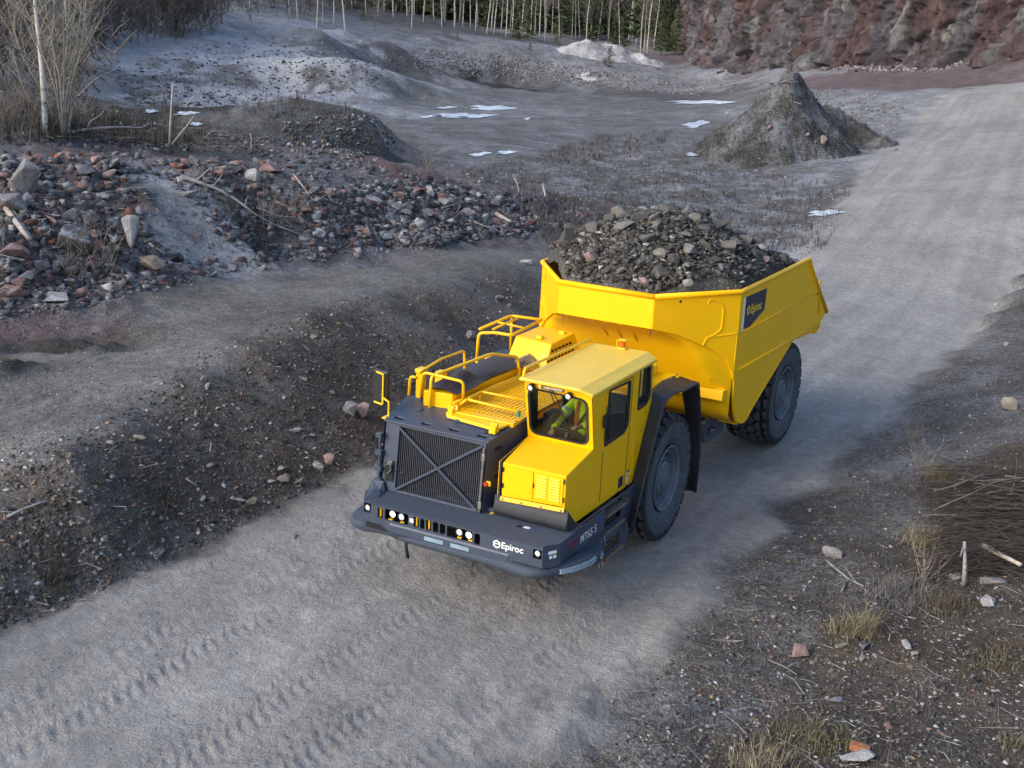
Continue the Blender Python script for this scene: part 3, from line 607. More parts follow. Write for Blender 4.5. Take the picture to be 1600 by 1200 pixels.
def lamp(x, y, z, r, mt, name='headlight', d=(1, 0, 0), front=True, lbl=None):
    D = Vector(d).normalized(); o = D.orthogonal().normalized(); b = D.cross(o); c = Vector((x, y, z))
    f = lambda a, rr_, w_: tuple(c+(o*math.cos(a)+b*math.sin(a))*rr_+D*w_)
    m = MB(); m.lathe([(r*.75, -.09), (r*1.15, -.05), (r*1.15, .012), (r*.98, .014), (r*.96, -.004)], f, 20); h = part(m, name, BK, front, smooth=40, label=lbl)
    m = MB(); m.lathe([(r*.96, .002), (r*.6, .010), (0, .014)], f, 20, False); l_ = part(m, 'lens', mt, front, smooth=True, parent=h)
    return h
lamp(3.49, -.955, .985, .046, M['lit'], lbl='lit headlight'); lamp(3.49, -.81, .975, .05, M['lamp']); lamp(3.49, .125, .97, .05, M['lamp']); lamp(3.49, .275, .965, .046, M['lit'], lbl='lit headlight')
lamp(3.53, -1.35, 1.005, .042, M['lamp'], 'corner_light'); lamp(3.53, 1.34, .975, .042, M['lamp'], 'corner_light')
m = MB()
for y in (-.99, -.80, .13, .30): m.box(3.46, 3.50, y-.03, y+.03, .885, .90)
for y in (-.56, -.36, -1.16): m.box(3.47, 3.495, y-.012, y+.012, .90, 1.05)
part(m, 'lamp_brackets', YR, stuff=True)
m = MB(); m.tube(rpath([(3.42, -.78, .70), (3.47, -.74, .52), (3.44, -.72, .36)], .1), .025, 8); part(m, 'hose', BK, smooth=True)
fB = lambda u, v, w_: (BX+.004+w_, u, v)
t_ = text('Epiroc', .128, lambda u, v, w_: (BX+.005, .80+u, .925+v), .003); part(t_, 'lettering', M['white'])
def hexlogo(y, z, r, f, name_mat):
    hx = lambda R_: [(y+R_*math.cos(PI/6+k*PI/3), z+R_*math.sin(PI/6+k*PI/3)) for k in range(6)]
    m = MB(); m.sheet([hx(r), hx(r*.62)], f, 0, .002); m.prism([(y-r*.6, z-r*.10), (y+r*.55, z+r*.05), (y+r*.55, z+r*.27), (y-r*.6, z+r*.12)], f, .0005, .0028); return m
part(hexlogo(.735, .965, .062, fB, 0), 'emblem', M['white'])
t_ = text('MT65', .17, lambda u, v, w_: (2.70-u, 1.564, .865+v), .0012); part(t_, 'lettering', M['white']); t_ = text('S', .17, lambda u, v, w_: (2.24-u, 1.564, .865+v), .0012); part(t_, 'lettering', M['white'])
m = MB(); m.box(2.02, 2.07, 1.558, 1.566, .95, 1.06); part(m, 'sticker', M['blue'])
m = MB(); m.add([(3.06, 1.563, .88), (2.80, 1.563, .92), (2.76, 1.563, .99), (3.04, 1.563, .955)], [(0, 1, 2, 3)]); part(m, 'sticker', M['crimson'])
m = MB(); m.box(3.543, 3.546, -.64, -.58, .955, 1.015); part(m, 'sticker', M['white'])
fc = lambda u, v: (3.54-.005-(u)*.24+.006, 1.42+u*.14+.006, v)
for u0, u1, v0, v1, mt in ((.10, .25, .955, 1.0, 'blue'), (.28, .75, .965, 1.01, 'white'), (.35, .52, .90, .945, 'white'), (.58, .75, .90, .945, 'white')):
    m = MB(); m.add([fc(u0, v0), fc(u1, v0), fc(u1, v1), fc(u0, v1)], [(0, 1, 2, 3)]); part(m, 'sticker', M[mt])
for x, y, z in ((3.10, .95, 1.097), (3.46, -1.0, .775), (3.50, .78, .775)):
    m = MB(); m.box(x-.03, x+.03, y-.05, y+.04, z-.004, z); part(m, 'sticker', M['white'])
    m = MB(); m.box(x-.03, x+.03, y+.042, y+.08, z-.004, z); part(m, 'sticker', M['blue'])
for x, y, z in ((3.12, .84, 1.098), (3.47, -1.10, .765), (3.48, .96, .765)):
    m = MB(); m.prism(circ((x, y), .04), FZ, z-.01, z); part(m, 'lashing_hole', M['core'])
# ---- radiator housing
def hx_(z): return 3.10-(z-1.09)*.13
m = MB(); fr_ = lambda u, v, w_: (3.03-(v-1.09)*.08+w_, u, v)
m.sheet([[(-1.47, 1.10), (.17, 1.10), (.19, 2.12), (-1.45, 2.14)], [(-1.235, 1.135), (.125, 1.135), (.135, 2.06), (-1.22, 2.07)]], fr_, -.06, .0)
part(m, 'grille_frame', GR, bevel=.006)
m = MB(); m.box(2.55, 2.80, -1.24, .14, 1.12, 2.08); part(m, 'radiator_core', M['core'])
m = MB()
for k in range(43):
    y = -1.215+k*.0318; m.hexa([(2.985, y, 1.13), (3.0, y, 1.13), (3.0, y+.011, 1.13), (2.985, y+.011, 1.13), (2.90, y, 2.07), (2.915, y, 2.07), (2.915, y+.011, 2.07), (2.90, y+.011, 2.07)])
for z in np.linspace(1.22, 1.98, 9): x = 2.965-(z-1.13)*.09; m.box(x, x+.008, -1.22, .13, z, z+.008)
part(m, 'grille_bars', M['slat'], stuff=True)
for (ya, za), (yb, zb) in (((-1.23, 2.07), (.13, 1.13)), ((-1.24, 1.135), (.14, 2.06))):
    m = MB(); d = Vector((0, yb-ya, zb-za)).normalized()*1; n_ = Vector((0, -d.z, d.y))*.017
    q = lambda y, z, s, w_: (3.036-(z-1.09)*.08+w_, y+n_.y*s, z+n_.z*s)
    m.hexa([q(ya, za, -1, 0), q(yb, zb, -1, 0), q(yb, zb, 1, 0), q(ya, za, 1, 0), q(ya, za, -1, .014), q(yb, zb, -1, .014), q(yb, zb, 1, .014), q(ya, za, 1, .014)]); part(m, 'cross_brace', M['slat'] if False else GR)
hd = [(2.96, -1.45, 2.14), (2.94, .22, 2.11), (2.10, .24, 2.22), (2.05, -1.62, 2.22)]
m = MB(); m.hexa([(3.04, -1.50, 1.10), (3.03, .20, 1.10), (1.95, .345, 1.10), (2.0, -1.655, 1.10), (2.955, -1.47, 2.10), (2.945, .20, 2.10), (1.95, .33, 2.20), (2.05, -1.655, 2.20)])
m.f = [f for i, f in enumerate(m.f) if i not in (0, 1, 2)]; m.mi = [0]*len(m.f)
part(m, 'housing_side_panel', GR, bevel=0)
m = MB(); slots = [rrect(-.93+k*.455, 2.79, -.77+k*.455, 2.875, .035) for k in range(-1, 3)]
ft = lambda u, v, w_: (v, u, 2.125+(2.96-v)*.115+w_)
m.sheet([[(-1.47, 2.975), (.23, 2.965), (.35, 1.95), (-1.67, 2.05)]]+slots, ft, -.02, .012)
part(m, 'housing_top', GR, bevel=.006)
m = MB(); m.box(2.76, 2.90, -1.42, .17, 2.09, 2.105); part(m, 'slot_backing', M['core'])
for z in (1.55, 1.95): m = MB(); m.hexa([(2.62, .247, z), (2.76, .229, z), (2.76, .245, z), (2.62, .263, z), (2.62, .245, z+.04), (2.76, .227, z+.04), (2.76, .243, z+.04), (2.62, .261, z+.04)]); part(m, 'vent_slot', M['core'])
m = MB(); m.lathe([(.0, 0), (.03, .001), (.03, .04), (0, .045)], lambda a, r, w_: (2.95+w_, .215+r*math.cos(a), 1.52+r*math.sin(a)), 14); part(m, 'emergency_stop_button', M['red'], smooth=40)
m = MB(); m.box(2.93, 2.955, .17, .275, 1.49, 1.56); part(m, 'emergency_stop_box', YR, bevel=.004)
m = MB(); m.box(3.03, 3.035, -1.40, -1.27, 1.25, 1.52); part(m, 'latch_recess', M['core'])
m = MB(); m.tube(rpath([(3.04, -1.37, 1.5), (3.06, -1.30, 1.53), (3.06, -1.29, 1.42), (3.045, -1.36, 1.36)], .02), .012, 6); m.box(3.0, 3.04, -1.35, -1.28, 1.50, 1.56); part(m, 'latch', M['steel'], smooth=40)
m = MB(); m.tube([(3.05, -1.50, 1.12), (3.02, -1.50, 1.95)], .022, 8)
for z in (1.2, 1.38, 1.62, 1.88): m.box(3.0, 3.08, -1.545, -1.45, z, z+.07)
part(m, 'grille_hinge', GR, bevel=.003)
m = MB(); m.tube([(3.02, .155, 1.12), (2.97, .165, 2.03)], .016, 8); m.box(2.99, 3.03, .13, .185, 1.16, 1.26); m.box(2.95, 2.99, .14, .19, 1.85, 1.95); part(m, 'grille_latch_bar', M['steel'], bevel=.003)
m = MB(); m.hexa([(3.15, -1.60, 1.10), (3.45, -1.45, 1.10), (3.35, -1.28, 1.10), (3.08, -1.36, 1.10), (3.12, -1.58, 1.25), (3.2, -1.50, 1.14), (3.14, -1.40, 1.14), (3.06, -1.40, 1.25)]); part(m, 'hinge_bracket', GR, bevel=.008)
for y, x in ((-1.2, 2.45), (-.5, 2.55), (-.35, 2.5), (.02, 2.72), (.12, 2.62)):
    z = 2.125+(2.96-x)*.115; m = MB(); m.lathe([(.05, z+.012), (.05, z+.03), (.035, z+.038), (0, z+.04)], lambda a, r, w_: (x+r*math.cos(a), y+r*math.sin(a), w_), 14); part(m, 'filler_cap', M['grit'], smooth=40)
# ---- engine hood behind the radiator
m = MB(); m.box(-1.35, 2.05, -1.05, .30, 1.15, 2.0); m.box(-1.35, 2.05, -1.30, .301, 2.0, 2.12); m.box(-1.5, 0.02, .303, .62, 1.15, 2.10); part(m, 'engine_hood', Y, bevel=.015)
m = MB(); m.box(-1.35, 2.0, -1.64, -1.30, 1.97, 2.06); part(m, 'side_shelf', Y, bevel=.01)
m = MB(); m.hexa([(.1, -1.3, 2.12), (2.28, -1.26, 2.12), (2.22, -.82, 2.12), (.1, -.72, 2.12), (.1, -1.3, 2.44), (2.28, -1.26, 2.44), (2.22, -.80, 2.44), (.1, -.70, 2.44)]); part(m, 'exhaust_box', Y, bevel=.012)
# scorched cover, a sagging plate with two humps
cv = MB(); nx, ny = 30, 14; V_ = []
for i in range(nx+1):
    for j in range(ny+1):
        u, v = i/nx, j/ny; x = 2.24-2.1*u; y = -1.30+.58*v+(.04*math.sin(u*9) if v > .9 else 0); z = 2.455+.05*math.sin(v*PI)+.05*u
        for cx_, cy_, a_, b_, hh in ((.16, .50, .09, .34, .09), (.33, .44, .09, .34, .10)):
            q = ((u-cx_)/a_)**2+((v-cy_)/b_)**2
            if q < 1: z += hh*math.sqrt(1-q)
        V_.append((x, y, z))
cv.add(V_, [(i*(ny+1)+j, i*(ny+1)+j+1, (i+1)*(ny+1)+j+1, (i+1)*(ny+1)+j) for i in range(nx) for j in range(ny)])
part(cv, 'exhaust_cover', M['brownsteel'], smooth=45)
m = MB()
for k in range(6): m.hexa([(.35-.09*k, -.80, 2.52), (.30-.09*k, -.80, 2.52), (.26-.09*k, -.62, 2.40), (.31-.09*k, -.62, 2.40), (.35-.09*k, -.80, 2.56), (.30-.09*k, -.80, 2.56), (.26-.09*k, -.62, 2.44), (.31-.09*k, -.62, 2.44)])
part(m, 'heat_shield_fins', M['steel'], stuff=True)
m = MB(); m.hexa([(2.30, -.80, 2.14), (2.30, -.66, 2.14), (.1, -.50, 2.14), (.1, -.72, 2.14), (2.25, -.78, 2.34), (2.2, -.72, 2.34), (.1, -.58, 2.34), (.1, -.70, 2.34)]); part(m, 'deck_ledge', Y, bevel=.008)
# walkway grating
gx0, gx1, gy0, gy1, gzz = .32, 2.30, -.66, .30, 2.25
m = MB(); m.box(gx0, gx1, gy0, gy0+.04, gzz-.05, gzz+.01); m.box(gx0, gx1, gy1-.04, gy1, gzz-.05, gzz+.01); m.box(gx1-.04, gx1+.1, gy0, gy1, gzz-.05, gzz+.01); m.box(gx0, gx0+.04, gy0, gy1, gzz-.05, gzz+.01); m.box(1.28, 1.32, gy0, gy1, gzz-.05, gzz); part(m, 'walkway_frame', YR, bevel=.004)
m = MB()
for k in range(36): x = gx0+.05+k*.053; m.box(x, x+.016, gy0+.03, gy1-.03, gzz-.025, gzz+.002)
for k in range(13): y = gy0+.06+k*.069; m.box(gx0+.03, gx1-.03, y, y+.014, gzz-.02, gzz+.006)
part(m, 'walkway_grating', YR, stuff=True)
m = MB(); m.hexa([(2.30, -.75, 2.22), (2.55, -.70, 2.20), (2.66, .18, 2.19), (2.40, .24, 2.22), (2.30, -.75, 2.25), (2.52, -.70, 2.235), (2.62, .18, 2.225), (2.40, .24, 2.25)]); part(m, 'walkway_edge_plate', YR, bevel=.005)
# hand rails
def rail(pts, r=.022, name='handrail', rr_=.08): m = MB(); m.tube(rpath(pts, rr_), r, 8); return part(m, name, YR, smooth=True)
rail([(2.32, -1.12, 2.19), (2.30, -1.12, 2.68), (1.02, -.85, 2.79), (.5, -.67, 2.66), (.42, -.66, 2.34), (2.28, -.74, 2.34)], .024)
rail([(2.06, -1.44, 2.19), (2.25, -1.29, 2.70), (2.20, -.64, 2.66), (2.05, -.72, 2.24)])
rail([(2.0, -1.70, 2.0), (2.08, -1.62, 2.54), (2.1, -1.50, 2.55)])
rail([(2.25, .33, 2.40), (2.18, -.58, 2.40), (1.72, -.61, 2.40), (1.70, .30, 2.40)], .02)
rail([(2.20, -.70, 2.30), (2.18, -.58, 2.40)], .02); rail([(1.78, -.60, 2.27), (1.74, -.60, 2.40)], .015)
rail([(2.30, .37, 2.90), (2.25, .36, 3.04), (.10, .35, 3.02), (0.0, .35, 2.90)], .022)
rail([(-.21, -1.80, 2.30), (-.25, -1.80, 2.72), (-.30, -1.50, 2.76), (-.30, -1.22, 2.76), (-1.40, -1.25, 2.80)], .026)
rail([(-.28, -1.80, 2.78), (-1.38, -1.82, 2.80), (-1.45, -1.25, 2.80)], .026); rail([(-.85, -1.78, 2.79), (-.85, -1.30, 2.77)], .02)
rail([(-.4, -1.62, 2.78), (-1.3, -1.64, 2.80)], .02); rail([(-1.38, -1.80, 2.2), (-1.38, -1.80, 2.8)], .022); rail([(-.26, -1.80, 2.0), (-.21, -1.80, 2.32)], .026)
rail([(2.2, -1.40, 2.66), (1.3, -1.55, 2.66), (.55, -1.6, 2.62), (.50, -1.6, 2.08)], .02)
m = MB(); m.box(1.95, 2.08, -1.52, -1.42, 2.12, 2.62); m.box(1.93, 2.10, -1.53, -1.41, 2.62, 2.68); part(m, 'rail_post', YR, bevel=.006)
m = MB(); m.box(1.35, 1.5, -1.55, -1.42, 2.0, 2.5); part(m, 'rail_post', YR, bevel=.006)
for x, y, z in ((2.42, -.70, 2.22), (2.70, .16, 2.20)):
    m = MB(); m.box(x-.06, x+.06, y-.05, y+.05, z-.02, z+.03); m.box(x-.03, x+.03, y-.04, y+.04, z+.03, z+.13); m.tube([(x, y-.05, z+.10), (x, y+.06, z+.10)], .03, 10); part(m, 'hinge_block', YR, bevel=.005)
m = MB(); m.box(2.33, 2.37, .33, .37, 2.36, 2.44); part(m, 'rail_clip', mat('green_clip', (.01, .22, .16), .5))
# battery / electrics box with three rows of slots
m = MB(); e_ = [(-1.2, 2.20), (-.12, 2.20), (-.38, 2.74), (-1.12, 2.76)]
m.hexa([(.0, -1.24, 2.15), (.0, -.47, 2.15), (-1.6, -.47, 2.15), (-1.45, -1.24, 2.15), (-.38, -1.18, 2.75), (-.29, -.48, 2.73), (-1.12, -.48, 2.76), (-1.15, -1.16, 2.76)])
part(m, 'electrics_box', Y, bevel=.02)
m = MB()
for z, x0, n_s in ((2.60, -.28, 6), (2.53, -.20, 7), (2.46, -.14, 8), (2.37, -.10, 9)):
    for k in range(n_s): x = x0-k*.128; m.box(x-.075, x, -.48, -.464, z, z+.032)
part(m, 'cooling_slots', M['core'], stuff=True)
for x, y in ((-.45, -.78), (-.95, -.62)): m = MB(); m.box(x-.04, x+.04, y-.05, y+.05, 2.745, 2.80); part(m, 'lifting_eye', YR, bevel=.006)
fe = lambda u, v: (-.36*v+.012, -1.22+.04*v+u, 2.15+.60*v+.010)
m = MB(); m.add([fe(.32, .52), fe(.48, .52), fe(.40, .72)], [(0, 1, 2)]); part(m, 'warning_sticker', mat('warning_green', (.10, .16, .02), .5))
m = MB(); m.tube([(.05, -1.38, 2.1), (.05, -1.38, 2.44)], .11, 16); part(m, 'intake_cap', YR, smooth=40)
m = MB(); m.hexa([(-1.3, -1.95, 2.18), (.4, -1.9, 2.20), (.7, -1.5, 2.20), (-1.4, -1.5, 2.22), (-1.3, -1.95, 2.20), (.4, -1.9, 2.225), (.7, -1.5, 2.23), (-1.4, -1.5, 2.245)]); part(m, 'right_mudguard_top', M['rubber'])
m = MB(); m.ribbon([(.95, 1.0), (.60, 1.7), (.35, 2.16)], FY, -1.78, -1.35, .02); part(m, 'right_mudguard_flap', M['rubber']); m = MB(); m.ribbon([(-1.75, 2.18), (-1.85, 1.2), (-1.8, .45)], FY, -1.80, -1.35, .02); part(m, 'right_mudguard_flap', M['rubber'])
m = MB(); m.hexa([(-1.45, .15, 2.10), (.02, .15, 2.10), (.02, 1.38, 2.10), (-1.5, 1.3, 2.10), (-1.45, .15, 2.26), (.02, .15, 2.26), (.02, 1.38, 2.26), (-1.5, 1.3, 2.26)]); m.box(-1.35, -.15, .3, .95, 2.26, 2.42); part(m, 'rear_deck', Y, bevel=.02)
# right-hand mirror on its post
m = MB(); m.tube([(2.85, -1.48, 2.12), (2.85, -1.48, 2.36), (2.84, -1.58, 2.40)], .016, 6); m.tube([(2.83, -1.60, 2.30), (2.82, -1.60, 2.74), (2.81, -1.72, 2.76)], .016, 6); m.tube([(2.84, -1.60, 2.30), (2.84, -1.74, 2.32)], .014, 6); m.box(2.78, 2.92, -1.55, -1.42, 2.12, 2.14)
mr = part(m, 'mirror_bracket', YR, smooth=40)
m = MB(); m.box(2.72, 2.80, -1.80, -1.54, 2.24, 2.78); part(m, 'right_mirror', BK, bevel=.02, parent=mr)
# ---- cab
CY0, CY1 = .40, 1.42
grow = lambda L, k: [tuple(Vector(p)+(Vector(p)-sum((Vector(q) for q in L), Vector((0, 0)))/len(L)).normalized()*k) for p in L]
side = [(2.30, 2.87), (2.12, 2.02), (2.94, 1.885), (2.96, 1.45), (2.64, 1.10), (.62, 1.08), (.06, 2.20), (.10, 2.87)]
fw_ = rpoly([(1.70, 2.775), (.95, 2.745), (.95, 2.08), (1.08, 2.0), (1.76, 1.975)], .06); rw_ = rpoly([(.60, 2.835), (.21, 2.815), (.17, 2.33), (.27, 2.24), (.61, 2.215)], .07)
m = MB(); m.sheet([side, fw_, rw_], FY, CY1-.03, CY1); cabs = part(m, 'cab_side', Y, bevel=.006); m = MB(); m.sheet([grow(side, -.05), grow(fw_, .03), grow(rw_, .03)], FY, CY1-.045, CY1-.034); part(m, 'door_lining', M['interior'], parent=cabs)
for L in (fw_, rw_):
    m = MB(); m.sheet([grow(L, .022), grow(L, -.018)], FY, CY1-.035, CY1+.010); s_ = part(m, 'window_seal', BK, parent=cabs)
    m = MB(); m.prism(L, FY, CY1-.018, CY1-.012); part(m, 'window_pane', M['glass'], parent=cabs)
m = MB(); m.sheet([[(2.30, 2.87), (2.12, 2.02), (2.94, 1.885), (2.96, 1.40), (.60, 1.08), (.06, 2.20), (.10, 2.87)], rpoly([(1.95, 2.75), (1.1, 2.75), (1.1, 2.2), (1.9, 2.2)], .06), rpoly([(.9, 2.75), (.25, 2.75), (.25, 2.3), (.9, 2.3)], .06)], FY, CY0+.004, CY0+.03); part(m, 'cab_inner_side', M['interior']); m = MB(); m.prism([(2.30, 2.87), (2.12, 2.02), (2.94, 1.885), (2.96, 1.40), (.60, 1.08), (.06, 2.20), (.60, 2.17), (2.10, 2.17), (2.24, 2.80)], FY, CY0-.004, CY0+.003); part(m, 'cab_outer_skin', Y)
# windscreen wall, sloping
wsf = lambda u, v, w_: (2.12+(v-2.02)*.212+w_, u, v)
wso = rpoly([(.455, 2.095), (1.335, 2.085), (1.345, 2.76), (.455, 2.785)], .13, 6)
m = MB(); m.sheet([[(CY0, 2.0), (CY1, 2.0), (CY1, 2.87), (CY0, 2.90)], wso], wsf, -.03, .004); wf = part(m, 'windscreen_wall', Y, bevel=.006)
m = MB(); m.sheet([grow(wso, .024), grow(wso, -.014)], wsf, -.035, .014); part(m, 'windscreen_seal', BK, parent=wf)
m = MB(); m.prism(wso, wsf, -.012, -.006); part(m, 'windscreen', M['glass'], parent=wf)
m = MB(); m.sheet([[(CY0, 1.1), (CY1, 1.1), (CY1, 2.88), (CY0, 2.9)], rpoly([(.55, 2.25), (1.28, 2.25), (1.28, 2.75), (.55, 2.75)], .08)], FX, .10, .13); part(m, 'cab_rear_wall', M['interior'])
m = MB(); m.hexa([(2.10, CY0, 2.0), (2.95, CY0+.06, 1.86), (2.95, CY1-.001, 1.865), (2.10, CY1-.001, 2.0), (2.13, CY0, 2.03), (2.955, CY0+.06, 1.885), (2.955, CY1-.001, 1.89), (2.13, CY1-.001, 2.035)]); part(m, 'cab_nose_top', Y, bevel=.012)
m = MB(); m.sheet([[(CY0+.06, 1.40), (CY1-.001, 1.45), (CY1-.001, 1.885), (CY0+.06, 1.88)]], FX, 2.90, 2.955); nf = part(m, 'cab_nose_front', Y, bevel=.008)
m = MB(); m.sheet([rrect(.50, 1.46, .935, 1.855, .012)], FX, 2.957, 2.972)
for y, z in ((.88, 1.80), (.88, 1.54)): m.prism(circ((y, z), .012, 8), FX, 2.973, 2.978)
part(m, 'service_door', Y, bevel=.004, parent=nf)
m = MB(); m.sheet([rrect(.955, 1.475, 1.385, 1.86, .012)], FX, 2.957, 2.972); ld = part(m, 'louvred_door', Y, bevel=.004, parent=nf)
lv = MB()
for c0 in (.99, 1.185):
    for k in range(8):
        z = 1.515+k*.041
        lv.hexa([(2.973, c0, z), (2.973, c0+.165, z), (2.992, c0+.155, z-.004), (2.992, c0+.01, z-.004), (2.973, c0, z+.026), (2.973, c0+.165, z+.026), (2.976, c0+.155, z+.022), (2.976, c0+.01, z+.022)])
part(lv, 'louvres', Y, bevel=.002, stuff=True)
m = MB(); [m.box(2.972, 2.985, y, y+.018, z, z+.07) for y, z in ((.478, 1.76), (.478, 1.53), (1.392, 1.78), (1.392, 1.52), (.94, 1.63))]; part(m, 'door_hinges', BK, stuff=True)
m = MB(); m.hexa([(2.93, .45, 1.34), (2.93, CY1, 1.385), (2.985, CY1, 1.385), (2.985, .45, 1.34), (2.95, .45, 1.395), (2.95, CY1, 1.44), (2.965, CY1, 1.44), (2.965, .45, 1.395)]); part(m, 'nose_trim', Y, bevel=.004)
m = MB()
for y in (.49, .78, 1.08, 1.38): m.prism(circ((y, 1.365+.04*(y-.45)), .014, 8), FX, 2.982, 2.99)
for x, z in ((2.78, 1.03), (2.2, .98), (2.12, 1.02), (1.98, 1.0), (.30, 2.1), (.42, 1.85), (.52, 1.6), (.62, 1.38), (.95, 1.04)): m.prism(circ((x, z), .013, 8), FY, 1.51 if z < 1.06 else CY1+.001, 1.518 if z < 1.06 else CY1+.006)
part(m, 'bolt_heads', M['steel'], stuff=True)
m = MB(); m.ribbon([(2.955, 1.40), (2.965, 1.30), (3.00, 1.21), (2.975, 1.13), (2.90, 1.10)], FY, .36, 1.475, .015); part(m, 'rubber_skirt', M['rubber'], smooth=60)
m = MB(); m.prism([(2.955, 1.40), (2.965, 1.30), (3.00, 1.21), (2.975, 1.13), (2.60, 1.10), (2.66, 1.12)], FY, 1.47, 1.478); part(m, 'skirt_end', M['rubber'])
# roof with a canted outer edge
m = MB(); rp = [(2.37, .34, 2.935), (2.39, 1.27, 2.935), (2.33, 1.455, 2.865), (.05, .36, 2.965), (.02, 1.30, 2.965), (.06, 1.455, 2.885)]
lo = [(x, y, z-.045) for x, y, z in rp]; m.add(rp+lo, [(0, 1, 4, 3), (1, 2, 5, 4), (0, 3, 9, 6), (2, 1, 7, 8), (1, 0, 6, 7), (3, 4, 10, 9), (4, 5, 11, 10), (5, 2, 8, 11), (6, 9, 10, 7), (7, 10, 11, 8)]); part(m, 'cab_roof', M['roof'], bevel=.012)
m = MB(); m.box(.12, 2.26, .44, 1.36, 2.84, 2.855); part(m, 'cab_headliner', M['interior'])
lamp(2.40, .535, 2.825, .042, M['lamp'], 'work_light', (1, 0, -.15)); lamp(2.37, 1.10, 2.795, .042, M['lamp'], 'work_light', (1, 0, -.15))
m = MB(); m.box(2.30, 2.345, .62, 1.0, 2.825, 2.86); part(m, 'wiper_motor_cover', M['steel'], bevel=.005)
m = MB(); m.box(2.375, 2.39, .66, .69, 2.83, 2.91); part(m, 'roof_bracket', M['logoyellow'], bevel=.003)
m = MB(); m.tube([(2.31, .82, 2.83), (2.29, .90, 2.70), (2.20, 1.02, 2.35)], .008, 6); m.tube([(2.31, .78, 2.83), (2.27, .86, 2.62)], .008, 6); part(m, 'wiper', BK, stuff=True)
m = MB(); m.box(.03, .17, .83, .97, 2.965, 2.99); bc = part(m, 'beacon_base', YR, bevel=.008)
m = MB(); m.lathe([(.045, 2.99), (.045, 3.06), (.03, 3.075), (0, 3.08)], lambda a, r, w_: (.10+r*math.cos(a), .90+r*math.sin(a), w_), 16); part(m, 'beacon_lens', mat('amber_beacon', (.75, .10, .01), .3), smooth=40, parent=bc)
m = MB(); m.tube([(.17, .83, 2.98), (.17, .83, 3.10), (.03, .97, 3.10), (.03, .97, 2.98)], .008, 6); m.box(.04, .16, .84, .96, 3.095, 3.108); part(m, 'beacon_guard', YR, parent=bc)
# door: seam, hinges, pressed recess, stickers
def seam(pts, r=.006, name='door_seam', mt='core'): m = MB(); m.tube([(x, CY1+.001, z) for x, z in pts], r, 4); return part(m, name, M[mt])
seam([(1.80, 1.16), (1.80, 1.98), (1.76, 2.815), (.86, 2.79)]); seam([(.86, 2.79), (.87, 2.1), (.93, 1.11)])
m = MB(); m.tube([(x, CY1+.002, z) for x, z in rpoly([(.85, 2.06), (.70, 2.06), (.66, 1.28), (.90, 1.16)], .07)], .009, 6, closed=False); part(m, 'pressed_rib', Y)
for x, z in ((1.80, 2.66), (1.83, 2.0), (1.85, 1.31)): m = MB(); m.tube(rpath([(x-.03, CY1, z+.07), (x, CY1+.012, z+.07), (x, CY1+.012, z-.07), (x-.03, CY1, z-.07)], .01), .008, 6); part(m, 'door_hinge', Y)
def plate(x0, x1, z0, z1, mt, y=CY1+.001, name='sticker'): m = MB(); m.box(x0, x1, y, y+.004, z0, z1); return part(m, name, M[mt])
plate(.99, 1.15, 1.15, 1.31, 'navy', name='door_plate'); plate(.80, .86, 1.20, 1.30, 'white'); plate(.76, .85, 1.305, 1.335, 'blue'); plate(.81, .85, 1.13, 1.19, 'white'); plate(.81, .85, 1.08, 1.12, 'navy'); plate(1.14, 1.18, 1.09, 1.12, 'blue'); plate(.815, .845, 1.22, 1.27, 'blue', CY1+.0035)
# wing mirror on the door
m = MB(); m.box(1.77, 1.88, CY1+.005, CY1+.06, 2.28, 2.46); m.tube([(1.80, CY1+.05, 2.38), (1.66, CY1+.10, 2.38)], .015, 6); wm = part(m, 'left_mirror_arm', BK, bevel=.01)
m = MB(); m.hexa([(1.74, CY1+.05, 2.10), (1.40, CY1+.09, 2.07), (1.38, CY1+.14, 2.07), (1.72, CY1+.11, 2.10), (1.78, CY1+.05, 2.50), (1.42, CY1+.09, 2.44), (1.40, CY1+.14, 2.44), (1.76, CY1+.11, 2.50)]); part(m, 'left_mirror', BK, bevel=.025, parent=wm)
# cab inside
m = MB(); m.box(.2, 2.1, .44, 1.40, 1.25, 1.32); part(m, 'cab_floor', M['interior'])
m = MB(); m.hexa([(1.75, .44, 1.3), (2.85, .44, 1.3), (2.85, 1.39, 1.3), (1.75, 1.39, 1.3), (2.02, .44, 1.86), (2.12, .44, 1.95), (2.12, 1.39, 1.95), (2.02, 1.39, 1.86)]); m.box(1.1, 1.75, .44, .62, 1.3, 1.98); part(m, 'dashboard', M['interior'], bevel=.02)
m = MB(); m.box(1.55, 1.85, .48, .66, 2.0, 2.32); part(m, 'display_screen', M['interior'], bevel=.02)
m = MB(); m.box(1.12, 1.62, .68, 1.16, 1.64, 1.77); m.hexa([(.98, .68, 1.72), (1.14, .68, 1.72), (1.14, 1.16, 1.72), (.98, 1.16, 1.72), (.88, .72, 2.45), (1.02, .72, 2.45), (1.02, 1.12, 2.45), (.88, 1.12, 2.45)]); m.box(1.16, 1.54, .76, 1.08, 1.32, 1.64); st_ = part(m, 'driver_seat', M['seat'], bevel=.03)
SWC = Vector((1.88, .90, 2.13)); SWN = Vector((-.45, 0, 1)).normalized(); so_ = SWN.orthogonal().normalized(); sb_ = SWN.cross(so_)
m = MB(); m.tube([SWC+(so_*math.cos(a)+sb_*math.sin(a))*.19 for a in np.linspace(0, 2*PI, 29)[:-1]], .016, 8, closed=True)
for a in (.5, 2.6, 4.7): m.tube([SWC-SWN*.03, SWC+(so_*math.cos(a)+sb_*math.sin(a))*.19], .012, 6)
m.tube([SWC-SWN*.03, SWC-SWN*.35], .035, 8); part(m, 'steering_wheel', BK, smooth=45)
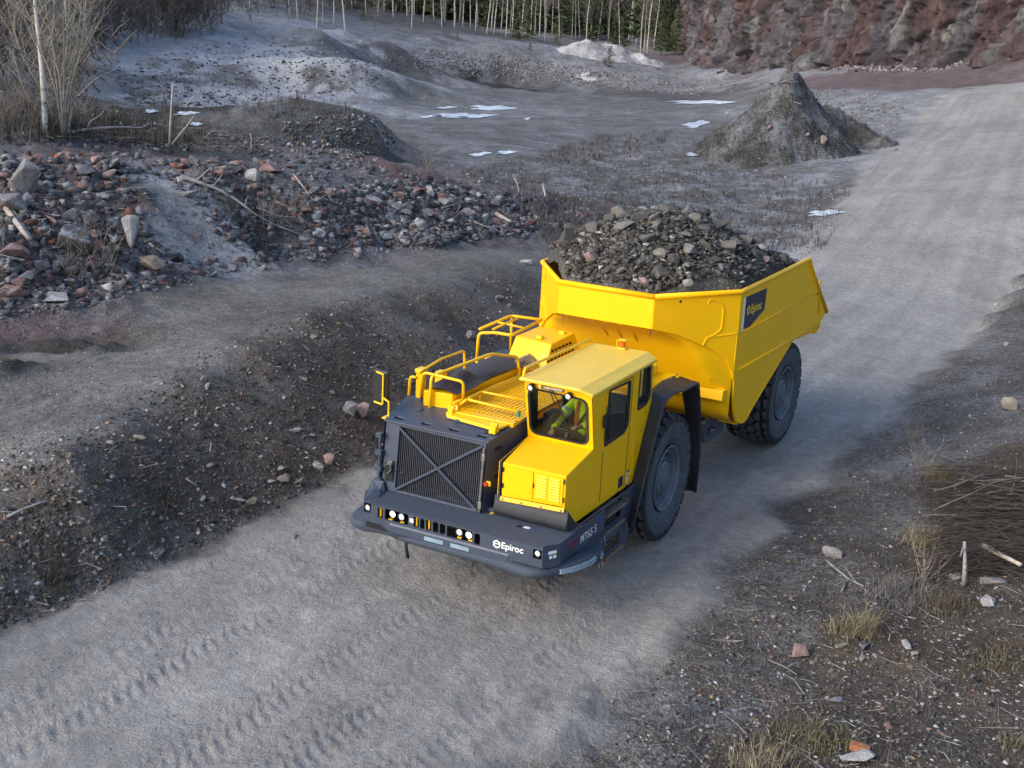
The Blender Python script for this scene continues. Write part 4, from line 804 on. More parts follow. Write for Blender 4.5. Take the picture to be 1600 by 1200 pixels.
# lower side panel with steps
pan = [(2.86, 1.09), (2.64, 1.10), (.90, 1.085), (.60, 1.10), (.85, .26), (1.10, .20), (1.95, .27), (2.3, .60), (2.86, .75)]
st_h = [rrect(1.16, .985, 1.76, 1.06, .02), rrect(1.16, .74, 1.76, .885, .02), rrect(1.14, .33, 1.70, .50, .02), rrect(1.86, .42, 1.95, .52, .01), rrect(1.93, .82, 1.98, 1.0, .01)]
m = MB(); m.sheet([pan]+st_h, FY, 1.48, 1.51); part(m, 'lower_side_panel', GR, bevel=.005)
m = MB(); m.box(.95, 2.6, 1.20, 1.24, .25, 1.08); part(m, 'step_well', M['core'])
for x0, x1, z in ((1.14, 1.80, .955), (1.14, 1.80, .70), (1.12, 1.80, .29)):
    m = MB(); m.box(x0, x1, 1.54, 1.575, z-.02, z+.02); m.box(x0, x1, 1.22, 1.25, z-.02, z+.02); m.box(x0, x0+.025, 1.2, 1.57, z-.03, z+.02); m.box(x1-.025, x1, 1.2, 1.57, z-.03, z+.02)
    for k in range(5): m.box(x0, x1, 1.28+k*.055, 1.30+k*.055, z-.015, z+.012)
    part(m, 'step', M['stepmetal'], bevel=.003)
for z, x in ((.62, 1.88), (.24, 1.90)):
    m = MB(); m.tube([(x+.035*math.cos(a)*1.0-.02, 1.54+.045*math.cos(a), z+.075*math.sin(a)) for a in np.linspace(0, 2*PI, 21)[:-1]], .008, 6, closed=True); part(m, 'cable_loop', M['steel'], smooth=True)
m = MB()
for z in (.60, .98): m.tube([(1.06, 1.52, z), (1.06, 1.56, z+.02), (1.05, 1.56, z-.05)], .012, 6)
part(m, 'step_hooks', M['steel'], stuff=True)
m = MB()
for y in np.linspace(1.25, 2.15, 6): m.tube([(y, 1.512, .62), (y-.06, 1.512, .625)], .008, 4)
part(m, 'weld_marks', M['stepmetal'], stuff=True)
m = MB(); m.tube([(2.86, 1.515, .80), (2.1, 1.515, .72), (.9, 1.515, .70)], .008, 4); m.tube([(2.8, 1.54, 1.10), (2.0, 1.525, 1.0)], .008, 4); part(m, 'panel_fold', GR, stuff=True)
m = MB(); m.tube([(2.96, .30, 1.10), (2.75, .45, 1.13)], .012, 6); part(m, 'grab_cable', M['logoyellow'])
# ---- left mudguard: a bent rubber sheet, and the flap behind the wheel
def rubber(name, inn, out, nj):
    A3 = [tuple(p) for p in rpath(inn, .10, 3)]; B3 = [tuple(p) for p in rpath(out, .10, 3)]; n_ = len(A3); V_ = []; F_ = []
    for i in range(n_):
        for j in range(nj+1):
            v = j/nj; a_, b_ = Vector(A3[i]), Vector(B3[i]); p = a_.lerp(b_, v); p.z += .012*math.sin(i*.9+v*4); V_.append(tuple(p))
    for i in range(n_-1):
        for j in range(nj): F_.append((i*(nj+1)+j, i*(nj+1)+j+1, (i+1)*(nj+1)+j+1, (i+1)*(nj+1)+j))
    m = MB(); m.add(V_, F_); o = part(m, name, M['rubber'], 2, smooth=60); sd = o.modifiers.new('thickness', 'SOLIDIFY'); sd.thickness = .018
rubber('left_mudguard', [(1.24, 1.57, .62), (1.04, 1.57, 1.22), (.77, 1.57, 1.78), (.49, 1.57, 2.33), (.44, 1.53, 2.47), (.15, 1.46, 2.47), (-.30, 1.42, 2.45), (-.95, 1.40, 2.40)],
       [(1.40, 1.80, .70), (1.14, 1.80, 1.20), (.84, 1.80, 1.74), (.56, 1.80, 2.26), (.40, 1.80, 2.41), (.05, 1.80, 2.42), (-.40, 1.80, 2.36), (-.97, 1.80, 2.33)], 6)
rubber('mud_flap', [(-.98, 1.40, 2.38), (-1.10, 1.46, 2.22), (-1.36, 1.50, 1.60), (-1.50, 1.52, 1.05), (-1.55, 1.52, .30)], [(-.98, 1.80, 2.32), (-1.05, 1.80, 2.14), (-1.20, 1.80, 1.68), (-1.33, 1.80, 1.15), (-1.31, 1.80, .38)], 5)
m = MB(); m.sheet([[(.45, 1.10), (.10, 2.12), (-1.3, 2.12), (-1.42, 1.0), (-1.0, .9), (.2, .9)]], FY, .62, .66); part(m, 'wheel_arch_liner', Y)
m = MB()
for x, z in ((.0, 2.02), (-.35, 2.05), (-.75, 2.05), (-1.1, 2.0), (-1.25, 1.7), (-1.3, 1.4), (-.4, 1.95), (-.85, 1.9)): m.prism(circ((x, z), .018, 8), FY, .661, .67)
for x in (-.2, -.55, -.9, -1.2): m.prism(circ((x-.1, 1.30), .014, 8), FZ, 2.29, 2.33)
part(m, 'liner_bolts', M['steel'], stuff=True)
# ---- dump body
DY = 1.87
dside = [(-2.48, 3.55), (-6.06, 3.60), (-6.22, 3.40), (-7.64, 2.32), (-7.10, 2.06), (-5.60, 2.13)]+[(-3.62, 1.28)]+[(-3.42, 1.14), (-3.28, 1.11), (-3.10, 1.13), (-2.86, 1.22), (-2.70, 1.42), (-2.57, 1.75), (-2.50, 2.10), (-2.46, 2.42)]
for s in (1, -1):
    m = MB(); m.sheet([dside], FY, s*DY, s*(DY-.05)); part(m, 'body_side', Y, False, bevel=.012)
    # wing plate between front and side
    wl = [(0, 3.0), (.30, 2.88), (.72, 2.60), (.88, 2.42), (.965, 2.22), (1.0, 2.05), (1.0, 3.54), (0, 3.52)]
    f_ = lambda u, v, w_: (-1.25-1.23*u-w_*.63*1, s*(.86+1.01*u)-s*w_*.77, v)
    m = MB(); m.sheet([wl], f_, 0, .045); part(m, 'body_wing', Y, False, bevel=.01)
    m = MB(); m.tube([f_(u, v, -.004) for u, v in rpoly([(.62, 3.49), (.80, 3.36), (.80, 2.92), (.62, 2.80), (.60, 2.66)], .12)], .012, 6); m.tube([f_(u, v, -.004) for u, v in ((.62, 2.82), (.97, 2.86))], .010, 6); part(m, 'pressed_rib', Y, False)
    for pts, r in ((((-2.62, 2.21), (-7.05, 2.16)), .022), (((-2.70, 2.86), (-6.62, 2.86)), .016), (((-6.02, 3.52), (-6.92, 2.82), (-7.10, 2.40)), .016), (((-3.35, 1.19), (-3.66, 1.34), (-5.62, 2.17)), .010)):
        m = MB(); m.tube([(x, s*(DY+.004), z) for x, z in pts], r, 6); part(m, 'side_rib', Y, False, smooth=True)
    m = MB(); m.tube(rpath([(-1.25, s*.86, 3.535), (-2.48, s*DY, 3.565), (-6.06, s*DY, 3.615), (-6.25, s*DY, 3.42), (-7.64, s*DY, 2.33)], .03), .045, 8); part(m, 'rim_tube', Y, False, smooth=True)
m = MB(); m.sheet([[(-.86, 3.0), (.86, 3.0), (.86, 3.52), (-.86, 3.52)]], FX, -1.25, -1.30); part(m, 'body_front', Y, False, bevel=.01)
m = MB(); m.tube([(-1.25, -.86, 3.535), (-1.25, .86, 3.535)], .045, 8); part(m, 'rim_tube', Y, False, smooth=True)
bp_ = [(p[0], p[1]) for p in rpath([(-1.29, 3.03, 0), (-1.80, 2.74, 0), (-2.16, 2.12, 0), (-2.36, 1.6, 0), (-2.62, 1.28, 0), (-3.1, 1.13, 0)], .22)]
ys_ = np.linspace(-1.83, 1.83, 41); V_ = [(min(x, -1.31-1.218*max(0, abs(y)-.86)), y, z) for x, z in bp_ for y in ys_]; k_ = len(ys_)
m = MB(); m.add(V_, [(i*k_+j, i*k_+j+1, (i+1)*k_+j+1, (i+1)*k_+j) for i in range(len(bp_)-1) for j in range(k_-1)]); part(m, 'body_belly', Y, False, smooth=35)
m = MB(); m.ribbon([(-3.0, 1.13), (-3.42, 1.13), (-5.6, 2.1), (-7.2, 2.0), (-7.62, 2.28)], FY, -1.82, 1.82, .05); part(m, 'body_floor', Y, False)
m = MB(); m.hexa([(-2.20, .75, 1.74), (-2.20, 1.80, 1.74), (-2.42, 1.80, 1.70), (-2.42, .75, 1.70), (-2.24, .75, 1.90), (-2.24, 1.80, 1.90), (-2.38, 1.80, 1.92), (-2.38, .75, 1.92)]); part(m, 'belly_bar', Y, False, bevel=.012)
for y in (-.25, .02, .30): m = MB(); m.tube(rpath([(-1.36, y-.12, 2.99), (-1.64, y, 2.86), (-1.98, y+.06, 2.52)], .1), .022, 6); part(m, 'belly_rib', Y, False, smooth=True)
m = MB(); m.hexa([(-7.05, DY-.3, 1.98), (-7.30, DY-.3, 2.05), (-7.30, DY, 2.05), (-7.05, DY, 1.98), (-7.05, DY-.3, 2.10), (-7.35, DY-.3, 2.2), (-7.35, DY, 2.2), (-7.05, DY, 2.10)]); m.box(-7.0, -6.9, DY, DY+.02, 3.0, 3.08); part(m, 'tail_bracket', Y, False, bevel=.01)
m = MB(); m.prism(circ((-6.86, 2.82), .03, 10), FY, DY+.001, DY+.006); m.add([f_p for f_p in [(-1.60, 1.15, 3.46), (-1.63, 1.175, 3.46), (-1.63, 1.175, 3.42), (-1.60, 1.15, 3.42)]], [(0, 1, 2, 3)]); part(m, 'drain_hole', M['core'], False)
lgp = [(-2.72, 3.44), (-3.74, 3.43), (-3.72, 3.06), (-3.02, 2.87), (-2.72, 2.89)]
m = MB(); m.prism(lgp, FY, DY, DY+.004); part(m, 'logo_panel', M['navy'], False)
m = MB(); m.prism([(-2.62, 3.44), (-2.70, 3.44), (-2.70, 2.87), (-2.62, 2.87)], FY, DY, DY+.005); part(m, 'lettering_strip', M['white'], False)
t_ = text('Epiroc', .205, lambda u, v, w_: (-3.00-u, DY+.006, 3.11+v), .006); part(t_, 'lettering', M['logoyellow'], False)
fL = lambda u, v, w_: (u, DY+.004+w_, v)
part(hexlogo(-2.885, 3.185, .085, fL, 0), 'emblem', M['logoyellow'], False)
# ================================================================ DRIVER
def skin_body(name, pts, edges, rad, mt, parent=None, sub=1, root=0):
    me = bpy.data.meshes.new(name); me.from_pydata(pts, edges, []); o = bpy.data.objects.new(name, me); COL.objects.link(o)
    o.modifiers.new('skin', 'SKIN'); sv = me.skin_vertices if len(me.skin_vertices) else None
    if sv is None:
        b = bmesh.new(); b.from_mesh(me); b.verts.layers.skin.verify(); b.to_mesh(me); b.free()
    lay = me.skin_vertices[0].data
    for i, r in enumerate(rad): lay[i].radius = (r, r) if isinstance(r, (int, float)) else r; lay[i].use_root = (i == root)
    s_ = o.modifiers.new('sub', 'SUBSURF'); s_.levels = sub; s_.render_levels = sub
    dg = bpy.context.evaluated_depsgraph_get(); m2 = bpy.data.meshes.new_from_object(o.evaluated_get(dg)); bpy.data.objects.remove(o)
    m2.name = name; m2.materials.clear(); m2.materials.append(mt); m2.shade_smooth(); return m2
px_, py_ = 1.33, .92
B = [(px_, py_, 1.86), (px_, py_, 2.02), (px_-.03, py_, 2.20), (px_-.02, py_, 2.38), (px_+.0, py_, 2.48), (px_+.03, py_, 2.56),     # 0..5 pelvis..neck
     (px_+.06, py_, 2.66), (px_+.07, py_, 2.76),                                                   # head
     (px_, py_-.20, 2.38), (px_+.28, py_-.29, 2.20), (px_+.56, py_-.24, 2.12), (px_+.63, py_-.23, 2.11),  # right arm
     (px_, py_+.20, 2.38), (px_+.22, py_+.25, 2.20), (px_+.46, py_+.14, 2.20), (px_+.53, py_+.12, 2.21),  # left arm
     (px_+.02, py_-.10, 1.86), (px_+.46, py_-.14, 1.88), (px_+.60, py_-.14, 1.50), (px_+.72, py_-.14, 1.36),
     (px_+.02, py_+.10, 1.86), (px_+.46, py_+.14, 1.88), (px_+.60, py_+.14, 1.50), (px_+.72, py_+.14, 1.36)]
E_ = [(0, 1), (1, 2), (2, 3), (3, 4), (4, 5), (5, 6), (6, 7), (3, 8), (8, 9), (9, 10), (10, 11), (3, 12), (12, 13), (13, 14), (14, 15), (0, 16), (16, 17), (17, 18), (18, 19), (0, 20), (20, 21), (21, 22), (22, 23)]
R_ = [(.15, .13), (.15, .12), (.16, .12), (.15, .10), (.07, .06), .055, .09, .085, .065, .05, .036, .03, .065, .05, .036, .03, .09, .075, .05, .04, .09, .075, .05, .04]
bm_ = skin_body('person', B, E_, R_, M['skin'], sub=2); bm_.transform(MFB)
PER = tag(link('person', bm_), 'driver in a yellow hi-vis jacket with orange straps at the wheel in the yellow cab', 'person')
def cloth(name, idx, k, mt, sub=2, extra=.018):
    remap = {v: i for i, v in enumerate(idx)}; ed = [(remap[a], remap[b]) for a, b in E_ if a in remap and b in remap]
    rr2 = [tuple(q+extra for q in (R_[i] if isinstance(R_[i], tuple) else (R_[i], R_[i]))) for i in idx]
    me = skin_body(name, [B[i] for i in idx], ed, rr2, mt, sub=sub); me.transform(MFB); o = link(name, me); o.parent = PER; return o
cloth('jacket', [0, 1, 2, 3, 4, 8, 9, 10, 12, 13, 14], 0, M['hivis'])
cloth('trousers', [0, 16, 17, 18, 20, 21, 22], 0, M['trouser'], extra=.012)
def band(c, d, r, w_, mt, name='reflective_band', rz=None):
    c = Vector(c); d = Vector(d).normalized(); o = d.orthogonal().normalized(); b = d.cross(o)
    m = MB(); m.lathe([(r, -w_), (r+.003, 0), (r, w_)], lambda a, r_, v: tuple(c+(o*math.cos(a)+b*math.sin(a))*r_+d*v), 20, False); o2 = m.build(name, mt, PER, True, smooth=True)
    return o2
for sgn in (-1, 1):
    a_, b_ = Vector(B[8 if sgn < 0 else 12]), Vector(B[9 if sgn < 0 else 13]); band(a_.lerp(b_, .55), b_-a_, .082, .022, M['silverband']); band(a_.lerp(b_, .80), b_-a_, .076, .016, M['silverband'])
    a_, b_ = Vector(B[9 if sgn < 0 else 13]), Vector(B[10 if sgn < 0 else 14]); band(a_.lerp(b_, .5), b_-a_, .066, .018, M['silverband'])
for s_y in (-.085, .085):
    m = MB(); m.ribbon([(px_-.02, 2.475), (px_+.09, 2.44), (px_+.155, 2.30), (px_+.165, 2.05)], FY, py_+s_y-.022, py_+s_y+.022, .008); m.build('orange_strap', M['orange'], PER, True)
m = MB(); m.tube([(px_+.12, py_+.14, 2.42), (px_+.185, py_, 2.20), (px_+.17, py_-.12, 1.95)], .018, 6); m.build('seat_belt', M['trouser'], PER, True)
for sgn, wr in ((-1, 11), (1, 15)):     # hands closed on the rim
    wv = Vector(B[wr]); el = Vector(B[wr-1]); d = (wv-el).normalized(); u = Vector((0, 1, 0))*(-sgn)
    pts = [el, wv, wv+d*.05]; ed = [(0, 1), (1, 2)]; rd = [.026, (.036, .02), (.034, .018)]
    for k in range(4):
        base = wv+d*.055+u*(k-1.5)*.019; ln = (.036, .042, .040, .032)[k]; i0 = len(pts)
        pts += [base, base+d*ln*.8+Vector((0, 0, -.004)), base+d*ln*1.1+Vector((0, 0, -.030)), base+d*ln*.4+Vector((0, 0, -.045))]; ed += [(2, i0), (i0, i0+1), (i0+1, i0+2), (i0+2, i0+3)]; rd += [.0095, .009, .0085, .008]
    i0 = len(pts); tb = wv+d*.01+u*.03; pts += [tb, tb+d*.03+u*.015+Vector((0, 0, -.01)), tb+d*.05+u*.008+Vector((0, 0, -.03))]; ed += [(1, i0), (i0, i0+1), (i0+1, i0+2)]; rd += [.012, .0105, .0095]
    me = skin_body('hand', [tuple(p) for p in pts], ed, rd, M['skin'], sub=1); me.transform(MFB); o = link('hand', me); o.parent = PER
hc = Vector((px_+.075, py_, 2.72))
hm = MB(); hm.lathe([(.0, -.118), (.062, -.105), (.085, -.06), (.098, .0), (.10, .05), (.085, .10), (.05, .125), (0, .132)], lambda a, r, w_: (hc.x+r*math.cos(a)*1.05, hc.y+r*math.sin(a)*.86, hc.z+w_), 20)
hd_ = hm.build('head', M['skin'], PER, True, smooth=True)
m = MB(); m.tube([(hc.x+.10, hc.y, hc.z+.03), (hc.x+.125, hc.y, hc.z-.015), (hc.x+.10, hc.y, hc.z-.03)], .012, 6); m.build('nose', M['skin'], hd_, True, smooth=True)
for s_ in (-1, 1):
    m = MB(); m.tube([(hc.x+.092, hc.y+s_*.033, hc.z+.022), (hc.x+.097, hc.y+s_*.033, hc.z+.022)], .011, 8); m.build('eye', BK, hd_, True)
    m = MB(); m.tube([(hc.x-.01, hc.y+s_*.085, hc.z+.03), (hc.x-.015, hc.y+s_*.098, hc.z), (hc.x-.005, hc.y+s_*.086, hc.z-.03)], .012, 6); m.build('ear', M['skin'], hd_, True, smooth=True)
m = MB(); m.tube([(hc.x+.095, hc.y-.025, hc.z-.055), (hc.x+.103, hc.y, hc.z-.057), (hc.x+.095, hc.y+.025, hc.z-.055)], .006, 6); m.build('mouth', M['red'], hd_, True)
m = MB(); m.lathe([(.104, .02), (.108, .06), (.094, .11), (.05, .14), (0, .145)], lambda a, r, w_: (hc.x-.012+r*math.cos(a)*1.0, hc.y+r*math.sin(a)*.88, hc.z+w_), 20, False); m.build('hair', M['hair'], hd_, True, smooth=True)
# ================================================================ ROCKS, HEAPS, LOAD
def rock_mat(name, stops, rough=.9, frost=.0):
    q = NT(name); oi = q.n('ObjectInfo'); tc = q.n('TexCoord').outputs['Object']; n_ = q.noise(3.5, 6, .75, tc)
    c = q.ramp(oi.outputs['Random'], stops); c = q.mix(1, c, q.ramp(n_, [(.3, .62), (.7, 1.4)]), 'MULTIPLY')
    sp = q.noise(22, 3, .8, tc); c = q.mix(1, c, q.ramp(sp, [(.35, .7), (.65, 1.25)]), 'MULTIPLY')
    if frost: geo = q.n('NewGeometry'); s_ = q.n('SeparateXYZ'); q.l(geo.outputs['Normal'], s_.inputs[0]); f = q.math('MULTIPLY', q.ramp(q.noise(5, 6, .8, tc), [(.48, 0), (.62, 1)]), q.math('MULTIPLY', s_.outputs[2], frost), True); c = q.mix(f, c, (.42, .43, .46))
    q.l(c, q.b.inputs['Base Color']); q.b.inputs['Roughness'].default_value = rough; q.b.inputs['Specular IOR Level'].default_value = .3
    q.bump(q.math('ADD', n_, q.math('MULTIPLY', sp, .3)), .7, .04); return q.m
RM = {'grey': rock_mat('grey_rock', [(0, (.10, .095, .095)), (.5, (.17, .16, .155)), (1, (.27, .26, .25))], frost=.5),
      'red': rock_mat('reddish_granite', [(0, (.15, .075, .062)), (.5, (.20, .125, .11)), (1, (.26, .17, .15))], frost=.35),
      'pale': rock_mat('pale_rock', [(0, (.22, .215, .21)), (1, (.34, .33, .32))]), 'tan': rock_mat('tan_rock', [(0, (.24, .19, .14)), (1, (.31, .27, .215))]),
      'pink': rock_mat('pink_granite', [(0, (.30, .20, .18)), (1, (.34, .24, .22))]), 'dark': rock_mat('dark_rock', [(0, (.05, .045, .043)), (1, (.09, .082, .08))], frost=.9),
      'load': rock_mat('quarried_ore_rock', [(0, (.068, .062, .054)), (.6, (.118, .109, .097)), (1, (.19, .178, .16))]), 'brick': rock_mat('orange_brick', [(0, (.34, .13, .06)), (1, (.38, .16, .08))])}
def hull_arrays(seed, n=15, el=(1, .8, .65)):
    r = random.Random(seed); b = bmesh.new()
    for _ in range(n):
        v = Vector((r.gauss(0, 1), r.gauss(0, 1), r.gauss(0, 1))).normalized()*(.75+.25*r.random()); b.verts.new((v.x*el[0], v.y*el[1], v.z*el[2]))
    bmesh.ops.convex_hull(b, input=b.verts); bmesh.ops.delete(b, geom=[v for v in b.verts if not v.link_faces], context='VERTS')
    bmesh.ops.triangulate(b, faces=b.faces); b.verts.index_update()
    V = np.array([v.co[:] for v in b.verts])*.5; F = np.array([[v.index for v in f.verts] for f in b.faces]); b.free(); return V, F
HULLS = [hull_arrays(100+i, 9+i % 5, (1, .75+.2*random.random(), .5+.3*random.random())) for i in range(14)]
SMALL = [hull_arrays(300+i, 8, (1, .8, .6)) for i in range(10)]
def rockmesh(i, key):
    nm = 'rock_%s' % key; me = bpy.data.meshes.new(nm); V, F = HULLS[i]; me.from_pydata(V.tolist(), [], F.tolist()); me.materials.append(RM[key])
    b = bmesh.new(); b.from_mesh(me); bmesh.ops.bevel(b, geom=list(b.edges), offset=.022, segments=1, affect='EDGES', clamp_overlap=True); b.to_mesh(me); b.free(); return me
_rm = {}
def rock(name, loc, size, key, label, cat='rock', group=None, el=(1, 1, 1), rot=None, sink=.22):
    i = RNG.integers(0, len(HULLS)); k = (i, key)
    if k not in _rm: _rm[k] = rockmesh(*k)
    o = bpy.data.objects.new(name, _rm[k]); COL.objects.link(o); o.location = (loc[0], loc[1], loc[2]+size*.30*el[2]-size*sink*.5)
    o.rotation_euler = rot or (RNG.normal()*.35, RNG.normal()*.35, RNG.random()*6.28); o.scale = (size*el[0], size*el[1], size*el[2])
    return tag(o, label, cat, group)
def batch(name, pos, siz, cols, mt, lib=SMALL, label=None, cat=None, flat=None):
    vs, fs, cs = [], [], []; off = 0; n = len(pos); ids = RNG.integers(0, len(lib), n); ang = RNG.random(n)*6.28; til = RNG.normal(size=n)*.5
    for k in range(len(lib)):
        m_ = np.where(ids == k)[0]
        if not len(m_): continue
        V, F = lib[k]; c, s = np.cos(ang[m_])[:, None], np.sin(ang[m_])[:, None]; ct, st = np.cos(til[m_])[:, None], np.sin(til[m_])[:, None]
        x, y, z = V[None, :, 0], V[None, :, 1]*ct-V[None, :, 2]*st, V[None, :, 1]*st+V[None, :, 2]*ct
        P = np.stack([x*c-y*s, x*s+y*c, z+0*x], -1)*siz[m_, None, None]+pos[m_, None, :]
        vs.append(P.reshape(-1, 3)); fs.append((F[None]+(np.arange(len(m_))*len(V))[:, None, None]+off).reshape(-1, 3)); off += P.shape[0]*P.shape[1]
        cs.append(np.repeat(cols[m_], len(V), 0))
    vs = np.concatenate(vs); fs = np.concatenate(fs); cs = np.concatenate(cs)
    me = bpy.data.meshes.new(name); me.vertices.add(len(vs)); me.vertices.foreach_set('co', vs.astype(np.float32).ravel())
    me.loops.add(fs.size); me.loops.foreach_set('vertex_index', fs.astype(np.int32).ravel()); me.polygons.add(len(fs)); me.polygons.foreach_set('loop_start', np.arange(0, fs.size, 3, dtype=np.int32)); me.update(calc_edges=True)
    a = me.color_attributes.new('Col', 'FLOAT_COLOR', 'POINT'); a.data.foreach_set('color', np.concatenate([cs, np.ones((len(cs), 1))], 1).astype(np.float32).ravel()); me.materials.append(mt)
    return tag(link(name, me), label, cat, None, 'stuff')
def vc_mat(name, rough=.9, bump=True):
    q = NT(name); c = q.n('VertexColor', layer_name='Col').outputs[0]; co = q.n('NewGeometry').outputs['Position']; n_ = q.noise(12, 5, .75, co)
    c = q.mix(1, c, q.ramp(n_, [(.3, .65), (.7, 1.35)]), 'MULTIPLY'); q.l(c, q.b.inputs['Base Color']); q.b.inputs['Roughness'].default_value = rough; q.b.inputs['Specular IOR Level'].default_value = .25
    if bump: q.bump(n_, .5, .02)
    return q.m
M['stones'] = vc_mat('mixed_stones')
def palette(n, mix):       # mix: list of (weight, rgb, spread)
    w_ = np.array([m_[0] for m_ in mix]); ix = RNG.choice(len(mix), n, p=w_/w_.sum()); c = np.array([m_[1] for m_ in mix])[ix]; s = np.array([m_[2] for m_ in mix])[ix]
    return np.clip(c*(1+RNG.normal(size=(n, 1))*s[:, None]), .01, .8)
def pip(P, poly):
    x, y = P[:, 0], P[:, 1]; c = np.zeros(len(P), bool); n = len(poly)
    for i in range(n):
        (x1, y1), (x2, y2) = poly[i], poly[i-1]
        k = ((y1 > y) != (y2 > y)) & (x < (x2-x1)*(y-y1)/((y2-y1)+1e-9)+x1); c ^= k
    return c
def scatter(poly, n, h=True, skip=None):      # surveyed outline -> random places on the ground inside it
    p = np.array(poly, float); lo, hi = p.min(0), p.max(0); out = []
    while len(out) < n:
        q = lo+RNG.random((n*2, 2))*(hi-lo); q = q[pip(q, poly)]; q = q if skip is None else q[~pip(q, skip)]; out += list(q)
    H = hits(np.array(out[:n])); H = H[~np.isnan(H[:, 0])]
    H[:, 2] = gz(H[:, 0], H[:, 1])
    return H
# --- the heap carried by the truck
def load_z(x, y):
    f = np.clip(1-((x+3.6)/2.28)**2, 0, 1)**.75; g = np.clip(1-(np.abs(y+.1)/2.1)**2, 0, 1)
    return 3.43+1.04*f*g+.10*fbm(x, y, 1.1, 3, s=5)*1.4
lx = np.linspace(-6.0, -1.33, 150); ly = np.linspace(-1.81, 1.81, 120); LX, LY = np.meshgrid(lx, ly, indexing='ij')
lim_ = np.minimum(1.81, .80+(-1.33-LX)/1.218); LYc = LY/1.81*lim_
LZ = load_z(LX, LYc)+.09*fbm(LX, LYc, 3, 4, .6, s=12)+.035*fbm(LX, LYc, 12, 3, .7, s=19)
LZ[0] = 2.6; LZ[-1] = 3.0; LZ[:, 0] -= .2; LZ[:, -1] -= .2
def simple_attr(shape, rgb, frost, peb, var=.2, X=None, Y=None):
    v = 1+var*2*fbm(X, Y, .9, 3, s=77) if X is not None else np.ones(shape)
    return {'Col': np.stack([rgb[0]*v, rgb[1]*v, rgb[2]*v, np.full(shape, frost)], -1), 'Aux': np.stack([np.full(shape, peb), np.zeros(shape), np.zeros(shape), np.ones(shape)], -1)}
me = grid_mesh('gravel_load', LX, LYc, LZ, M['ground'], simple_attr(LX.shape, (.082, .078, .068), 0, .9, X=LX, Y=LYc))
tag(link('gravel_load', me), 'dark dirt and fine rubble heaped in the yellow dump body', 'dirt load', None, 'stuff')
n = 6500; x = -1.38-RNG.random(n)*4.55; y = (RNG.random(n)*2-1)*np.minimum(1.80, .80+(-1.38-x)/1.218)
z = load_z(x, y)+.03+.04*RNG.random(n); sz = .04+.17*RNG.random(n)**2
batch('load_rubble', np.stack([x, y, z], 1), sz, palette(n, [(3, (.068, .061, .052), .3), (2, (.108, .100, .088), .3), (.4, (.26, .25, .23), .2)]), M['stones'], label='small broken stones mixed through the truck load', cat='rubble')
def loadrock(x, y, s, label, el=(1, 1, 1), g=None, key='load'): return rock('rock', (x, y, float(load_z(np.array([x]), np.array([y]))[0])), s, key, label, 'rock', g, el, sink=.15)
LG = 'broken rocks heaped in the dump body'
for px, py, s, lb, key in [(998, 385, .46, 'largest rounded grey rock in the middle of the truck load', 'load'), (1020, 365, .42, 'tall pointed rock just below the top of the load', 'load'), (922, 428, .34, 'pale squarish rock at the front left of the load', 'pink'),
   (985, 452, .28, 'pinkish block resting on the front rim of the dump body', 'pink'), (1188, 415, .32, 'pale round rock near the rear right end of the load', 'pale'), (1200, 425, .30, 'pinkish block beside the right rim at the rear of the load', 'pink'),
   (884, 385, .30, 'upright dark rock at the far left tip of the load', 'load'), (1000, 345, .36, 'flat pale topped rock on the crest of the load', 'pale'), (1085, 362, .36, 'leaning slab rock right of the crest of the load', 'load'),
   (972, 420, .30, 'angular rock left of centre, low in the load', 'load'), (1075, 450, .26, 'pale pebble shaped rock against the front right rim', 'pale')]:
    q = gpz(px, py, 3.95); q = gpz(px, py, 4.25 if py < 370 else (4.0 if py < 410 else 3.65)); q.x = max(-5.5, min(-1.5, q.x)); q.y = max(-1.65, min(1.65, q.y)); loadrock(q.x, q.y, s, lb, key=key)
pl = []
while len(pl) < 165:
    x = -1.48-random.random()*4.2; y = random.uniform(-1, 1)*min(1.70, .72+(-1.48-x)/1.218); s = .18+.46*random.random()**1.8
    if all((x-a)**2+(y-b)**2 > ((s+c)*.30)**2 for a, b, c in pl): pl.append((x, y, s))
for x, y, s in pl:
    if x < -2.8 and abs(y) < 1.1: s = min(s, .44)
    hi_ = float(load_z(np.array([x]), np.array([y]))[0]) > 4.05; fr_o = x > -2.6; big = s > .30
    lb = ('large ' if big else 'small ')+'angular grey brown rock '+('near the crest of the truck load' if hi_ else ('low at the front rim of the truck load' if fr_o else ('on the left flank of the truck load' if y < 0 else 'on the right flank of the truck load')))
    loadrock(x, y, s, lb, (1, .7+.3*random.random(), .7+.4*random.random()), LG+(' near the crest' if hi_ else ' at the front' if fr_o else ' on the left' if y < 0 else ' on the right')+(', large' if big else ', small'))
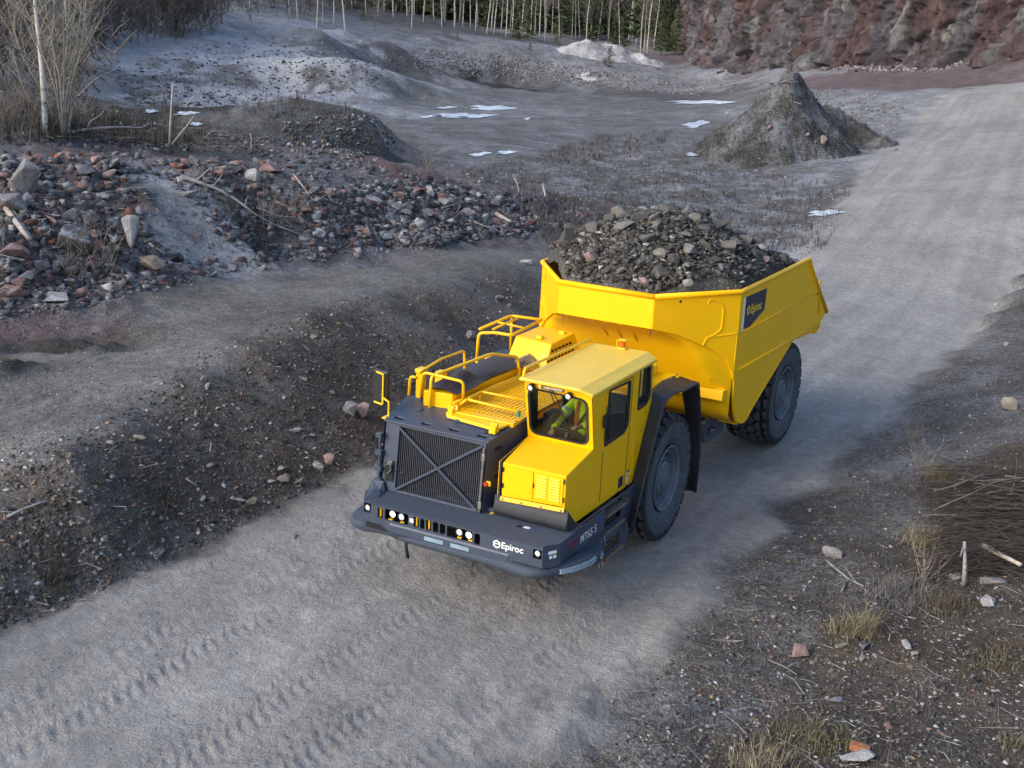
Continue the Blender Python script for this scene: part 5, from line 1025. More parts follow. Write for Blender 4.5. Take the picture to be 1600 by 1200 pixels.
# --- heaps on the ground
def at_D(px, py, D):
    r = ray(px, py); k = D/math.hypot(r.x, r.y); return CAM+r*k
def heap(name, peaks, size, res, rgb, frost, peb, slope, label, cat, amp=.5, rgb2=None):
    pk = [at_D(*p) for p in peaks]; cx = sum(p.x for p in pk)/len(pk); cy = sum(p.y for p in pk)/len(pk)
    gx = np.linspace(cx-size, cx+size, res); gy = np.linspace(cy-size, cy+size, res); X, Y_ = np.meshgrid(gx, gy, indexing='ij')
    wx = X+fbm(X, Y_, .3, 3, s=81)*1.6*amp; wy = Y_+fbm(X, Y_, .3, 3, s=85)*1.6*amp; Z = np.full(X.shape, -9.)
    for p in pk: d = np.sqrt((wx-p.x)**2+(wy-p.y)**2+.15); Z = np.maximum(Z, p.z+.3-slope*d)
    for a, b in zip(pk[:-1], pk[1:]):
        L = (b-a).length; t = np.clip(((wx-a.x)*(b.x-a.x)+(wy-a.y)*(b.y-a.y))/((b.x-a.x)**2+(b.y-a.y)**2), 0, 1); d = np.sqrt((wx-a.x-t*(b.x-a.x))**2+(wy-a.y-t*(b.y-a.y))**2+.1); Z = np.maximum(Z, a.z+(b.z-a.z)*t+.1-slope*d)
    g = gz(X, Y_); Z = Z+amp*(1.0*fbm(X, Y_, .6, 5, .68, s=91)+.1*fbm(X, Y_, 5, 3, .6, s=95)); Z = np.maximum(Z, g-.35)
    me = grid_mesh(name, X, Y_, Z, M['ground'], simple_attr(X.shape, rgb, frost, peb, .35, X, Y_)); return tag(link(name, me), label, cat), (X, Y_, Z)
_, DP = heap('dirt_pile', [(1212, 128, 76.5), (1228, 112, 77), (1246, 118, 78), (1262, 140, 79), (1280, 158, 81), (1306, 166, 82), (1330, 180, 82), (1352, 198, 80), (1380, 216, 78), (1404, 234, 76), (1430, 252, 73)], 12, 280, (.040, .038, .032), .42, .9, 1.12, 'tall dark dirt pile with roots and stones on its peak beside the road bend', 'dirt pile')
heap('dirt_mound', [(1010, 345, 52), (1040, 350, 51)], 3, 60, (.08, .072, .06), .4, .6, .4, 'low weedy mound on the flat behind the loaded dump body', 'mound', .4)
heap('gravel_heap', [(895, 78, 184), (918, 64, 186), (945, 68, 187), (985, 82, 186)], 13, 90, (.38, .36, .35), .2, .3, .38, 'pale gravel heap in front of the forest edge', 'gravel heap', .5)
i_ = RNG.integers(20, 240, (1500, 2)); X, Y_, Z = DP; sel = Z[i_[:, 0], i_[:, 1]] > gz(X[i_[:, 0], i_[:, 1]], Y_[i_[:, 0], i_[:, 1]])+.1; i_ = i_[sel]
ps = np.stack([X[i_[:, 0], i_[:, 1]], Y_[i_[:, 0], i_[:, 1]], Z[i_[:, 0], i_[:, 1]]], 1)
batch('pile_stones', ps, .08+.26*RNG.random(len(ps))**2, palette(len(ps), [(3, (.10, .10, .09), .3), (1.2, (.24, .23, .22), .25), (.6, (.20, .14, .11), .2)]), M['stones'], label='loose stones studding the tall dark dirt pile', cat='stones')
def heap_at(px, py):    # a point on the dirt pile seen at a surveyed pixel
    best = None; X, Y_, Z = DP
    for D in np.arange(60, 84, .1):
        p = at_D(px, py, D); i = int((p.x-X[0, 0])/(X[1, 0]-X[0, 0])); j = int((p.y-Y_[0, 0])/(Y_[0, 1]-Y_[0, 0]))
        if 0 <= i < 280 and 0 <= j < 280 and Z[i, j] >= p.z: return p
    return Vector(hits([(px, py)])[0])
for px, py, s, key, lb in [(1136, 180, .55, 'pale', 'white boulder at the left foot of the tall dirt pile'), (1200, 203, .55, 'pink', 'pale pink boulder low on the front of the dirt pile'), (1285, 223, .75, 'pink', 'pale pinkish boulder right of the front foot of the dirt pile'),
    (1205, 134, .8, 'grey', 'grey slab just under the left shoulder of the dirt pile'), (1361, 240, .5, 'tan', 'tan boulder at the right end of the dirt pile'), (1262, 213, .4, 'pale', 'small pale stone between the two pink boulders of the dirt pile')]:
    p = heap_at(px, py); rock('boulder', p, s, key, lb, 'boulder', sink=.1)
# --- rubble slope left of the road and stones everywhere else
MIXR = [(3, (.13, .125, .125), .3), (2.4, (.085, .080, .082), .3), (1.3, (.135, .085, .080), .25), (1.2, (.27, .26, .25), .2), (.18, (.24, .11, .075), .2)]
MIXB = [(4, (.085, .078, .07), .3), (2, (.15, .145, .14), .3), (1, (.32, .31, .30), .25), (.5, (.24, .17, .11), .2), (.25, (.22, .12, .09), .2)]
MIXP = [(3, (.17, .165, .16), .25), (1, (.28, .27, .26), .2), (1, (.11, .105, .10), .25)]
rub_poly = [(0, 240), (150, 240), (300, 250), (450, 252), (560, 258), (650, 270), (760, 290), (860, 310), (960, 335), (900, 362), (800, 372), (600, 392), (430, 405), (330, 425), (230, 455), (120, 478), (0, 498)]
dense_poly = [(480, 300), (640, 285), (740, 300), (850, 330), (830, 365), (640, 385), (500, 372), (450, 330)]
sand_poly = [(190, 285), (240, 275), (300, 310), (330, 360), (385, 395), (360, 410), (260, 400), (220, 340)]
def stones(name, poly, n, s0, s1, pw, mix, label, skip=None, sinkf=.1):
    H = scatter(poly, n, True, skip)
    s = s0+(s1-s0)*RNG.random(len(H))**pw; H[:, 2] += s*.12-s*sinkf; return batch(name, H, s, palette(len(H), mix), M['stones'], label=label, cat='stones')
stones('rubble_stones', rub_poly, 5200, .06, .55, 2.8, MIXR, 'loose rubble stones covering the slope above the upper dirt track', skip=sand_poly)
stones('broken_rock', dense_poly, 3000, .14, .62, 1.9, MIXR, 'dense broken rock spilling down the slope behind the truck')
stones('sand_pebbles', sand_poly, 260, .04, .16, 2, MIXP, 'scattered pebbles on the pale sandy slide')
stones('berm_stones', [(0, 130), (120, 150), (250, 195), (420, 215), (600, 245), (560, 262), (300, 240), (0, 226)], 1500, .06, .4, 2.2, MIXR, 'stones on the dark berm under the bare trees')
bank_poly = [(0, 790), (127, 748), (200, 690), (300, 610), (400, 552), (500, 505), (600, 475), (700, 448), (780, 430), (830, 470), (740, 600), (600, 700), (400, 812), (270, 872), (100, 950), (0, 985)]
stones('bank_pebbles', bank_poly, 6500, .025, .16, 3, MIXB, 'pebbles and clods on the dark earth bank beside the road')
stones('crest_pebbles', [(0, 770), (127, 742), (233, 660), (333, 567), (500, 500), (620, 462), (620, 452), (480, 485), (300, 560), (180, 650), (0, 720)], 900, .03, .15, 2.4, MIXB, 'pebbles lined up along the edge of the upper track')
stones('track_gravel', [(0, 500), (230, 455), (430, 410), (700, 380), (800, 400), (600, 440), (430, 500), (250, 590), (100, 690), (0, 740)], 2000, .02, .09, 3, MIXB, 'fine gravel strewn over the upper dirt track')
verge_poly = [(930, 1200), (1010, 1070), (1120, 940), (1230, 820), (1360, 700), (1480, 580), (1560, 460), (1600, 380), (1600, 1200)]
stones('verge_stones', verge_poly, 9500, .018, .12, 3, MIXB, 'small stones littering the rough verge right of the road')
stones('road_grit', [(0, 1000), (400, 815), (560, 760), (640, 900), (1000, 880), (1150, 700), (1300, 480), (1420, 320), (1590, 360), (1480, 580), (1230, 800), (1000, 1040), (900, 1200), (0, 1200)], 2600, .012, .05, 3.5, MIXP, 'fine grit lying on the haul road')
stones('pit_bank_stones', [(640, 75), (720, 80), (850, 95), (1000, 120), (1110, 140), (1090, 150), (950, 138), (800, 125), (700, 120), (650, 110)], 2600, .15, .7, 2, MIXP, 'loose stones on the far bank of the pit')
stones('flat_gravel', [(640, 250), (900, 240), (1120, 230), (1180, 260), (1330, 300), (1260, 400), (1000, 340), (860, 305), (740, 285)], 2600, .05, .25, 3, MIXB+[(1.5, (.35, .36, .38), .1)], 'frosted gravel on the flat behind the truck')
stones('cliff_talus', [(1090, 88), (1300, 100), (1450, 96), (1600, 70), (1600, 90), (1450, 112), (1300, 112), (1100, 96)], 1600, .15, 1.1, 2.2, [(2, (.17, .13, .13), .3), (2, (.20, .19, .19), .3), (.3, (.28, .27, .27), .2)], 'fallen rock along the foot of the quarry face')
stones('escarpment_stones', [(440, 192), (500, 182), (595, 176), (630, 236), (560, 246), (450, 236)], 900, .08, .4, 2.4, MIXB, 'stones and clods on the short earth scarp at the pit edge')
stones('hill_stones', [(170, 110), (300, 70), (430, 55), (620, 75), (640, 110), (560, 145), (400, 165), (200, 165)], 2200, .12, .6, 2.6, [(2, (.30, .30, .31), .2), (3, (.09, .09, .095), .3)], 'stones and clods on the frosty mounds')
stones('plateau_stones', [(640, 40), (760, 60), (900, 80), (1040, 95), (1180, 120), (1330, 140), (1420, 160), (1380, 240), (1300, 180), (1180, 160), (1000, 112), (850, 90), (700, 66)], 2200, .10, .5, 2.6, MIXP, 'loose stones on the plateau and the ground before the quarry face')
stones('ridge_stones', [(840, 300), (960, 318), (1010, 338), (960, 362), (860, 366), (830, 330)], 700, .06, .4, 2.4, MIXR, 'rubble thinning out behind the loaded dump body')
stones('track_edge_stones', [(0, 488), (230, 440), (430, 400), (700, 378), (700, 386), (430, 412), (230, 458), (0, 505)], 500, .04, .28, 2.4, MIXP, 'stones rolled onto the inner edge of the upper track')
# --- single boulders one can point to
BL = [(238, 427, 46, 'tan', 'tan topped boulder standing at the foot of the sandy slide', (1, .9, 1)), (203, 392, 52, 'pale', 'long pale boulder leaning left of the sandy slide', (.8, .8, 1.7)),
 (118, 392, 62, 'dark', 'big dark pitted boulder mottled with frost', (1, 1, 1)), (136, 352, 42, 'dark', 'dark boulder perched above the big pitted one', (1, .9, .8)),
 (173, 276, 36, 'pink', 'oblong pink stone near the top of the red rubble', (1.1, .7, .6)), (152, 253, 26, 'pink', 'smaller pink stone just above the oblong one', (1, .8, .7)),
 (396, 288, 32, 'pale', 'upright pale grey slab on the rubble crest', (.8, .5, 1.3)), (424, 268, 38, 'red', 'pink red boulder right of the upright pale slab', (1.1, .9, .7)),
 (292, 307, 24, 'grey', 'grey block sitting on the upper sandy slide', (1, .9, .8)), (480, 330, 38, 'red', 'dark red flat block in the slope left of the broken rock', (1.2, .8, .5)),
 (88, 468, 46, 'pale', 'low pale boulder at the edge of the upper track', (1.2, .9, .5)), (345, 272, 28, 'tan', 'tan boulder on the crest above the sandy slide', (1, .8, .8)),
 (284, 262, 22, 'red', 'small reddish stone on the crest between two others', (1, .9, .8)), (303, 255, 24, 'grey', 'grey stone on the crest above the grey block', (1, .9, .8)),
 (362, 422, 18, 'pale', 'pale stone at the toe of the sandy slide', (1, .9, .8)), (330, 430, 22, 'grey', 'flat grey stone left of the toe of the sandy slide', (1.2, .9, .5)),
 (38, 300, 60, 'grey', 'tall grey slab at the left edge of the rubble', (.6, .9, 1.1)), (12, 330, 60, 'grey', 'broad grey slab cut by the left picture edge', (1, .9, .8)),
 (22, 400, 44, 'red', 'reddish block above the lowest rubble on the far left', (1, .9, .7)), (30, 440, 40, 'red', 'red brown stone low on the far left rubble', (1, .9, .6)), (60, 420, 34, 'grey', 'grey angular stone left of the dark pitted boulder', (1, .9, .7)),
 (548, 648, 34, 'grey', 'left one of two big grey boulders beside the truck mirror', (.8, .9, 1.1)), (568, 650, 30, 'pink', 'right one of two boulders beside the truck mirror', (.8, .8, 1.1)),
 (443, 750, 22, 'tan', 'cream stone at the foot of the bank, left of a rusty one', (1, .9, .8)), (466, 753, 24, 'tan', 'rusty tan stone at the foot of the bank', (1.1, .8, .7)), (438, 733, 15, 'pale', 'small white stone above the cream one at the bank foot', (1, .9, .8)),
 (497, 731, 22, 'grey', 'grey stone at the bank foot left of the pinkish pair', (1, .9, .8)), (515, 722, 24, 'pink', 'pinkish stone at the bank foot nearest the truck', (1, .9, .9)), (424, 755, 14, 'pale', 'pale stone at the left end of the bank foot row', (1, .9, .8)),
 (374, 785, 18, 'pale', 'pale stone half way down the bank foot', (1, .9, .8)), (394, 786, 20, 'tan', 'yellowish stone next to the pale one at the bank foot', (1, .9, .8)), (282, 808, 11, 'pale', 'small pointed white stone on the lower bank', (.8, .8, 1.2)),
 (247, 865, 24, 'grey', 'grey stone buried at the foot of the lower bank', (1.2, .9, .6)), (318, 593, 17, 'pale', 'white flat stone on the bank crest', (1.3, .8, .6)), (172, 694, 14, 'pale', 'white stone left of a tan one on the bank crest', (1, .8, .8)), (216, 685, 20, 'tan', 'tan stone on the crest of the bank', (1.2, .8, .6)),
 (460, 674, 20, 'grey', 'blue grey stone half way down the bank', (1.1, .8, .6)), (458, 838, 15, 'pale', 'white stone lying on the left road margin', (1.2, .9, .6)), (520, 615, 14, 'grey', 'grey stone high on the bank above the boulders', (1, 1, .7)), (780, 470, 20, 'grey', 'grey boulder on the bank left of the dump body', (1, 1, .8)),
 (735, 528, 24, 'grey', 'grey boulder on the bank left of the truck railing', (1, 1, .8)), (822, 412, 24, 'pale', 'pale low boulder just left of the dump body', (1.2, .9, .6)),
 (1247, 1026, 36, 'pink', 'pink brown boulder alone on the right verge', (.9, .8, 1)), (1303, 866, 38, 'pale', 'pale grey angular boulder on the right verge', (1.1, .8, .7)), (1209, 966, 14, 'tan', 'small orange tan stone on the right verge', (1, .9, .8)),
 (1315, 1010, 18, 'tan', 'oblong tan stone on the brown soil', (1.3, .7, .6)), (1350, 1011, 28, 'dark', 'flat dark blue stone on the brown soil', (1.3, .8, .5)), (1417, 1009, 24, 'pale', 'pale oblong stone right of the flat dark one', (1.3, .7, .6)),
 (1430, 1025, 17, 'tan', 'round cream stone below the pale oblong one', (1, .9, .8)), (1422, 1045, 10, 'tan', 'tiny orange stone below the round cream one', (1, .9, .8)), (1347, 1030, 15, 'pale', 'light grey stone below the flat dark one', (1, .9, .7)), (1367, 1026, 9, 'pale', 'tiny white round stone on the brown soil', (1, .9, .8)),
 (1461, 1091, 14, 'pale', 'white chip of stone on the brown soil', (1.2, .8, .6)), (1307, 1093, 20, 'pale', 'pale stone above the dry grass at the bottom', (1.2, .9, .6)), (1432, 1114, 15, 'dark', 'dark blue stone right of the bottom grass', (1, .9, .8)), (1388, 1137, 17, 'red', 'rusty brown stone above the brick', (1, .9, .8)),
 (1342, 1193, 46, 'pale', 'large pale boulder cut by the bottom picture edge', (1.1, .9, .8)), (1551, 912, 42, 'pale', 'pale flat boulder among the brushwood', (1.3, .9, .5)), (1543, 945, 28, 'pale', 'whitish stone below the flat boulder in the brushwood', (1, .9, .8)),
 (1495, 905, 22, 'grey', 'grey boulder half hidden by brushwood stems', (1, .9, .8)), (1577, 638, 30, 'tan', 'pale pointed boulder near the right picture edge', (.9, .8, 1)), (1470, 1032, 10, 'tan', 'cream pebble on the brown soil slope', (1, .9, .8)),
 (1557, 478, 12, 'pale', 'white stone on the upper right verge', (1, .9, .8)), (1573, 540, 11, 'pale', 'smaller white stone on the upper right verge', (1, .9, .8)), (1123, 920, 9, 'pale', 'white pebble on the right road margin', (1, .9, .8)), (957, 1097, 9, 'pale', 'white pebble near the lower road edge', (1, .9, .7))]
HB = hits([(a, b) for a, b, *_ in BL]); HZ = gz(HB[:, 0], HB[:, 1])
for (px, py, s, key, lb, el), h, z in zip(BL, HB, HZ):
    D = (Vector(h)-CAM).length; rock('boulder' if s > 20 else 'stone', (h[0], h[1], z), s*1.38*D/FPX, key, lb, 'boulder' if s > 20 else 'stone', None, el, rot=(RNG.normal()*.12, RNG.normal()*.12, RNG.random()*6.28))
h = hits([(1343, 1172)])[0]; m = MB(); m.box(-.105, .105, -.05, .05, -.033, .033); o = m.build('brick', RM['brick'], None, bevel=.006); o.location = (h[0], h[1], G(h[0], h[1])+.03); o.rotation_euler = (.1, .12, YAW-PI/2-.3); tag(o, 'orange brick lying on dry grass at the bottom', 'brick')
ADJ = {'grey': 'grey', 'pale': 'pale', 'red': 'reddish', 'dark': 'dark', 'pink': 'pinkish', 'tan': 'tan', 'brick': 'brick red'}
def many(poly, n, smin, smax, keys, group, label, seed=0):
    H = scatter(poly, n)
    for h in H:
        D = (Vector(h)-CAM).length; k_ = random.choice(keys); sz_ = random.uniform(smin, smax); big = ('larger ' if sz_ > (smin+smax)/2 else 'smaller ')+ADJ[k_]+' '; label_ = big+label; group_ = big+group
        rock('rock', h, sz_*D/FPX, k_, label_, 'rock', group_, (1.35, 1.1+.4*random.random(), .8+.4*random.random()))
many(dense_poly, 48, 13, 32, ['grey', 'grey', 'pale', 'red', 'dark'], 'broken rocks on the slope behind the truck', 'block in the dense rock spill on the slope behind the truck')
many([(0, 250), (200, 250), (190, 300), (120, 460), (0, 480)], 34, 14, 36, ['red', 'red', 'grey', 'dark'], 'rubble on the far left slope', 'rubble block on the slope at the far left')
many([(300, 250), (480, 262), (470, 290), (380, 320), (310, 290)], 20, 14, 30, ['red', 'grey', 'pink'], 'rocks on the middle crest of the slope', 'rock on the slope crest right of the sandy slide')
many([(20, 240), (150, 235), (160, 250), (20, 262)], 14, 8, 14, ['brick', 'red'], 'brick pieces on the crest', 'fragment on the shelf edge below the bare trees')
many(bank_poly, 18, 9, 14, ['pale', 'grey', 'tan'], 'stones on the roadside bank', 'stone lying on the dark earth bank beside the road')
many([(0, 485), (120, 470), (230, 440), (330, 418), (430, 402), (600, 388), (600, 398), (330, 432), (120, 486), (0, 502)], 14, 9, 18, ['pale', 'grey', 'red'], 'stones along the inner edge of the upper track', 'stone at the inner edge of the upper dirt track')
# ---- ice in the pit
q = NT('milky_ice'); q.l(q.ramp(q.noise(1.6, 7, .8, q.n('NewGeometry').outputs['Position']), [(.38, (.30, .32, .34)), (.56, (.70, .73, .76))]), q.b.inputs['Base Color']); q.b.inputs['Roughness'].default_value = .4; q.bump(q.noise(3, 5, .7, q.n('TexCoord').outputs['Object']), .3, .05); M['ice'] = q.m
for px, py, a, b in [(710, 181, 30, 4), (765, 169, 30, 4.5), (745, 182, 24, 3), (667, 183, 12, 2), (695, 169, 14, 2), (824, 186, 5, 1.5), (750, 242, 15, 3), (789, 239, 14, 3), (1090, 160, 44, 3), (1087, 195, 18, 5), (1087, 241, 16, 3.5), (1287, 334, 24, 5), (290, 178, 16, 3), (235, 175, 10, 3), (305, 195, 10, 2.5), (1150, 95, 22, 2)]:
    ph = random.random()*6; rim_ = [(px+a*math.cos(t)*(1+.25*math.sin(3*t+ph)+.2*math.sin(7*t+ph)+.12*math.sin(11*t)), py-(math.cos(t)*a*.10 if a < 30 else 0)+b*math.sin(t)*(1+.3*math.sin(2*t+ph)+.2*math.sin(5*t))) for t in np.linspace(0, 2*PI, 31)[:-1]]
    H = hits([(px, py)]+rim_)
    if np.isnan(H).any(): continue
    H[:, 2] = gz(H[:, 0], H[:, 1])+.04
    mid = (H[1:]+H[0])/2; mid[:, 2] = gz(mid[:, 0], mid[:, 1])+.05; n_ = 30
    vs = [tuple(H[0])]+[tuple(p) for p in mid]+[tuple(p) for p in H[1:]]
    fs = [(0, 1+i, 1+(i+1) % n_) for i in range(n_)]+[(1+i, 1+n_+i, 1+n_+(i+1) % n_, 1+(i+1) % n_) for i in range(n_)]
    m = MB(); m.add(vs, fs); o = m.build('ice', M['ice'], None, smooth=True); o['kind'] = 'structure'
# ================================================================ CLIFF, TREES, BRUSH, WEEDS
cb = [(1046, 300), (1036, 236), (1062, 214), (1092, 194), (1132, 177), (1200, 165), (1300, 151), (1400, 145), (1500, 139), (1600, 131), (1700, 122), (1850, 108), (2200, 90)]
CB = [gpd(px, D, 0) for px, D in cb]; seg = [0]
for a, b in zip(CB[:-1], CB[1:]): seg.append(seg[-1]+math.hypot(b.x-a.x, b.y-a.y))
ns_, nz_ = 820, 110; S = np.linspace(0, seg[-1], ns_); cxs = np.interp(S, seg, [p.x for p in CB]); cys = np.interp(S, seg, [p.y for p in CB])
tx = np.gradient(cxs, S); ty = np.gradient(cys, S); ln_ = np.hypot(tx, ty); nxv, nyv = ty/ln_, -tx/ln_
if (CAM.x-cxs[ns_//2])*nxv[ns_//2]+(CAM.y-cys[ns_//2])*nyv[ns_//2] < 0: nxv, nyv = -nxv, -nyv
kk = np.ones(31)/31; nxv = np.convolve(np.pad(nxv, 15, 'edge'), kk, 'valid'); nyv = np.convolve(np.pad(nyv, 15, 'edge'), kk, 'valid')
hz = np.linspace(-1.5, 24, nz_); SS, HH = np.meshgrid(S, hz, indexing='ij')
ww = SS+fbm(SS, HH, .12, 3, s=201)*2.0; wh = HH*.50+fbm(SS, HH, .15, 3, s=205)*1.6
d1, d2, id1 = worley(ww, wh, .16, 210); e1, e2, id2 = worley(ww+3, wh, .42, 220); g1, g2, id3 = worley(ww, wh*1.1, 1.1, 230)
fa, ia, ka = facets(ww, wh, .14, 310); fb_, ib, kb = facets(ww*1.1+4, wh*.8, .38, 320); fc_, ic, kc = facets(ww, wh*.8, .85, 330); fd, idd, kd = facets(ww, wh, 1.7, 340)
disp = 1.4*fa+1.5*fb_+1.3*fc_+.7*fd-.5*kb-.4*kc-.2*kd+1.4*fbm(SS, HH*.5, .09, 3, .5, 240)
rt_ = sm(SS, seg[8]-6, seg[9]+8)                       # right end breaks down into a slope
disp = disp-HH*(.10+.55*rt_)+1.5*np.exp(-np.clip(HH, 0, 30)/1.3)
g0 = gz(cxs, cys)[:, None]; CX = cxs[:, None]+nxv[:, None]*disp; CY = cys[:, None]+nyv[:, None]*disp; CZ = g0+HH+.5*(id2-.5)
tint = fbm(SS, HH*.25, .16, 6, .72, 260)+.24*(ib-.5)+.20*(ic-.5); tint2 = fbm(SS, HH, .3, 3, s=270)+.6*(ib-.5)
cg = np.array((.125, .112, .122)); cr = np.array((.098, .060, .057)); cpale = np.array((.21, .215, .20)); cdk = np.array((.045, .042, .048))
f1 = sm(tint, -.05, .25)[..., None]; f2 = sm(tint2, .36, .62)[..., None]; f3 = sm(fbm(SS, HH*.4, .5, 3, s=280)+.4*(ic-.5), .18, .36)[..., None]
cc = cg*(1-f1)+cr*f1; cc = cc*(1-f2*.8)+cpale*f2*.8; cc = cc*(1-f3*.75)+cdk*f3*.75; cc = cc*(1-.55*np.maximum(kb, kc)[..., None])*(.78+.44*idd[..., None])
q = NT('quarry_face_rock'); c = q.n('VertexColor', layer_name='Col').outputs[0]; co = q.n('NewGeometry').outputs['Position']
mp = q.n('Mapping'); q.l(co, mp.inputs[0]); mp.inputs['Scale'].default_value = (1, 1, .45); n1 = q.noise(1.6, 8, .85, mp.outputs[0]); n2 = q.noise(.35, 4, .7, mp.outputs[0])
c = q.mix(1, c, q.ramp(n1, [(.32, .38), (.68, 1.75)]), 'MULTIPLY'); c = q.mix(1, c, q.ramp(n2, [(.3, .7), (.7, 1.3)]), 'MULTIPLY'); q.l(c, q.b.inputs['Base Color']); q.b.inputs['Roughness'].default_value = .85
q.bump(n1, .9, .6)
me = grid_mesh('quarry_cliff', CX, CY, CZ, q.m, {'Col': np.concatenate([cc, np.ones(cc.shape[:2]+(1,))], -1)}, smooth=False); tag(link('quarry_cliff', me), kind='structure')
# ---------------------------------------------------------------- trees
def bark_mat(name, base, dark, marks=.5, scale=1):
    q = NT(name); tc = q.n('TexCoord').outputs['Object']; mp = q.n('Mapping'); q.l(tc, mp.inputs[0]); mp.inputs['Scale'].default_value = (2*scale, 2*scale, 5*scale)
    n_ = q.noise(1.6, 4, .7, mp.outputs[0]); c = q.ramp(n_, [(.36, dark), (.36+.10*marks+.02, base)]); q.l(c, q.b.inputs['Base Color']); q.b.inputs['Roughness'].default_value = .85; return q.m
M['birch'] = bark_mat('birch_bark', (.50, .47, .41), (.10, .085, .07), .6); M['willow'] = bark_mat('pale_grey_bark', (.30, .27, .215), (.12, .10, .08), 1.2, 2)
M['twig'] = bark_mat('brown_twigs', (.19, .16, .135), (.10, .082, .068), 1.5); M['brush'] = bark_mat('brown_brushwood', (.075, .058, .045), (.03, .024, .02), 1.4, 2); M['frosttwig'] = bark_mat('grey_dead_wood', (.30, .29, .29), (.14, .13, .12), 1.5); M['palewood'] = bark_mat('pale_broken_wood', (.46, .40, .34), (.26, .20, .16), 1.5, 3)
q = NT('pine_needles'); oi = q.n('ObjectInfo'); n_ = q.noise(2.2, 4, .7, q.n('TexCoord').outputs['Object']); c = q.mix(1, q.ramp(n_, [(.3, (.032, .048, .020)), (.7, (.085, .108, .038))]), q.ramp(oi.outputs['Random'], [(0, .75), (1, 1.3)]), 'MULTIPLY'); q.l(c, q.b.inputs['Base Color']); q.b.inputs['Roughness'].default_value = .8; M['needles'] = q.m
def limb(m, r, p, d, L, rad, n=4, bend=.25, up=.15, sides=4, end=.3):
    pts = [Vector(p)]; d = Vector(d).normalized()
    for i in range(n):
        d = (d+Vector((r.gauss(0, bend), r.gauss(0, bend), r.gauss(0, bend)+up))*.5).normalized(); pts.append(pts[-1]+d*L/n)
    m.tube(pts, rad, sides, rad*end); return pts, d
def bare_tree(seed, h, rad, spread=.45, first=.3, nb=26, twigs=9, mt='birch', tw='twig', lean=.04, tside=3, twr=.011):
    r = random.Random(seed); T = MB(); pts = [Vector((0, 0, -.3))]; d = Vector((r.gauss(0, lean), r.gauss(0, lean), 1)).normalized()
    n = 10
    for i in range(n): d = (d+Vector((r.gauss(0, .035), r.gauss(0, .035), .03))).normalized(); pts.append(pts[-1]+d*h/n)
    T.tube(pts, rad, 7, rad*.18); C_ = MB()
    for k in range(nb):
        t = first+(1-first)*(k+r.random())/nb; i = min(int(t*n), n-1); p = pts[i].lerp(pts[i+1], t*n-i); a = r.random()*6.28
        L = h*spread*(1.05-t)*(.6+.6*r.random())+.3
        bp__, bd = limb(C_, r, p, (math.cos(a)*.75, math.sin(a)*.75, .75), L, rad*.30*(1.1-t)+.008, 4, .22, .16, 4, .35)
        for j in range(twigs):
            q_ = bp__[1+r.randrange(len(bp__)-1)]; a2 = r.random()*6.28; limb(C_, r, q_, (math.cos(a2)*.7, math.sin(a2)*.7, .55), L*(.22+.35*r.random()), twr, 2, .35, .05, tside, .45)
    return T.mesh('trunk', M[mt], True, False), C_.mesh('crown', M[tw], False, False)
def pine_tree(seed, h, rad, w_=.22, base=.12, n=520, qs=1.):
    r = random.Random(seed); T = MB(); T.tube([(0, 0, -.3), (.02*h*.1, 0, h*.5), (0, 0, h*.97)], rad, 6, rad*.2); C_ = MB(); lev = int(11+h*.8)
    for k in range(lev):
        t = base+(1-base)*k/lev; R_ = h*w_*(1-t)**.75*(.75+.5*r.random())+.12
        for j in range(6):
            a = r.random()*6.28; L = R_*(.7+.4*r.random()); e = Vector((math.cos(a)*L, math.sin(a)*L, h*t+L*.12)); s0 = Vector((0, 0, h*t-.1)); C_.tube([s0, e], .02, 3, .008)
            for q_ in range(max(3, n//(lev*6))):
                f = .25+.75*r.random(); c = s0.lerp(e, f)+Vector((r.gauss(0, .10*L), r.gauss(0, .10*L), r.gauss(0, .06*L))); s_ = (.10+.16*r.random())*(.5+h*.05)*qs
                a2 = r.random()*6.28; u = Vector((math.cos(a2), math.sin(a2), r.gauss(0, .3)))*s_; v = Vector((-math.sin(a2)*.4, math.cos(a2)*.4, .7*r.random()+.1))*s_*.55
                C_.add([c-u, c+v, c+u, c-v*.6], [(0, 1, 2), (0, 2, 3)])
    me = C_.mesh('crown', M['needles'], False, False); return T.mesh('trunk', M['twig'], True, False), me
BT = [bare_tree(10+i, 15, .11, .24, .28, 30, 6, 'birch', 'twig', .05, 3, .022) for i in range(5)]
PT_ = [pine_tree(40+i, 12, .14, .20, .03+.04*i, 900, 2.3) for i in range(4)]; SP = [pine_tree(60+i, 2.2, .035, .30, .03, 260) for i in range(3)]
BU = [bare_tree(70+i, 4.5, .045, .55, .08, 22, 7, 'twig', 'twig', .15, 3, .016) for i in range(3)]
def tree(name, tm, loc, s, label, cat, group=None, rz=None, lean=(0, 0), sz=1):
    e = empty(name, loc, label, cat, group, RNG.random()*6.28 if rz is None else rz); e.scale = (s, s, s*sz); e.rotation_euler = (lean[0], lean[1], e.rotation_euler[2])
    for nm, me in zip(('trunk', 'crown'), tm): o = bpy.data.objects.new(nm, me); COL.objects.link(o); o.parent = e
    return e
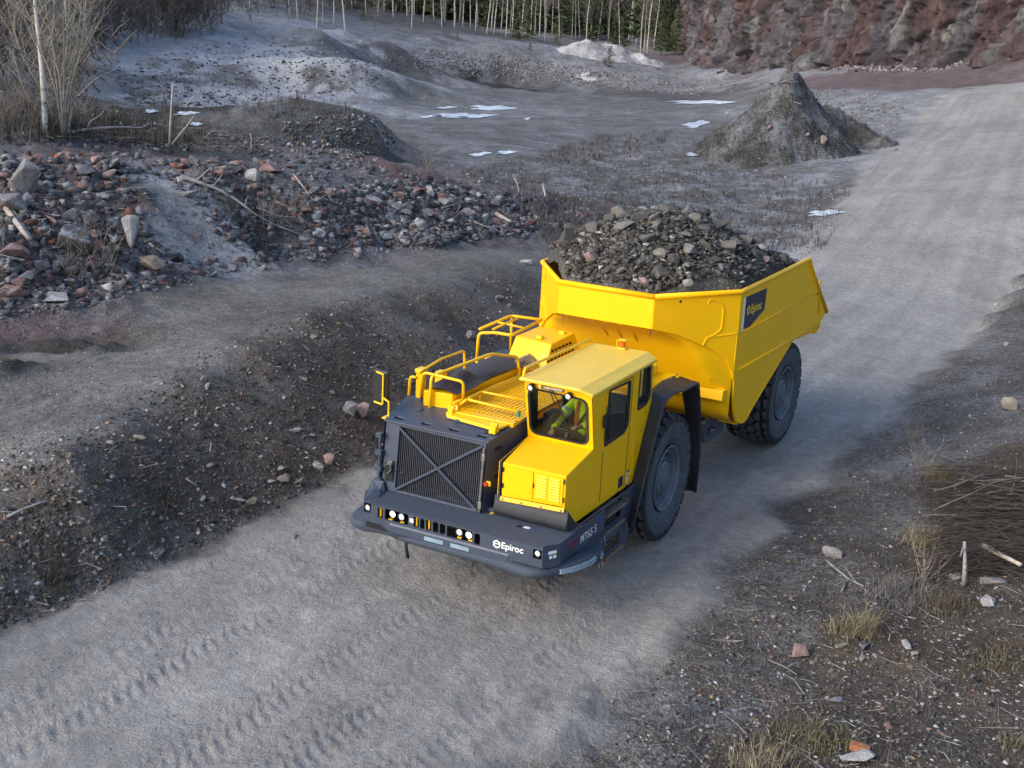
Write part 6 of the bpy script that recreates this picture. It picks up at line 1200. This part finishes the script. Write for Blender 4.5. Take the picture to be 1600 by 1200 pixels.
def tline(pxs, D0, D1, tms, name, label, cat, group, s0=.8, s1=1.2):
    ORD = ['leftmost', 'second', 'third', 'fourth', 'fifth', 'sixth', 'seventh', 'eighth', 'ninth', 'tenth', 'eleventh', 'twelfth', 'thirteenth', 'fourteenth', 'fifteenth', 'sixteenth', 'seventeenth', 'eighteenth']
    pxs = sorted(p_+random.gauss(0, 3.5) for p_ in pxs); base_ = label
    for k_, px in enumerate(pxs):
        label = ('%s, %s from the left' % (base_, ORD[k_]) if k_ else 'leftmost '+base_) if k_ < len(pxs)-1 or k_ == 0 else 'rightmost '+base_; D = random.uniform(D0-5, D1+4); p = gpd(px, D, 0); tree(name, random.choice(tms), (p.x, p.y, G(p.x, p.y)-.1), random.uniform(s0, s1), label, cat, group, lean=(random.gauss(0, .02), random.gauss(0, .02)))
tline([698, 712, 722, 735, 748, 756, 764, 772, 781, 790, 798, 806, 816, 824, 833, 842, 850, 860], 222, 234, BT, 'birch_tree', 'slender pale birch in the bright middle stand', 'birch', 'birches of the bright central stand')
tline([548, 571, 590, 612, 628, 640, 655, 668, 684], 214, 232, BT, 'birch_tree', 'birch in the thin stand left of the bright birches', 'birch', 'birches left of the central stand')
tline([875, 888, 902, 915, 930, 945, 960, 972, 984, 996, 1008, 1020, 1030], 218, 236, BT, 'birch_tree', 'pale birch among the pines right of centre', 'birch', 'birches among the pines')
tline([165, 188, 210, 232, 255, 275, 298, 318, 345, 368, 392, 415, 440, 468, 495, 520, 535], 150, 205, BT, 'birch_tree', 'bare birch in the thicket at the upper left', 'birch', 'bare birches of the left thicket', .7, 1.05)
tline([10, 30, 80, 115, 140, 150, 60], 95, 130, BT, 'birch_tree', 'bare birch behind the near trees at the far left', 'birch', 'bare birches at the far left', .6, .9)
tline([556, 602, 636, 662, 690, 705, 718, 742, 760, 786, 810, 828, 846, 866], 236, 250, BT, 'birch_tree', 'thin birch in the back row behind the bright stand', 'birch', 'back row birches behind the bright stand', .75, 1.0)
tline([880, 892, 908, 922, 938, 952, 966, 978, 990, 1002, 1014, 1026], 236, 250, BT, 'birch_tree', 'thin birch in the back row near the quarry face', 'birch', 'back row birches near the quarry face', .75, 1.0)
tline([178, 200, 222, 244, 266, 288, 308, 332, 356, 380, 404, 428, 454, 482, 508], 160, 200, BT, 'birch_tree', 'thin birch in the second row of the left thicket', 'birch', 'second row birches of the left thicket', .6, .8)
tree('birch_tree', BT[1], tuple(hits([(643, 46)])[0]), .75, 'lone white stemmed birch standing in front of the forest on the frosty plateau', 'birch')
tree('birch_tree', BT[3], tuple(hits([(1006, 84)])[0]), .8, 'lone pale birch in front of the pines left of the quarry face', 'birch')
h = hits([(584, 44)])[0]; tree('bare_bush', BU[0], tuple(h), 1.6, 'round bare tree bush on the frosty plateau left of the lone birch', 'bush')
tline([862, 880, 905, 925, 945, 965, 985, 1005, 1018, 1030, 1040, 1046], 232, 262, PT_, 'pine_tree', 'dark pine in the clump beside the quarry face', 'pine', 'pines beside the quarry face', .9, 1.5)
tline([540, 560, 585, 600, 622, 648, 672, 690, 705, 730, 752, 775, 800, 822, 845], 238, 270, PT_, 'pine_tree', 'green pine in the row behind the birches', 'pine', 'pines behind the birches', .8, 1.4)
tline([1040, 1028, 1016, 942, 958], 212, 222, PT_, 'pine_tree', 'low bushy pine before the stems by the quarry face', 'pine', 'low pines before the forest', .5, .75)
tline([800, 812], 212, 218, PT_, 'pine_tree', 'bushy young pine before the bright birch stems', 'pine', 'young pines before the bright birches', .5, .7)
for px, py, s, lb in [(951, 104, 1.35, 'young pine standing alone on the far bank of the pit'), (870, 72, 1.1, 'small pine at the left end of the pale gravel heap'), (828, 78, .55, 'tiny pine seedling on the plateau above the pit'), (660, 32, .8, 'small pine shrub left of the central birches'), (676, 38, .7, 'small pine shrub just right of another before the birches'), (692, 40, .6, 'third small pine shrub before the birches'),
    (714, 64, .6, 'pine seedling on the edge of the pit bank'), (945, 84, .6, 'pine seedling on the track above the pit'), (1040, 64, 1.4, 'young pine near the left end of the quarry face'), (568, 33, 1.1, 'small pine by the round bare bush'), (1022, 78, 1.2, 'young pine between the lone birch and the quarry face')]:
    h = hits([(px, py)])[0]
    if not np.isnan(h[0]): tree('pine_sapling', SP[RNG.integers(0, 3)], (h[0], h[1], h[2]-.05), s, lb, 'pine')
# far-off wood behind: one mass
def merged(name, lib, n, pxr, Dr, sr, mats, label, cat='wood'):
    cos, fcs, mis = [], [], []; off = 0
    arrs = []
    for T, C_ in lib:
        V = []; F = []; mi = []; o = 0
        for mi_, me in enumerate((T, C_)):
            v = np.empty(len(me.vertices)*3); me.vertices.foreach_get('co', v); v = v.reshape(-1, 3); me.calc_loop_triangles(); t = np.empty(len(me.loop_triangles)*3, np.int32); me.loop_triangles.foreach_get('vertices', t)
            V.append(v); F.append(t.reshape(-1, 3)+o); mi.append(np.full(len(t)//3, mi_)); o += len(v)
        arrs.append((np.concatenate(V), np.concatenate(F), np.concatenate(mi)))
    HS = None if Dr else scatter(pxr, n)
    for _ in range(n):
        V, F, mi = random.choice(arrs); p = gpd(random.uniform(*pxr), random.uniform(*Dr), 0) if Dr else Vector(HS[_ % len(HS)]); a = random.random()*6.28; s = random.uniform(*sr); c, si = math.cos(a), math.sin(a)
        cos.append(np.stack([(V[:, 0]*c-V[:, 1]*si)*s+p.x, (V[:, 0]*si+V[:, 1]*c)*s+p.y, V[:, 2]*s+G(p.x, p.y)-.1], 1)); fcs.append(F+off); mis.append(mi); off += len(V)
    V = np.concatenate(cos); F = np.concatenate(fcs); me = bpy.data.meshes.new(name); me.vertices.add(len(V)); me.vertices.foreach_set('co', V.astype(np.float32).ravel()); me.loops.add(F.size); me.loops.foreach_set('vertex_index', F.astype(np.int32).ravel())
    me.polygons.add(len(F)); me.polygons.foreach_set('loop_start', np.arange(0, F.size, 3, dtype=np.int32)); [me.materials.append(x) for x in mats]; me.polygons.foreach_set('material_index', np.concatenate(mis).astype(np.int32)); me.update(calc_edges=True)
    return tag(link(name, me), label, cat, None, 'stuff')
LB = [bare_tree(110+i, 13, .16, .28, .15, 14, 2, 'willow' if i == 1 else 'twig', 'twig', .03, 3, .035) for i in range(3)]; LPn = [pine_tree(120+i, 13, .15, .22, .02, 330, 4.2) for i in range(3)]
merged('far_wood', LPn, 130, (520, 1080), (248, 330), (.9, 1.5), [M['twig'], M['needles']], 'dark mass of pines far behind the birch stems')
merged('bare_wood', LB, 150, (-60, 1040), (240, 300), (.9, 1.5), [M['willow'], M['twig']], 'grey brown mass of bare trees closing the view at the top')
LBU = [bare_tree(130+i, 5, .04, .65, .03, 11, 6, 'twig', 'twig', .2, 3, .038) for i in range(3)]; LBW = [bare_tree(140+i, 9, .09, .35, .05, 16, 5, 'twig', 'twig', .06, 3, .045) for i in range(3)]
merged('thicket', LBU, 200, [(-30, 120), (130, 112), (150, 82), (330, 58), (400, 42), (560, 22), (560, 6), (300, 18), (-30, 20)], None, (.7, 1.5), [M['twig'], M['twig']], 'tangled brown thicket of bare shrubs at the upper left')
merged('left_wood', LBW, 170, [(-30, 90), (130, 95), (200, 62), (400, 30), (560, 14), (560, -30), (300, -20), (-30, 0)], None, (.9, 1.7), [M['twig'], M['twig']], 'grey brown mass of bare trees behind the left thicket')
merged('near_thicket', LBU, 45, (-80, 135), (58, 100), (.6, 1.2), [M['twig'], M['twig']], 'grey brown thicket behind the near birch at the left edge')
# ---------------------------------------------------------------- the near birch and the many stemmed willow
def stem_px(m, path, D, r0, r1, sides=7, jit=.0):
    pts = [at_D(px, py, D+j) for (px, py), j in zip(path, [jit*k for k in range(len(path))])]; P = rpath(pts, .6, 3); m.tube(P, r0, sides, r1); return P
hb_ = hits([(71, 212), (100, 208)]); Db, Dw = [math.hypot(h[0]-CAM.x, h[1]-CAM.y) for h in hb_]
e = empty('birch_tree', tuple(hb_[0]), 'near birch with white black flecked stem at the upper left', 'birch'); m = MB(); r_ = random.Random(3)
P = stem_px(m, [(71, 218), (70, 180), (66, 110), (61, 62), (56, 20), (53, -20), (50, -90), (52, -170)], Db, .085, .03, 9); part_ = m.build('trunk', M['birch'], e, smooth=True)
m = MB()
for k in range(30):
    p = P[6+r_.randrange(len(P)-6)]; a = r_.random()*6.28; L = .5+1.4*r_.random(); b_, d_ = limb(m, r_, p, (math.cos(a)*.7, math.sin(a)*.7, .8), L, .016, 4, .25, .1, 4, .3)
    for j in range(6): a = r_.random()*6.28; limb(m, r_, b_[1+r_.randrange(4)], (math.cos(a)*.6, math.sin(a)*.6, .7), L*.4, .006, 2, .3, .1, 3, .5)
m.build('crown', M['willow'], e)
e = empty('willow_bush', tuple(hb_[1]), 'many stemmed bare willow with sunlit pale stems right of the near birch', 'willow'); r_ = random.Random(5)
STM = [[(102, 208), (103, 150), (115, 100), (122, 60), (126, 20), (128, -40)], [(104, 206), (108, 150), (118, 110), (128, 70), (133, 30), (134, -40)], [(100, 206), (100, 140), (101, 90), (99, 40), (98, -30)], [(98, 206), (95, 130), (88, 95), (80, 60), (72, 20), (70, -30)],
       [(96, 206), (92, 150), (84, 100), (82, 50), (86, 0), (88, -40)], [(103, 206), (110, 140), (120, 95), (135, 65), (146, 40)], [(101, 206), (98, 150), (104, 80), (108, 20), (110, -30)], [(106, 208), (116, 150), (134, 130), (150, 118)],
       [(97, 206), (88, 140), (70, 90), (50, 60), (36, 20), (30, -20)], [(95, 208), (80, 170), (60, 130), (40, 100), (22, 50), (10, 0)], [(99, 206), (94, 120), (108, 60), (118, 20), (122, -30)], [(90, 208), (70, 185), (45, 160), (30, 120), (20, 80)]]
for i, st in enumerate(STM):
    m = MB(); P = stem_px(m, st, Dw+r_.uniform(-.6, .6), .036, .012, 6, r_.uniform(-.15, .15))
    for k in range(11):
        p = P[3+r_.randrange(len(P)-3)]; a = r_.random()*6.28; L = .4+1.0*r_.random(); b_, d_ = limb(m, r_, p, (math.cos(a)*.6, math.sin(a)*.6, .8), L, .010, 3, .25, .1, 4, .4)
        for j in range(4): a = r_.random()*6.28; limb(m, r_, b_[1+r_.randrange(3)], (math.cos(a)*.6, math.sin(a)*.6, .7), L*.5, .005, 2, .3, .1, 3, .5)
    m.build('stem', M['willow'], e)
def shrub(px, py, s, label, n=16, mt='twig', hgt=1.4, sp=.5, rr0=.008):
    h = hits([(px, py)])[0]; m = MB(); r_ = random.Random(px*7+py)
    for k in range(n):
        a = r_.random()*6.28; b_, d_ = limb(m, r_, (h[0]+r_.gauss(0, .15*s), h[1]+r_.gauss(0, .15*s), h[2]-.1), (math.cos(a)*sp, math.sin(a)*sp, 1), hgt*s*(.5+.6*r_.random()), rr0, 4, .2, .05, 3, .4)
        for j in range(3): limb(m, r_, b_[1+r_.randrange(4)], (r_.gauss(0, .6), r_.gauss(0, .6), .6), hgt*s*.3, rr0*.6, 2, .3, .05, 3, .5)
    return tag(m.build('bare_shrub', M[mt], None), label, 'shrub')
for i, (px, py, s, lb) in enumerate([(20, 205, 1.5, 'tangled bare shrub at the left edge under the birch'), (45, 208, 1.4, 'bare shrub left of the near birch stem'), (60, 200, 1.2, 'dark bare shrub at the foot of the near birch'), (85, 205, 1.2, 'bare shrub between birch and willow'), (120, 205, 1.0, 'low bare shrub right of the willow'), (8, 200, 1.6, 'bare shrub cut by the left picture edge'),
    (275, 222, 1.0, 'thin bare shrub beside the upright pale stake'), (315, 238, .7, 'small twiggy plant right of the stake'), (142, 395, .8, 'dark dead shrub beside the big pitted boulder'), (170, 430, 1.0, 'dark tangle of stems below the long pale boulder'), (110, 440, .9, 'dark tangle of stems under the pitted boulder'), (300, 375, .45, 'tiny dark plant on the sandy slide'), (420, 350, .9, 'dead shrub in the hollow right of the sandy slide'), (450, 340, .8, 'grey dead shrub by the fallen branches'),
    (668, 270, .9, 'dark weed stalks on the rubble crest'), (1440, 905, .5, 'dry brown weed beside the black hole on the verge'), (1420, 690, .5, 'dark weed stalk on the right verge'), (1445, 740, .6, 'reddish dry weeds above the brushwood')]): shrub(px, py, s, lb, 18 if i < 6 else 12)
# ---------------------------------------------------------------- sticks and branches
def stick(path, r0, r1, mt, label, lift=.08, name='branch', side=None, cat='branch'):
    H = hits(path); P = [Vector((h[0], h[1], G(h[0], h[1])+lift+(.0 if i else -.02))) for i, h in enumerate(H) if not np.isnan(h[0])]
    m = MB(); PP = rpath(P, .3, 3); m.tube(PP, r0, 7, r1); r_ = random.Random(int(path[0][0]))
    for k in range(side or 0): q_ = PP[1+r_.randrange(max(1, len(PP)-1))]; limb(m, r_, q_, (r_.gauss(0, 1), r_.gauss(0, 1), .4), .5*r_.random()+.3, r0*.45, 3, .3, .0, 4, .4)
    return tag(m.build(name, mt, None, smooth=True), label, cat)
def prop(path, D, r0, r1, mt, label, name='branch', cat='branch'):
    m = MB(); m.tube(rpath([at_D(px, py, D+dd) for px, py, dd in path], .2, 3), r0, 7, r1); return tag(m.build(name, mt, None, smooth=True), label, cat)
def Dat(px, py): h = hits([(px, py)])[0]; return math.hypot(h[0]-CAM.x, h[1]-CAM.y)
d = Dat(266, 228); prop([(265, 228, 0), (267, 180, .0), (270, 130, .05)], d, .045, .025, M['palewood'], 'upright pale broken stake on the berm', 'stake', 'stake')
prop([(268, 226, 0), (290, 200, .1), (305, 178, .2)], d, .04, .02, M['palewood'], 'leaning pale pole right of the upright stake', 'pole', 'pole')
prop([(318, 216, 0), (338, 200, .2)], Dat(318, 218), .02, .012, M['palewood'], 'short pale stick right of the leaning pole')
prop([(392, 238, 0), (393, 222, 0), (391, 208, .1)], Dat(392, 240), .02, .01, M['palewood'], 'short broken twig standing on the shelf')
d = Dat(112, 208); prop([(108, 207, 0), (135, 202, 0), (160, 200, .1), (190, 198, .1), (220, 200, .2), (236, 192, .3)], d-.3, .05, .015, M['frosttwig'], 'long forked dead branch lying right of the willow')
prop([(137, 202, 0), (140, 190, 0), (158, 180, .1), (166, 166, .1)], d-.3, .035, .012, M['frosttwig'], 'rising fork of the dead branch right of the willow')
prop([(15, 204, 0), (26, 196, 0), (38, 200, 0), (44, 208, 0)], d-.3, .02, .012, M['frosttwig'], 'arched dead branch at the far left')
prop([(122, 150, 0), (150, 122, .5), (178, 110, 1), (190, 95, 1.2)], d+1.5, .02, .008, M['frosttwig'], 'thin leaning branch reaching over the frosty slope')
stick([(282, 283), (310, 293), (345, 306), (372, 322), (400, 345), (430, 360), (478, 378)], .055, .02, M['frosttwig'], 'long dead tree trunk lying down the slope', .15, 'fallen_trunk', 9, 'fallen trunk')
stick([(400, 335), (430, 345), (470, 372)], .02, .008, M['frosttwig'], 'thin dead branch alongside the fallen trunk', .2, side=6)
stick([(458, 278), (474, 300), (490, 322)], .022, .012, M['palewood'], 'thin pale stick right of the pink red boulder', .15); stick([(430, 320), (460, 332)], .05, .035, M['frosttwig'], 'short thick pale log stub beside the dark red block', .1)
stick([(10, 335), (28, 360), (46, 385)], .07, .06, M['palewood'], 'weathered squared timber leaning at the far left', .15, 'timber', 0, 'timber'); stick([(20, 336), (34, 358), (50, 382)], .05, .04, M['frosttwig'], 'second weathered timber beside the first at the far left', .12, 'timber', 0, 'timber')
stick([(216, 358), (250, 368), (290, 384)], .012, .008, M['frosttwig'], 'thin twig crossing the foot of the sandy slide', .1); stick([(233, 386), (246, 396), (256, 402)], .04, .03, M['palewood'], 'pale broken board below the sandy slide', .1, 'board', 0, 'board')
stick([(848, 295), (852, 315)], .05, .04, M['palewood'], 'short pale log standing out of the rubble behind the truck', .2, 'log', 0, 'log'); stick([(775, 340), (798, 354)], .08, .06, M['palewood'], 'pale plank end in the broken rock slope', .15, 'plank', 0, 'plank'); stick([(803, 288), (808, 300), (810, 312)], .03, .015, M['palewood'], 'bent pale branch on the rubble crest behind the truck', .3, side=2)
stick([(690, 336), (740, 322)], .02, .012, M['frosttwig'], 'thin dead branch across the broken rock', .25); stick([(740, 355), (782, 372)], .02, .012, M['frosttwig'], 'pale stick near the toe of the broken rock', .2, side=3)
stick([(11, 812), (40, 800), (75, 788)], .02, .012, M['frosttwig'], 'thin grey stick on the lower left bank', .06, side=2); stick([(290, 750), (308, 764)], .018, .012, M['frosttwig'], 'short pale stick on the dark bank', .05); stick([(330, 695), (328, 710)], .012, .01, M['palewood'], 'tiny pale twig on the bank', .05)
stick([(1289, 876), (1305, 892), (1330, 912), (1350, 920)], .018, .010, M['frosttwig'], 'thin dark stick below the pale grey boulder', .04, side=2); stick([(1322, 912), (1314, 928)], .016, .012, M['frosttwig'], 'short pale stick under the thin dark one', .04); stick([(1200, 1032), (1228, 1046), (1245, 1058)], .012, .008, M['twig'], 'thin twig below the pink brown boulder', .03)
stick([(1531, 878), (1552, 892), (1590, 912)], .045, .028, M['palewood'], 'thick pinkish broken branch in the brushwood', .28); prop([(1506, 915, 0), (1508, 880, 0), (1507, 846, .1)], Dat(1506, 918), .035, .022, M['frosttwig'], 'upright pale dead stem in the brushwood'); prop([(1500, 870, 0), (1506, 852, 0)], Dat(1506, 918), .012, .008, M['frosttwig'], 'side twig of the upright dead stem')
stick([(1488, 765), (1518, 791)], .022, .012, M['palewood'], 'pale straight stick above the brushwood', .08); stick([(1552, 768), (1600, 758)], .02, .016, M['palewood'], 'long pale rod at the right picture edge', .12); stick([(1500, 765), (1512, 742)], .016, .010, M['frosttwig'], 'small forked twig standing on the verge', .15, side=1)
# the heap of brushwood: every larger stem its own branch
bh = hits([(1540, 820)])[0]; BR = empty('brushwood_heap', (bh[0], bh[1], G(bh[0], bh[1])), 'dark heap of cut brushwood stems at the right edge of the photo', 'brushwood'); r_ = random.Random(9)
def brush(n, px0, px1, py0, py1, L0, L1, rad, sp, lift, mts, name, stuff=False, par=BR, ang=(-.05, .35)):
    M0 = MB()
    for k in range(n):
        px, py = r_.uniform(px0, px1), r_.uniform(py0, py1); h = hits([(px, py)])[0]
        if np.isnan(h[0]): continue
        a = YAW-PI/2+r_.uniform(*ang)*1.0; L = r_.uniform(L0, L1); c = Vector((h[0], h[1], G(h[0], h[1])+r_.random()*lift)); d_ = Vector((math.cos(a)+r_.gauss(0, sp), math.sin(a)+r_.gauss(0, sp), r_.gauss(0, .12)+.05)).normalized()
        m = M0 if stuff else MB(); pts = [c-d_*L/2]; dd = d_.copy()
        for i in range(4): dd = (dd+Vector((r_.gauss(0, .07), r_.gauss(0, .07), r_.gauss(0, .05)))).normalized(); pts.append(pts[-1]+dd*L/4)
        m.tube(pts, rad*(.6+.7*r_.random()), 5 if not stuff else 3, rad*.3)
        if not stuff: m.build(name, r_.choice(mts), par)
    if stuff: o = M0.build(name, mts[0], par); o['kind'] = 'stuff'
brush(110, 1485, 1640, 762, 860, .6, 1.8, .013, .40, .6, [M['brush'], M['brush'], M['brush'], M['brush'], M['twig']], 'branch')
brush(40, 1500, 1640, 850, 905, .5, 1.3, .010, .5, .3, [M['brush'], M['brush']], 'branch', ang=(-.6, .9))
brush(1000, 1475, 1640, 755, 905, .4, 1.2, .006, .55, .5, [M['brush']], 'twigs', True); brush(160, 1450, 1640, 740, 880, .4, 1.2, .004, .6, .2, [M['brush']], 'pale_twigs', True, ang=(-1.5, 1.5))
def twigs(name, poly, n, L0, L1, rad, mt, label):
    H = scatter(poly, n); m = MB()
    for h in H:
        a = r_.random()*6.28; L = r_.uniform(L0, L1); z = h[2]+.02+r_.random()*.04; d_ = Vector((math.cos(a), math.sin(a), r_.gauss(0, .12))); p = Vector((h[0], h[1], z)); m.tube([p-d_*L/2, p+Vector((0, 0, r_.gauss(0, .03))), p+d_*L/2], rad, 3, rad*.5)
    return tag(m.build(name, mt, None), label, 'twigs', None, 'stuff')
twigs('verge_twigs', verge_poly, 260, .1, .45, .004, M['frosttwig'], 'frosty twigs strewn on the right verge'); twigs('slope_twigs', rub_poly, 200, .3, 1.1, .009, M['frosttwig'], 'dead twigs scattered over the rubble slope'); twigs('bank_twigs', bank_poly, 120, .1, .5, .005, M['frosttwig'], 'frosty twigs on the dark bank')
twigs('berm_twigs', [(0, 150), (250, 195), (420, 215), (400, 235), (0, 215)], 350, .3, 1.6, .012, M['twig'], 'dead twigs heaped on the berm under the bare trees')
# ---------------------------------------------------------------- dry grass and weeds
q = NT('dry_grass'); c = q.n('VertexColor', layer_name='Col').outputs[0]; q.l(c, q.b.inputs['Base Color']); q.b.inputs['Roughness'].default_value = .9; q.b.inputs['Specular IOR Level'].default_value = .1; M['grass'] = q.m
def grass(name, P, hgt, wid, sp, col, label, cs=.3, per=1):
    P = np.repeat(P, per, 0); n = len(P); a = RNG.random(n)*6.28; l_ = hgt*(.4+.8*RNG.random(n)); le = sp*RNG.normal(size=(n, 2)); base = P+np.stack([RNG.normal(size=n)*.06*hgt*4 if per > 1 else np.zeros(n), RNG.normal(size=n)*.06*hgt*4 if per > 1 else np.zeros(n), np.zeros(n)], 1)
    if per > 1: base[:, 2] = gz(base[:, 0], base[:, 1])
    w2 = np.stack([np.cos(a)*wid, np.sin(a)*wid, np.zeros(n)], 1); mid = base+np.stack([le[:, 0]*l_*.4, le[:, 1]*l_*.4, l_*.6], 1); tip = base+np.stack([le[:, 0]*l_, le[:, 1]*l_, l_*.95], 1); base[:, 2] -= .03
    V = np.stack([base-w2, base+w2, mid-w2*.7, mid+w2*.7, tip], 1).reshape(-1, 3); o = (np.arange(n)*5)[:, None]
    F = np.concatenate([o+np.array([0, 1, 3]), o+np.array([0, 3, 2]), o+np.array([2, 3, 4])]); me = bpy.data.meshes.new(name); me.vertices.add(len(V)); me.vertices.foreach_set('co', V.astype(np.float32).ravel()); me.loops.add(F.size); me.loops.foreach_set('vertex_index', F.astype(np.int32).ravel()); me.polygons.add(len(F)); me.polygons.foreach_set('loop_start', np.arange(0, F.size, 3, dtype=np.int32)); me.update(calc_edges=True)
    cc_ = np.clip(np.array(col)*(1+cs*RNG.normal(size=(n, 1))), .01, .7); at_ = me.color_attributes.new('Col', 'FLOAT_COLOR', 'POINT'); at_.data.foreach_set('color', np.concatenate([np.repeat(cc_, 5, 0), np.ones((5*n, 1))], 1).astype(np.float32).ravel()); me.materials.append(M['grass'])
    return tag(link(name, me), label, 'grass', None, 'stuff')
def tuft(px, py, s, n, hgt, col, label):
    h = hits([(px, py)])[0]; r2 = RNG.normal(size=(n, 2))*s*.33; P = np.stack([h[0]+r2[:, 0], h[1]+r2[:, 1], np.zeros(n)], 1); P[:, 2] = gz(P[:, 0], P[:, 1]); return grass('grass_tuft', P, hgt, .0045, .55, col, label)
for px, py, s, n, hg, c_, lb in [(1352, 985, .22, 220, .26, (.25, .21, .13), 'upright tuft of dry yellow grass on the right verge'), (1325, 990, .4, 260, .22, (.22, .19, .12), 'lower grass tuft left of the upright one'), (1255, 1150, .55, 260, .15, (.15, .13, .08), 'broad dry grass clump near the bottom right of centre'), (1210, 1185, .5, 240, .16, (.20, .17, .11), 'pale grass clump at the bottom edge'), (1180, 1200, .4, 260, .22, (.24, .21, .14), 'grass clump at the bottom edge, left end'),
    (1300, 1165, .5, 260, .12, (.13, .13, .06), 'greenish grass clump beside the brick'), (1590, 1165, .4, 180, .13, (.17, .15, .09), 'grass clump in the bottom right corner'), (1560, 1035, .5, 240, .12, (.14, .12, .07), 'thin grass patch on the brown soil'), (1480, 950, .5, 500, .2, (.12, .10, .07), 'dark grass tuft below the brushwood'), (1440, 850, .4, 260, .3, (.22, .19, .12), 'dry grass tuft left of the brushwood'), (1405, 930, .7, 700, .18, (.16, .15, .14), 'flattened frosty grass on the verge'), (1470, 745, .4, 260, .25, (.17, .15, .08), 'greenish brown tuft above the brushwood'),
    (95, 905, .5, 300, .16, (.10, .09, .06), 'dark grass tuft on the lower bank'), (70, 855, .5, 300, .16, (.13, .11, .09), 'grass tuft at the far left of the bank'), (250, 780, .5, 300, .15, (.10, .09, .07), 'grass tuft in the middle of the bank')]: tuft(px, py, s, n, hg, c_, lb)
def field(name, poly, n, hgt, wid, col, label, per=5): H = scatter(poly, n); return grass(name, H, hgt, wid, .25, col, label, .3, per)
field('bank_weeds', bank_poly, 320, .10, .004, (.10, .09, .075), 'short dead weeds on the dark bank'); field('verge_weeds', verge_poly, 600, .09, .004, (.11, .10, .085), 'short frosty weeds over the right verge')
field('flat_weeds', [(700, 270), (900, 230), (1040, 205), (1130, 230), (1330, 300), (1290, 390), (1060, 400), (960, 340), (830, 300)], 1500, .28, .010, (.085, .075, .065), 'thin brown weeds standing on the frosted flat', 5)
field('dark_weeds', [(860, 235), (930, 215), (1050, 203), (1045, 222), (960, 245), (900, 262), (850, 258)], 260, .32, .012, (.085, .068, .058), 'band of dark brown weeds at the edge of the pit', 5); field('behind_weeds', [(820, 300), (1000, 335), (1060, 380), (860, 400), (840, 360)], 700, .30, .009, (.13, .115, .11), 'purplish dry weeds behind the loaded body', 6)
field('frost_weeds', [(170, 120), (330, 112), (560, 165), (560, 178), (420, 185), (200, 165)], 420, .35, .014, (.10, .085, .07), 'dry stalks on the frosty ground before the pit', 4); field('shelf_weeds', [(330, 280), (480, 300), (470, 380), (390, 395), (340, 340)], 170, .30, .008, (.08, .068, .058), 'dark dead weeds in the hollow of the slope', 6)
field('crest_weeds', [(0, 160), (150, 175), (330, 212), (330, 228), (0, 222)], 420, .5, .012, (.09, .08, .065), 'dead weeds along the berm', 5)
X, Y_, Z = DP; ii = RNG.integers(15, 265, (1400, 2)); zz = Z[ii[:, 0], ii[:, 1]]; ok = zz > gz(X[ii[:, 0], ii[:, 1]], Y_[ii[:, 0], ii[:, 1]])+.2; ii = ii[ok]
Pp = np.stack([X[ii[:, 0], ii[:, 1]], Y_[ii[:, 0], ii[:, 1]], Z[ii[:, 0], ii[:, 1]]], 1); grass('pile_weeds', np.repeat(Pp, 3, 0)+RNG.normal(size=(len(Pp)*3, 3))*np.array([.12, .12, .02]), .45, .014, .3, (.10, .085, .06), 'dry weeds on the tall dark dirt pile')
m = MB()
for k in range(12):
    p = heap_at(1200+r_.random()*50, 122+r_.random()*40); limb(m, r_, p, (r_.gauss(0, .6), r_.gauss(0, .6), r_.uniform(-.5, .8)), 0.5+.9*r_.random(), .024, 4, .3, -.1, 4, .4)
tag(m.build('tree_roots', M['frosttwig'], None), 'pale roots sticking out of the peak of the dirt pile', 'roots', None, 'stuff')
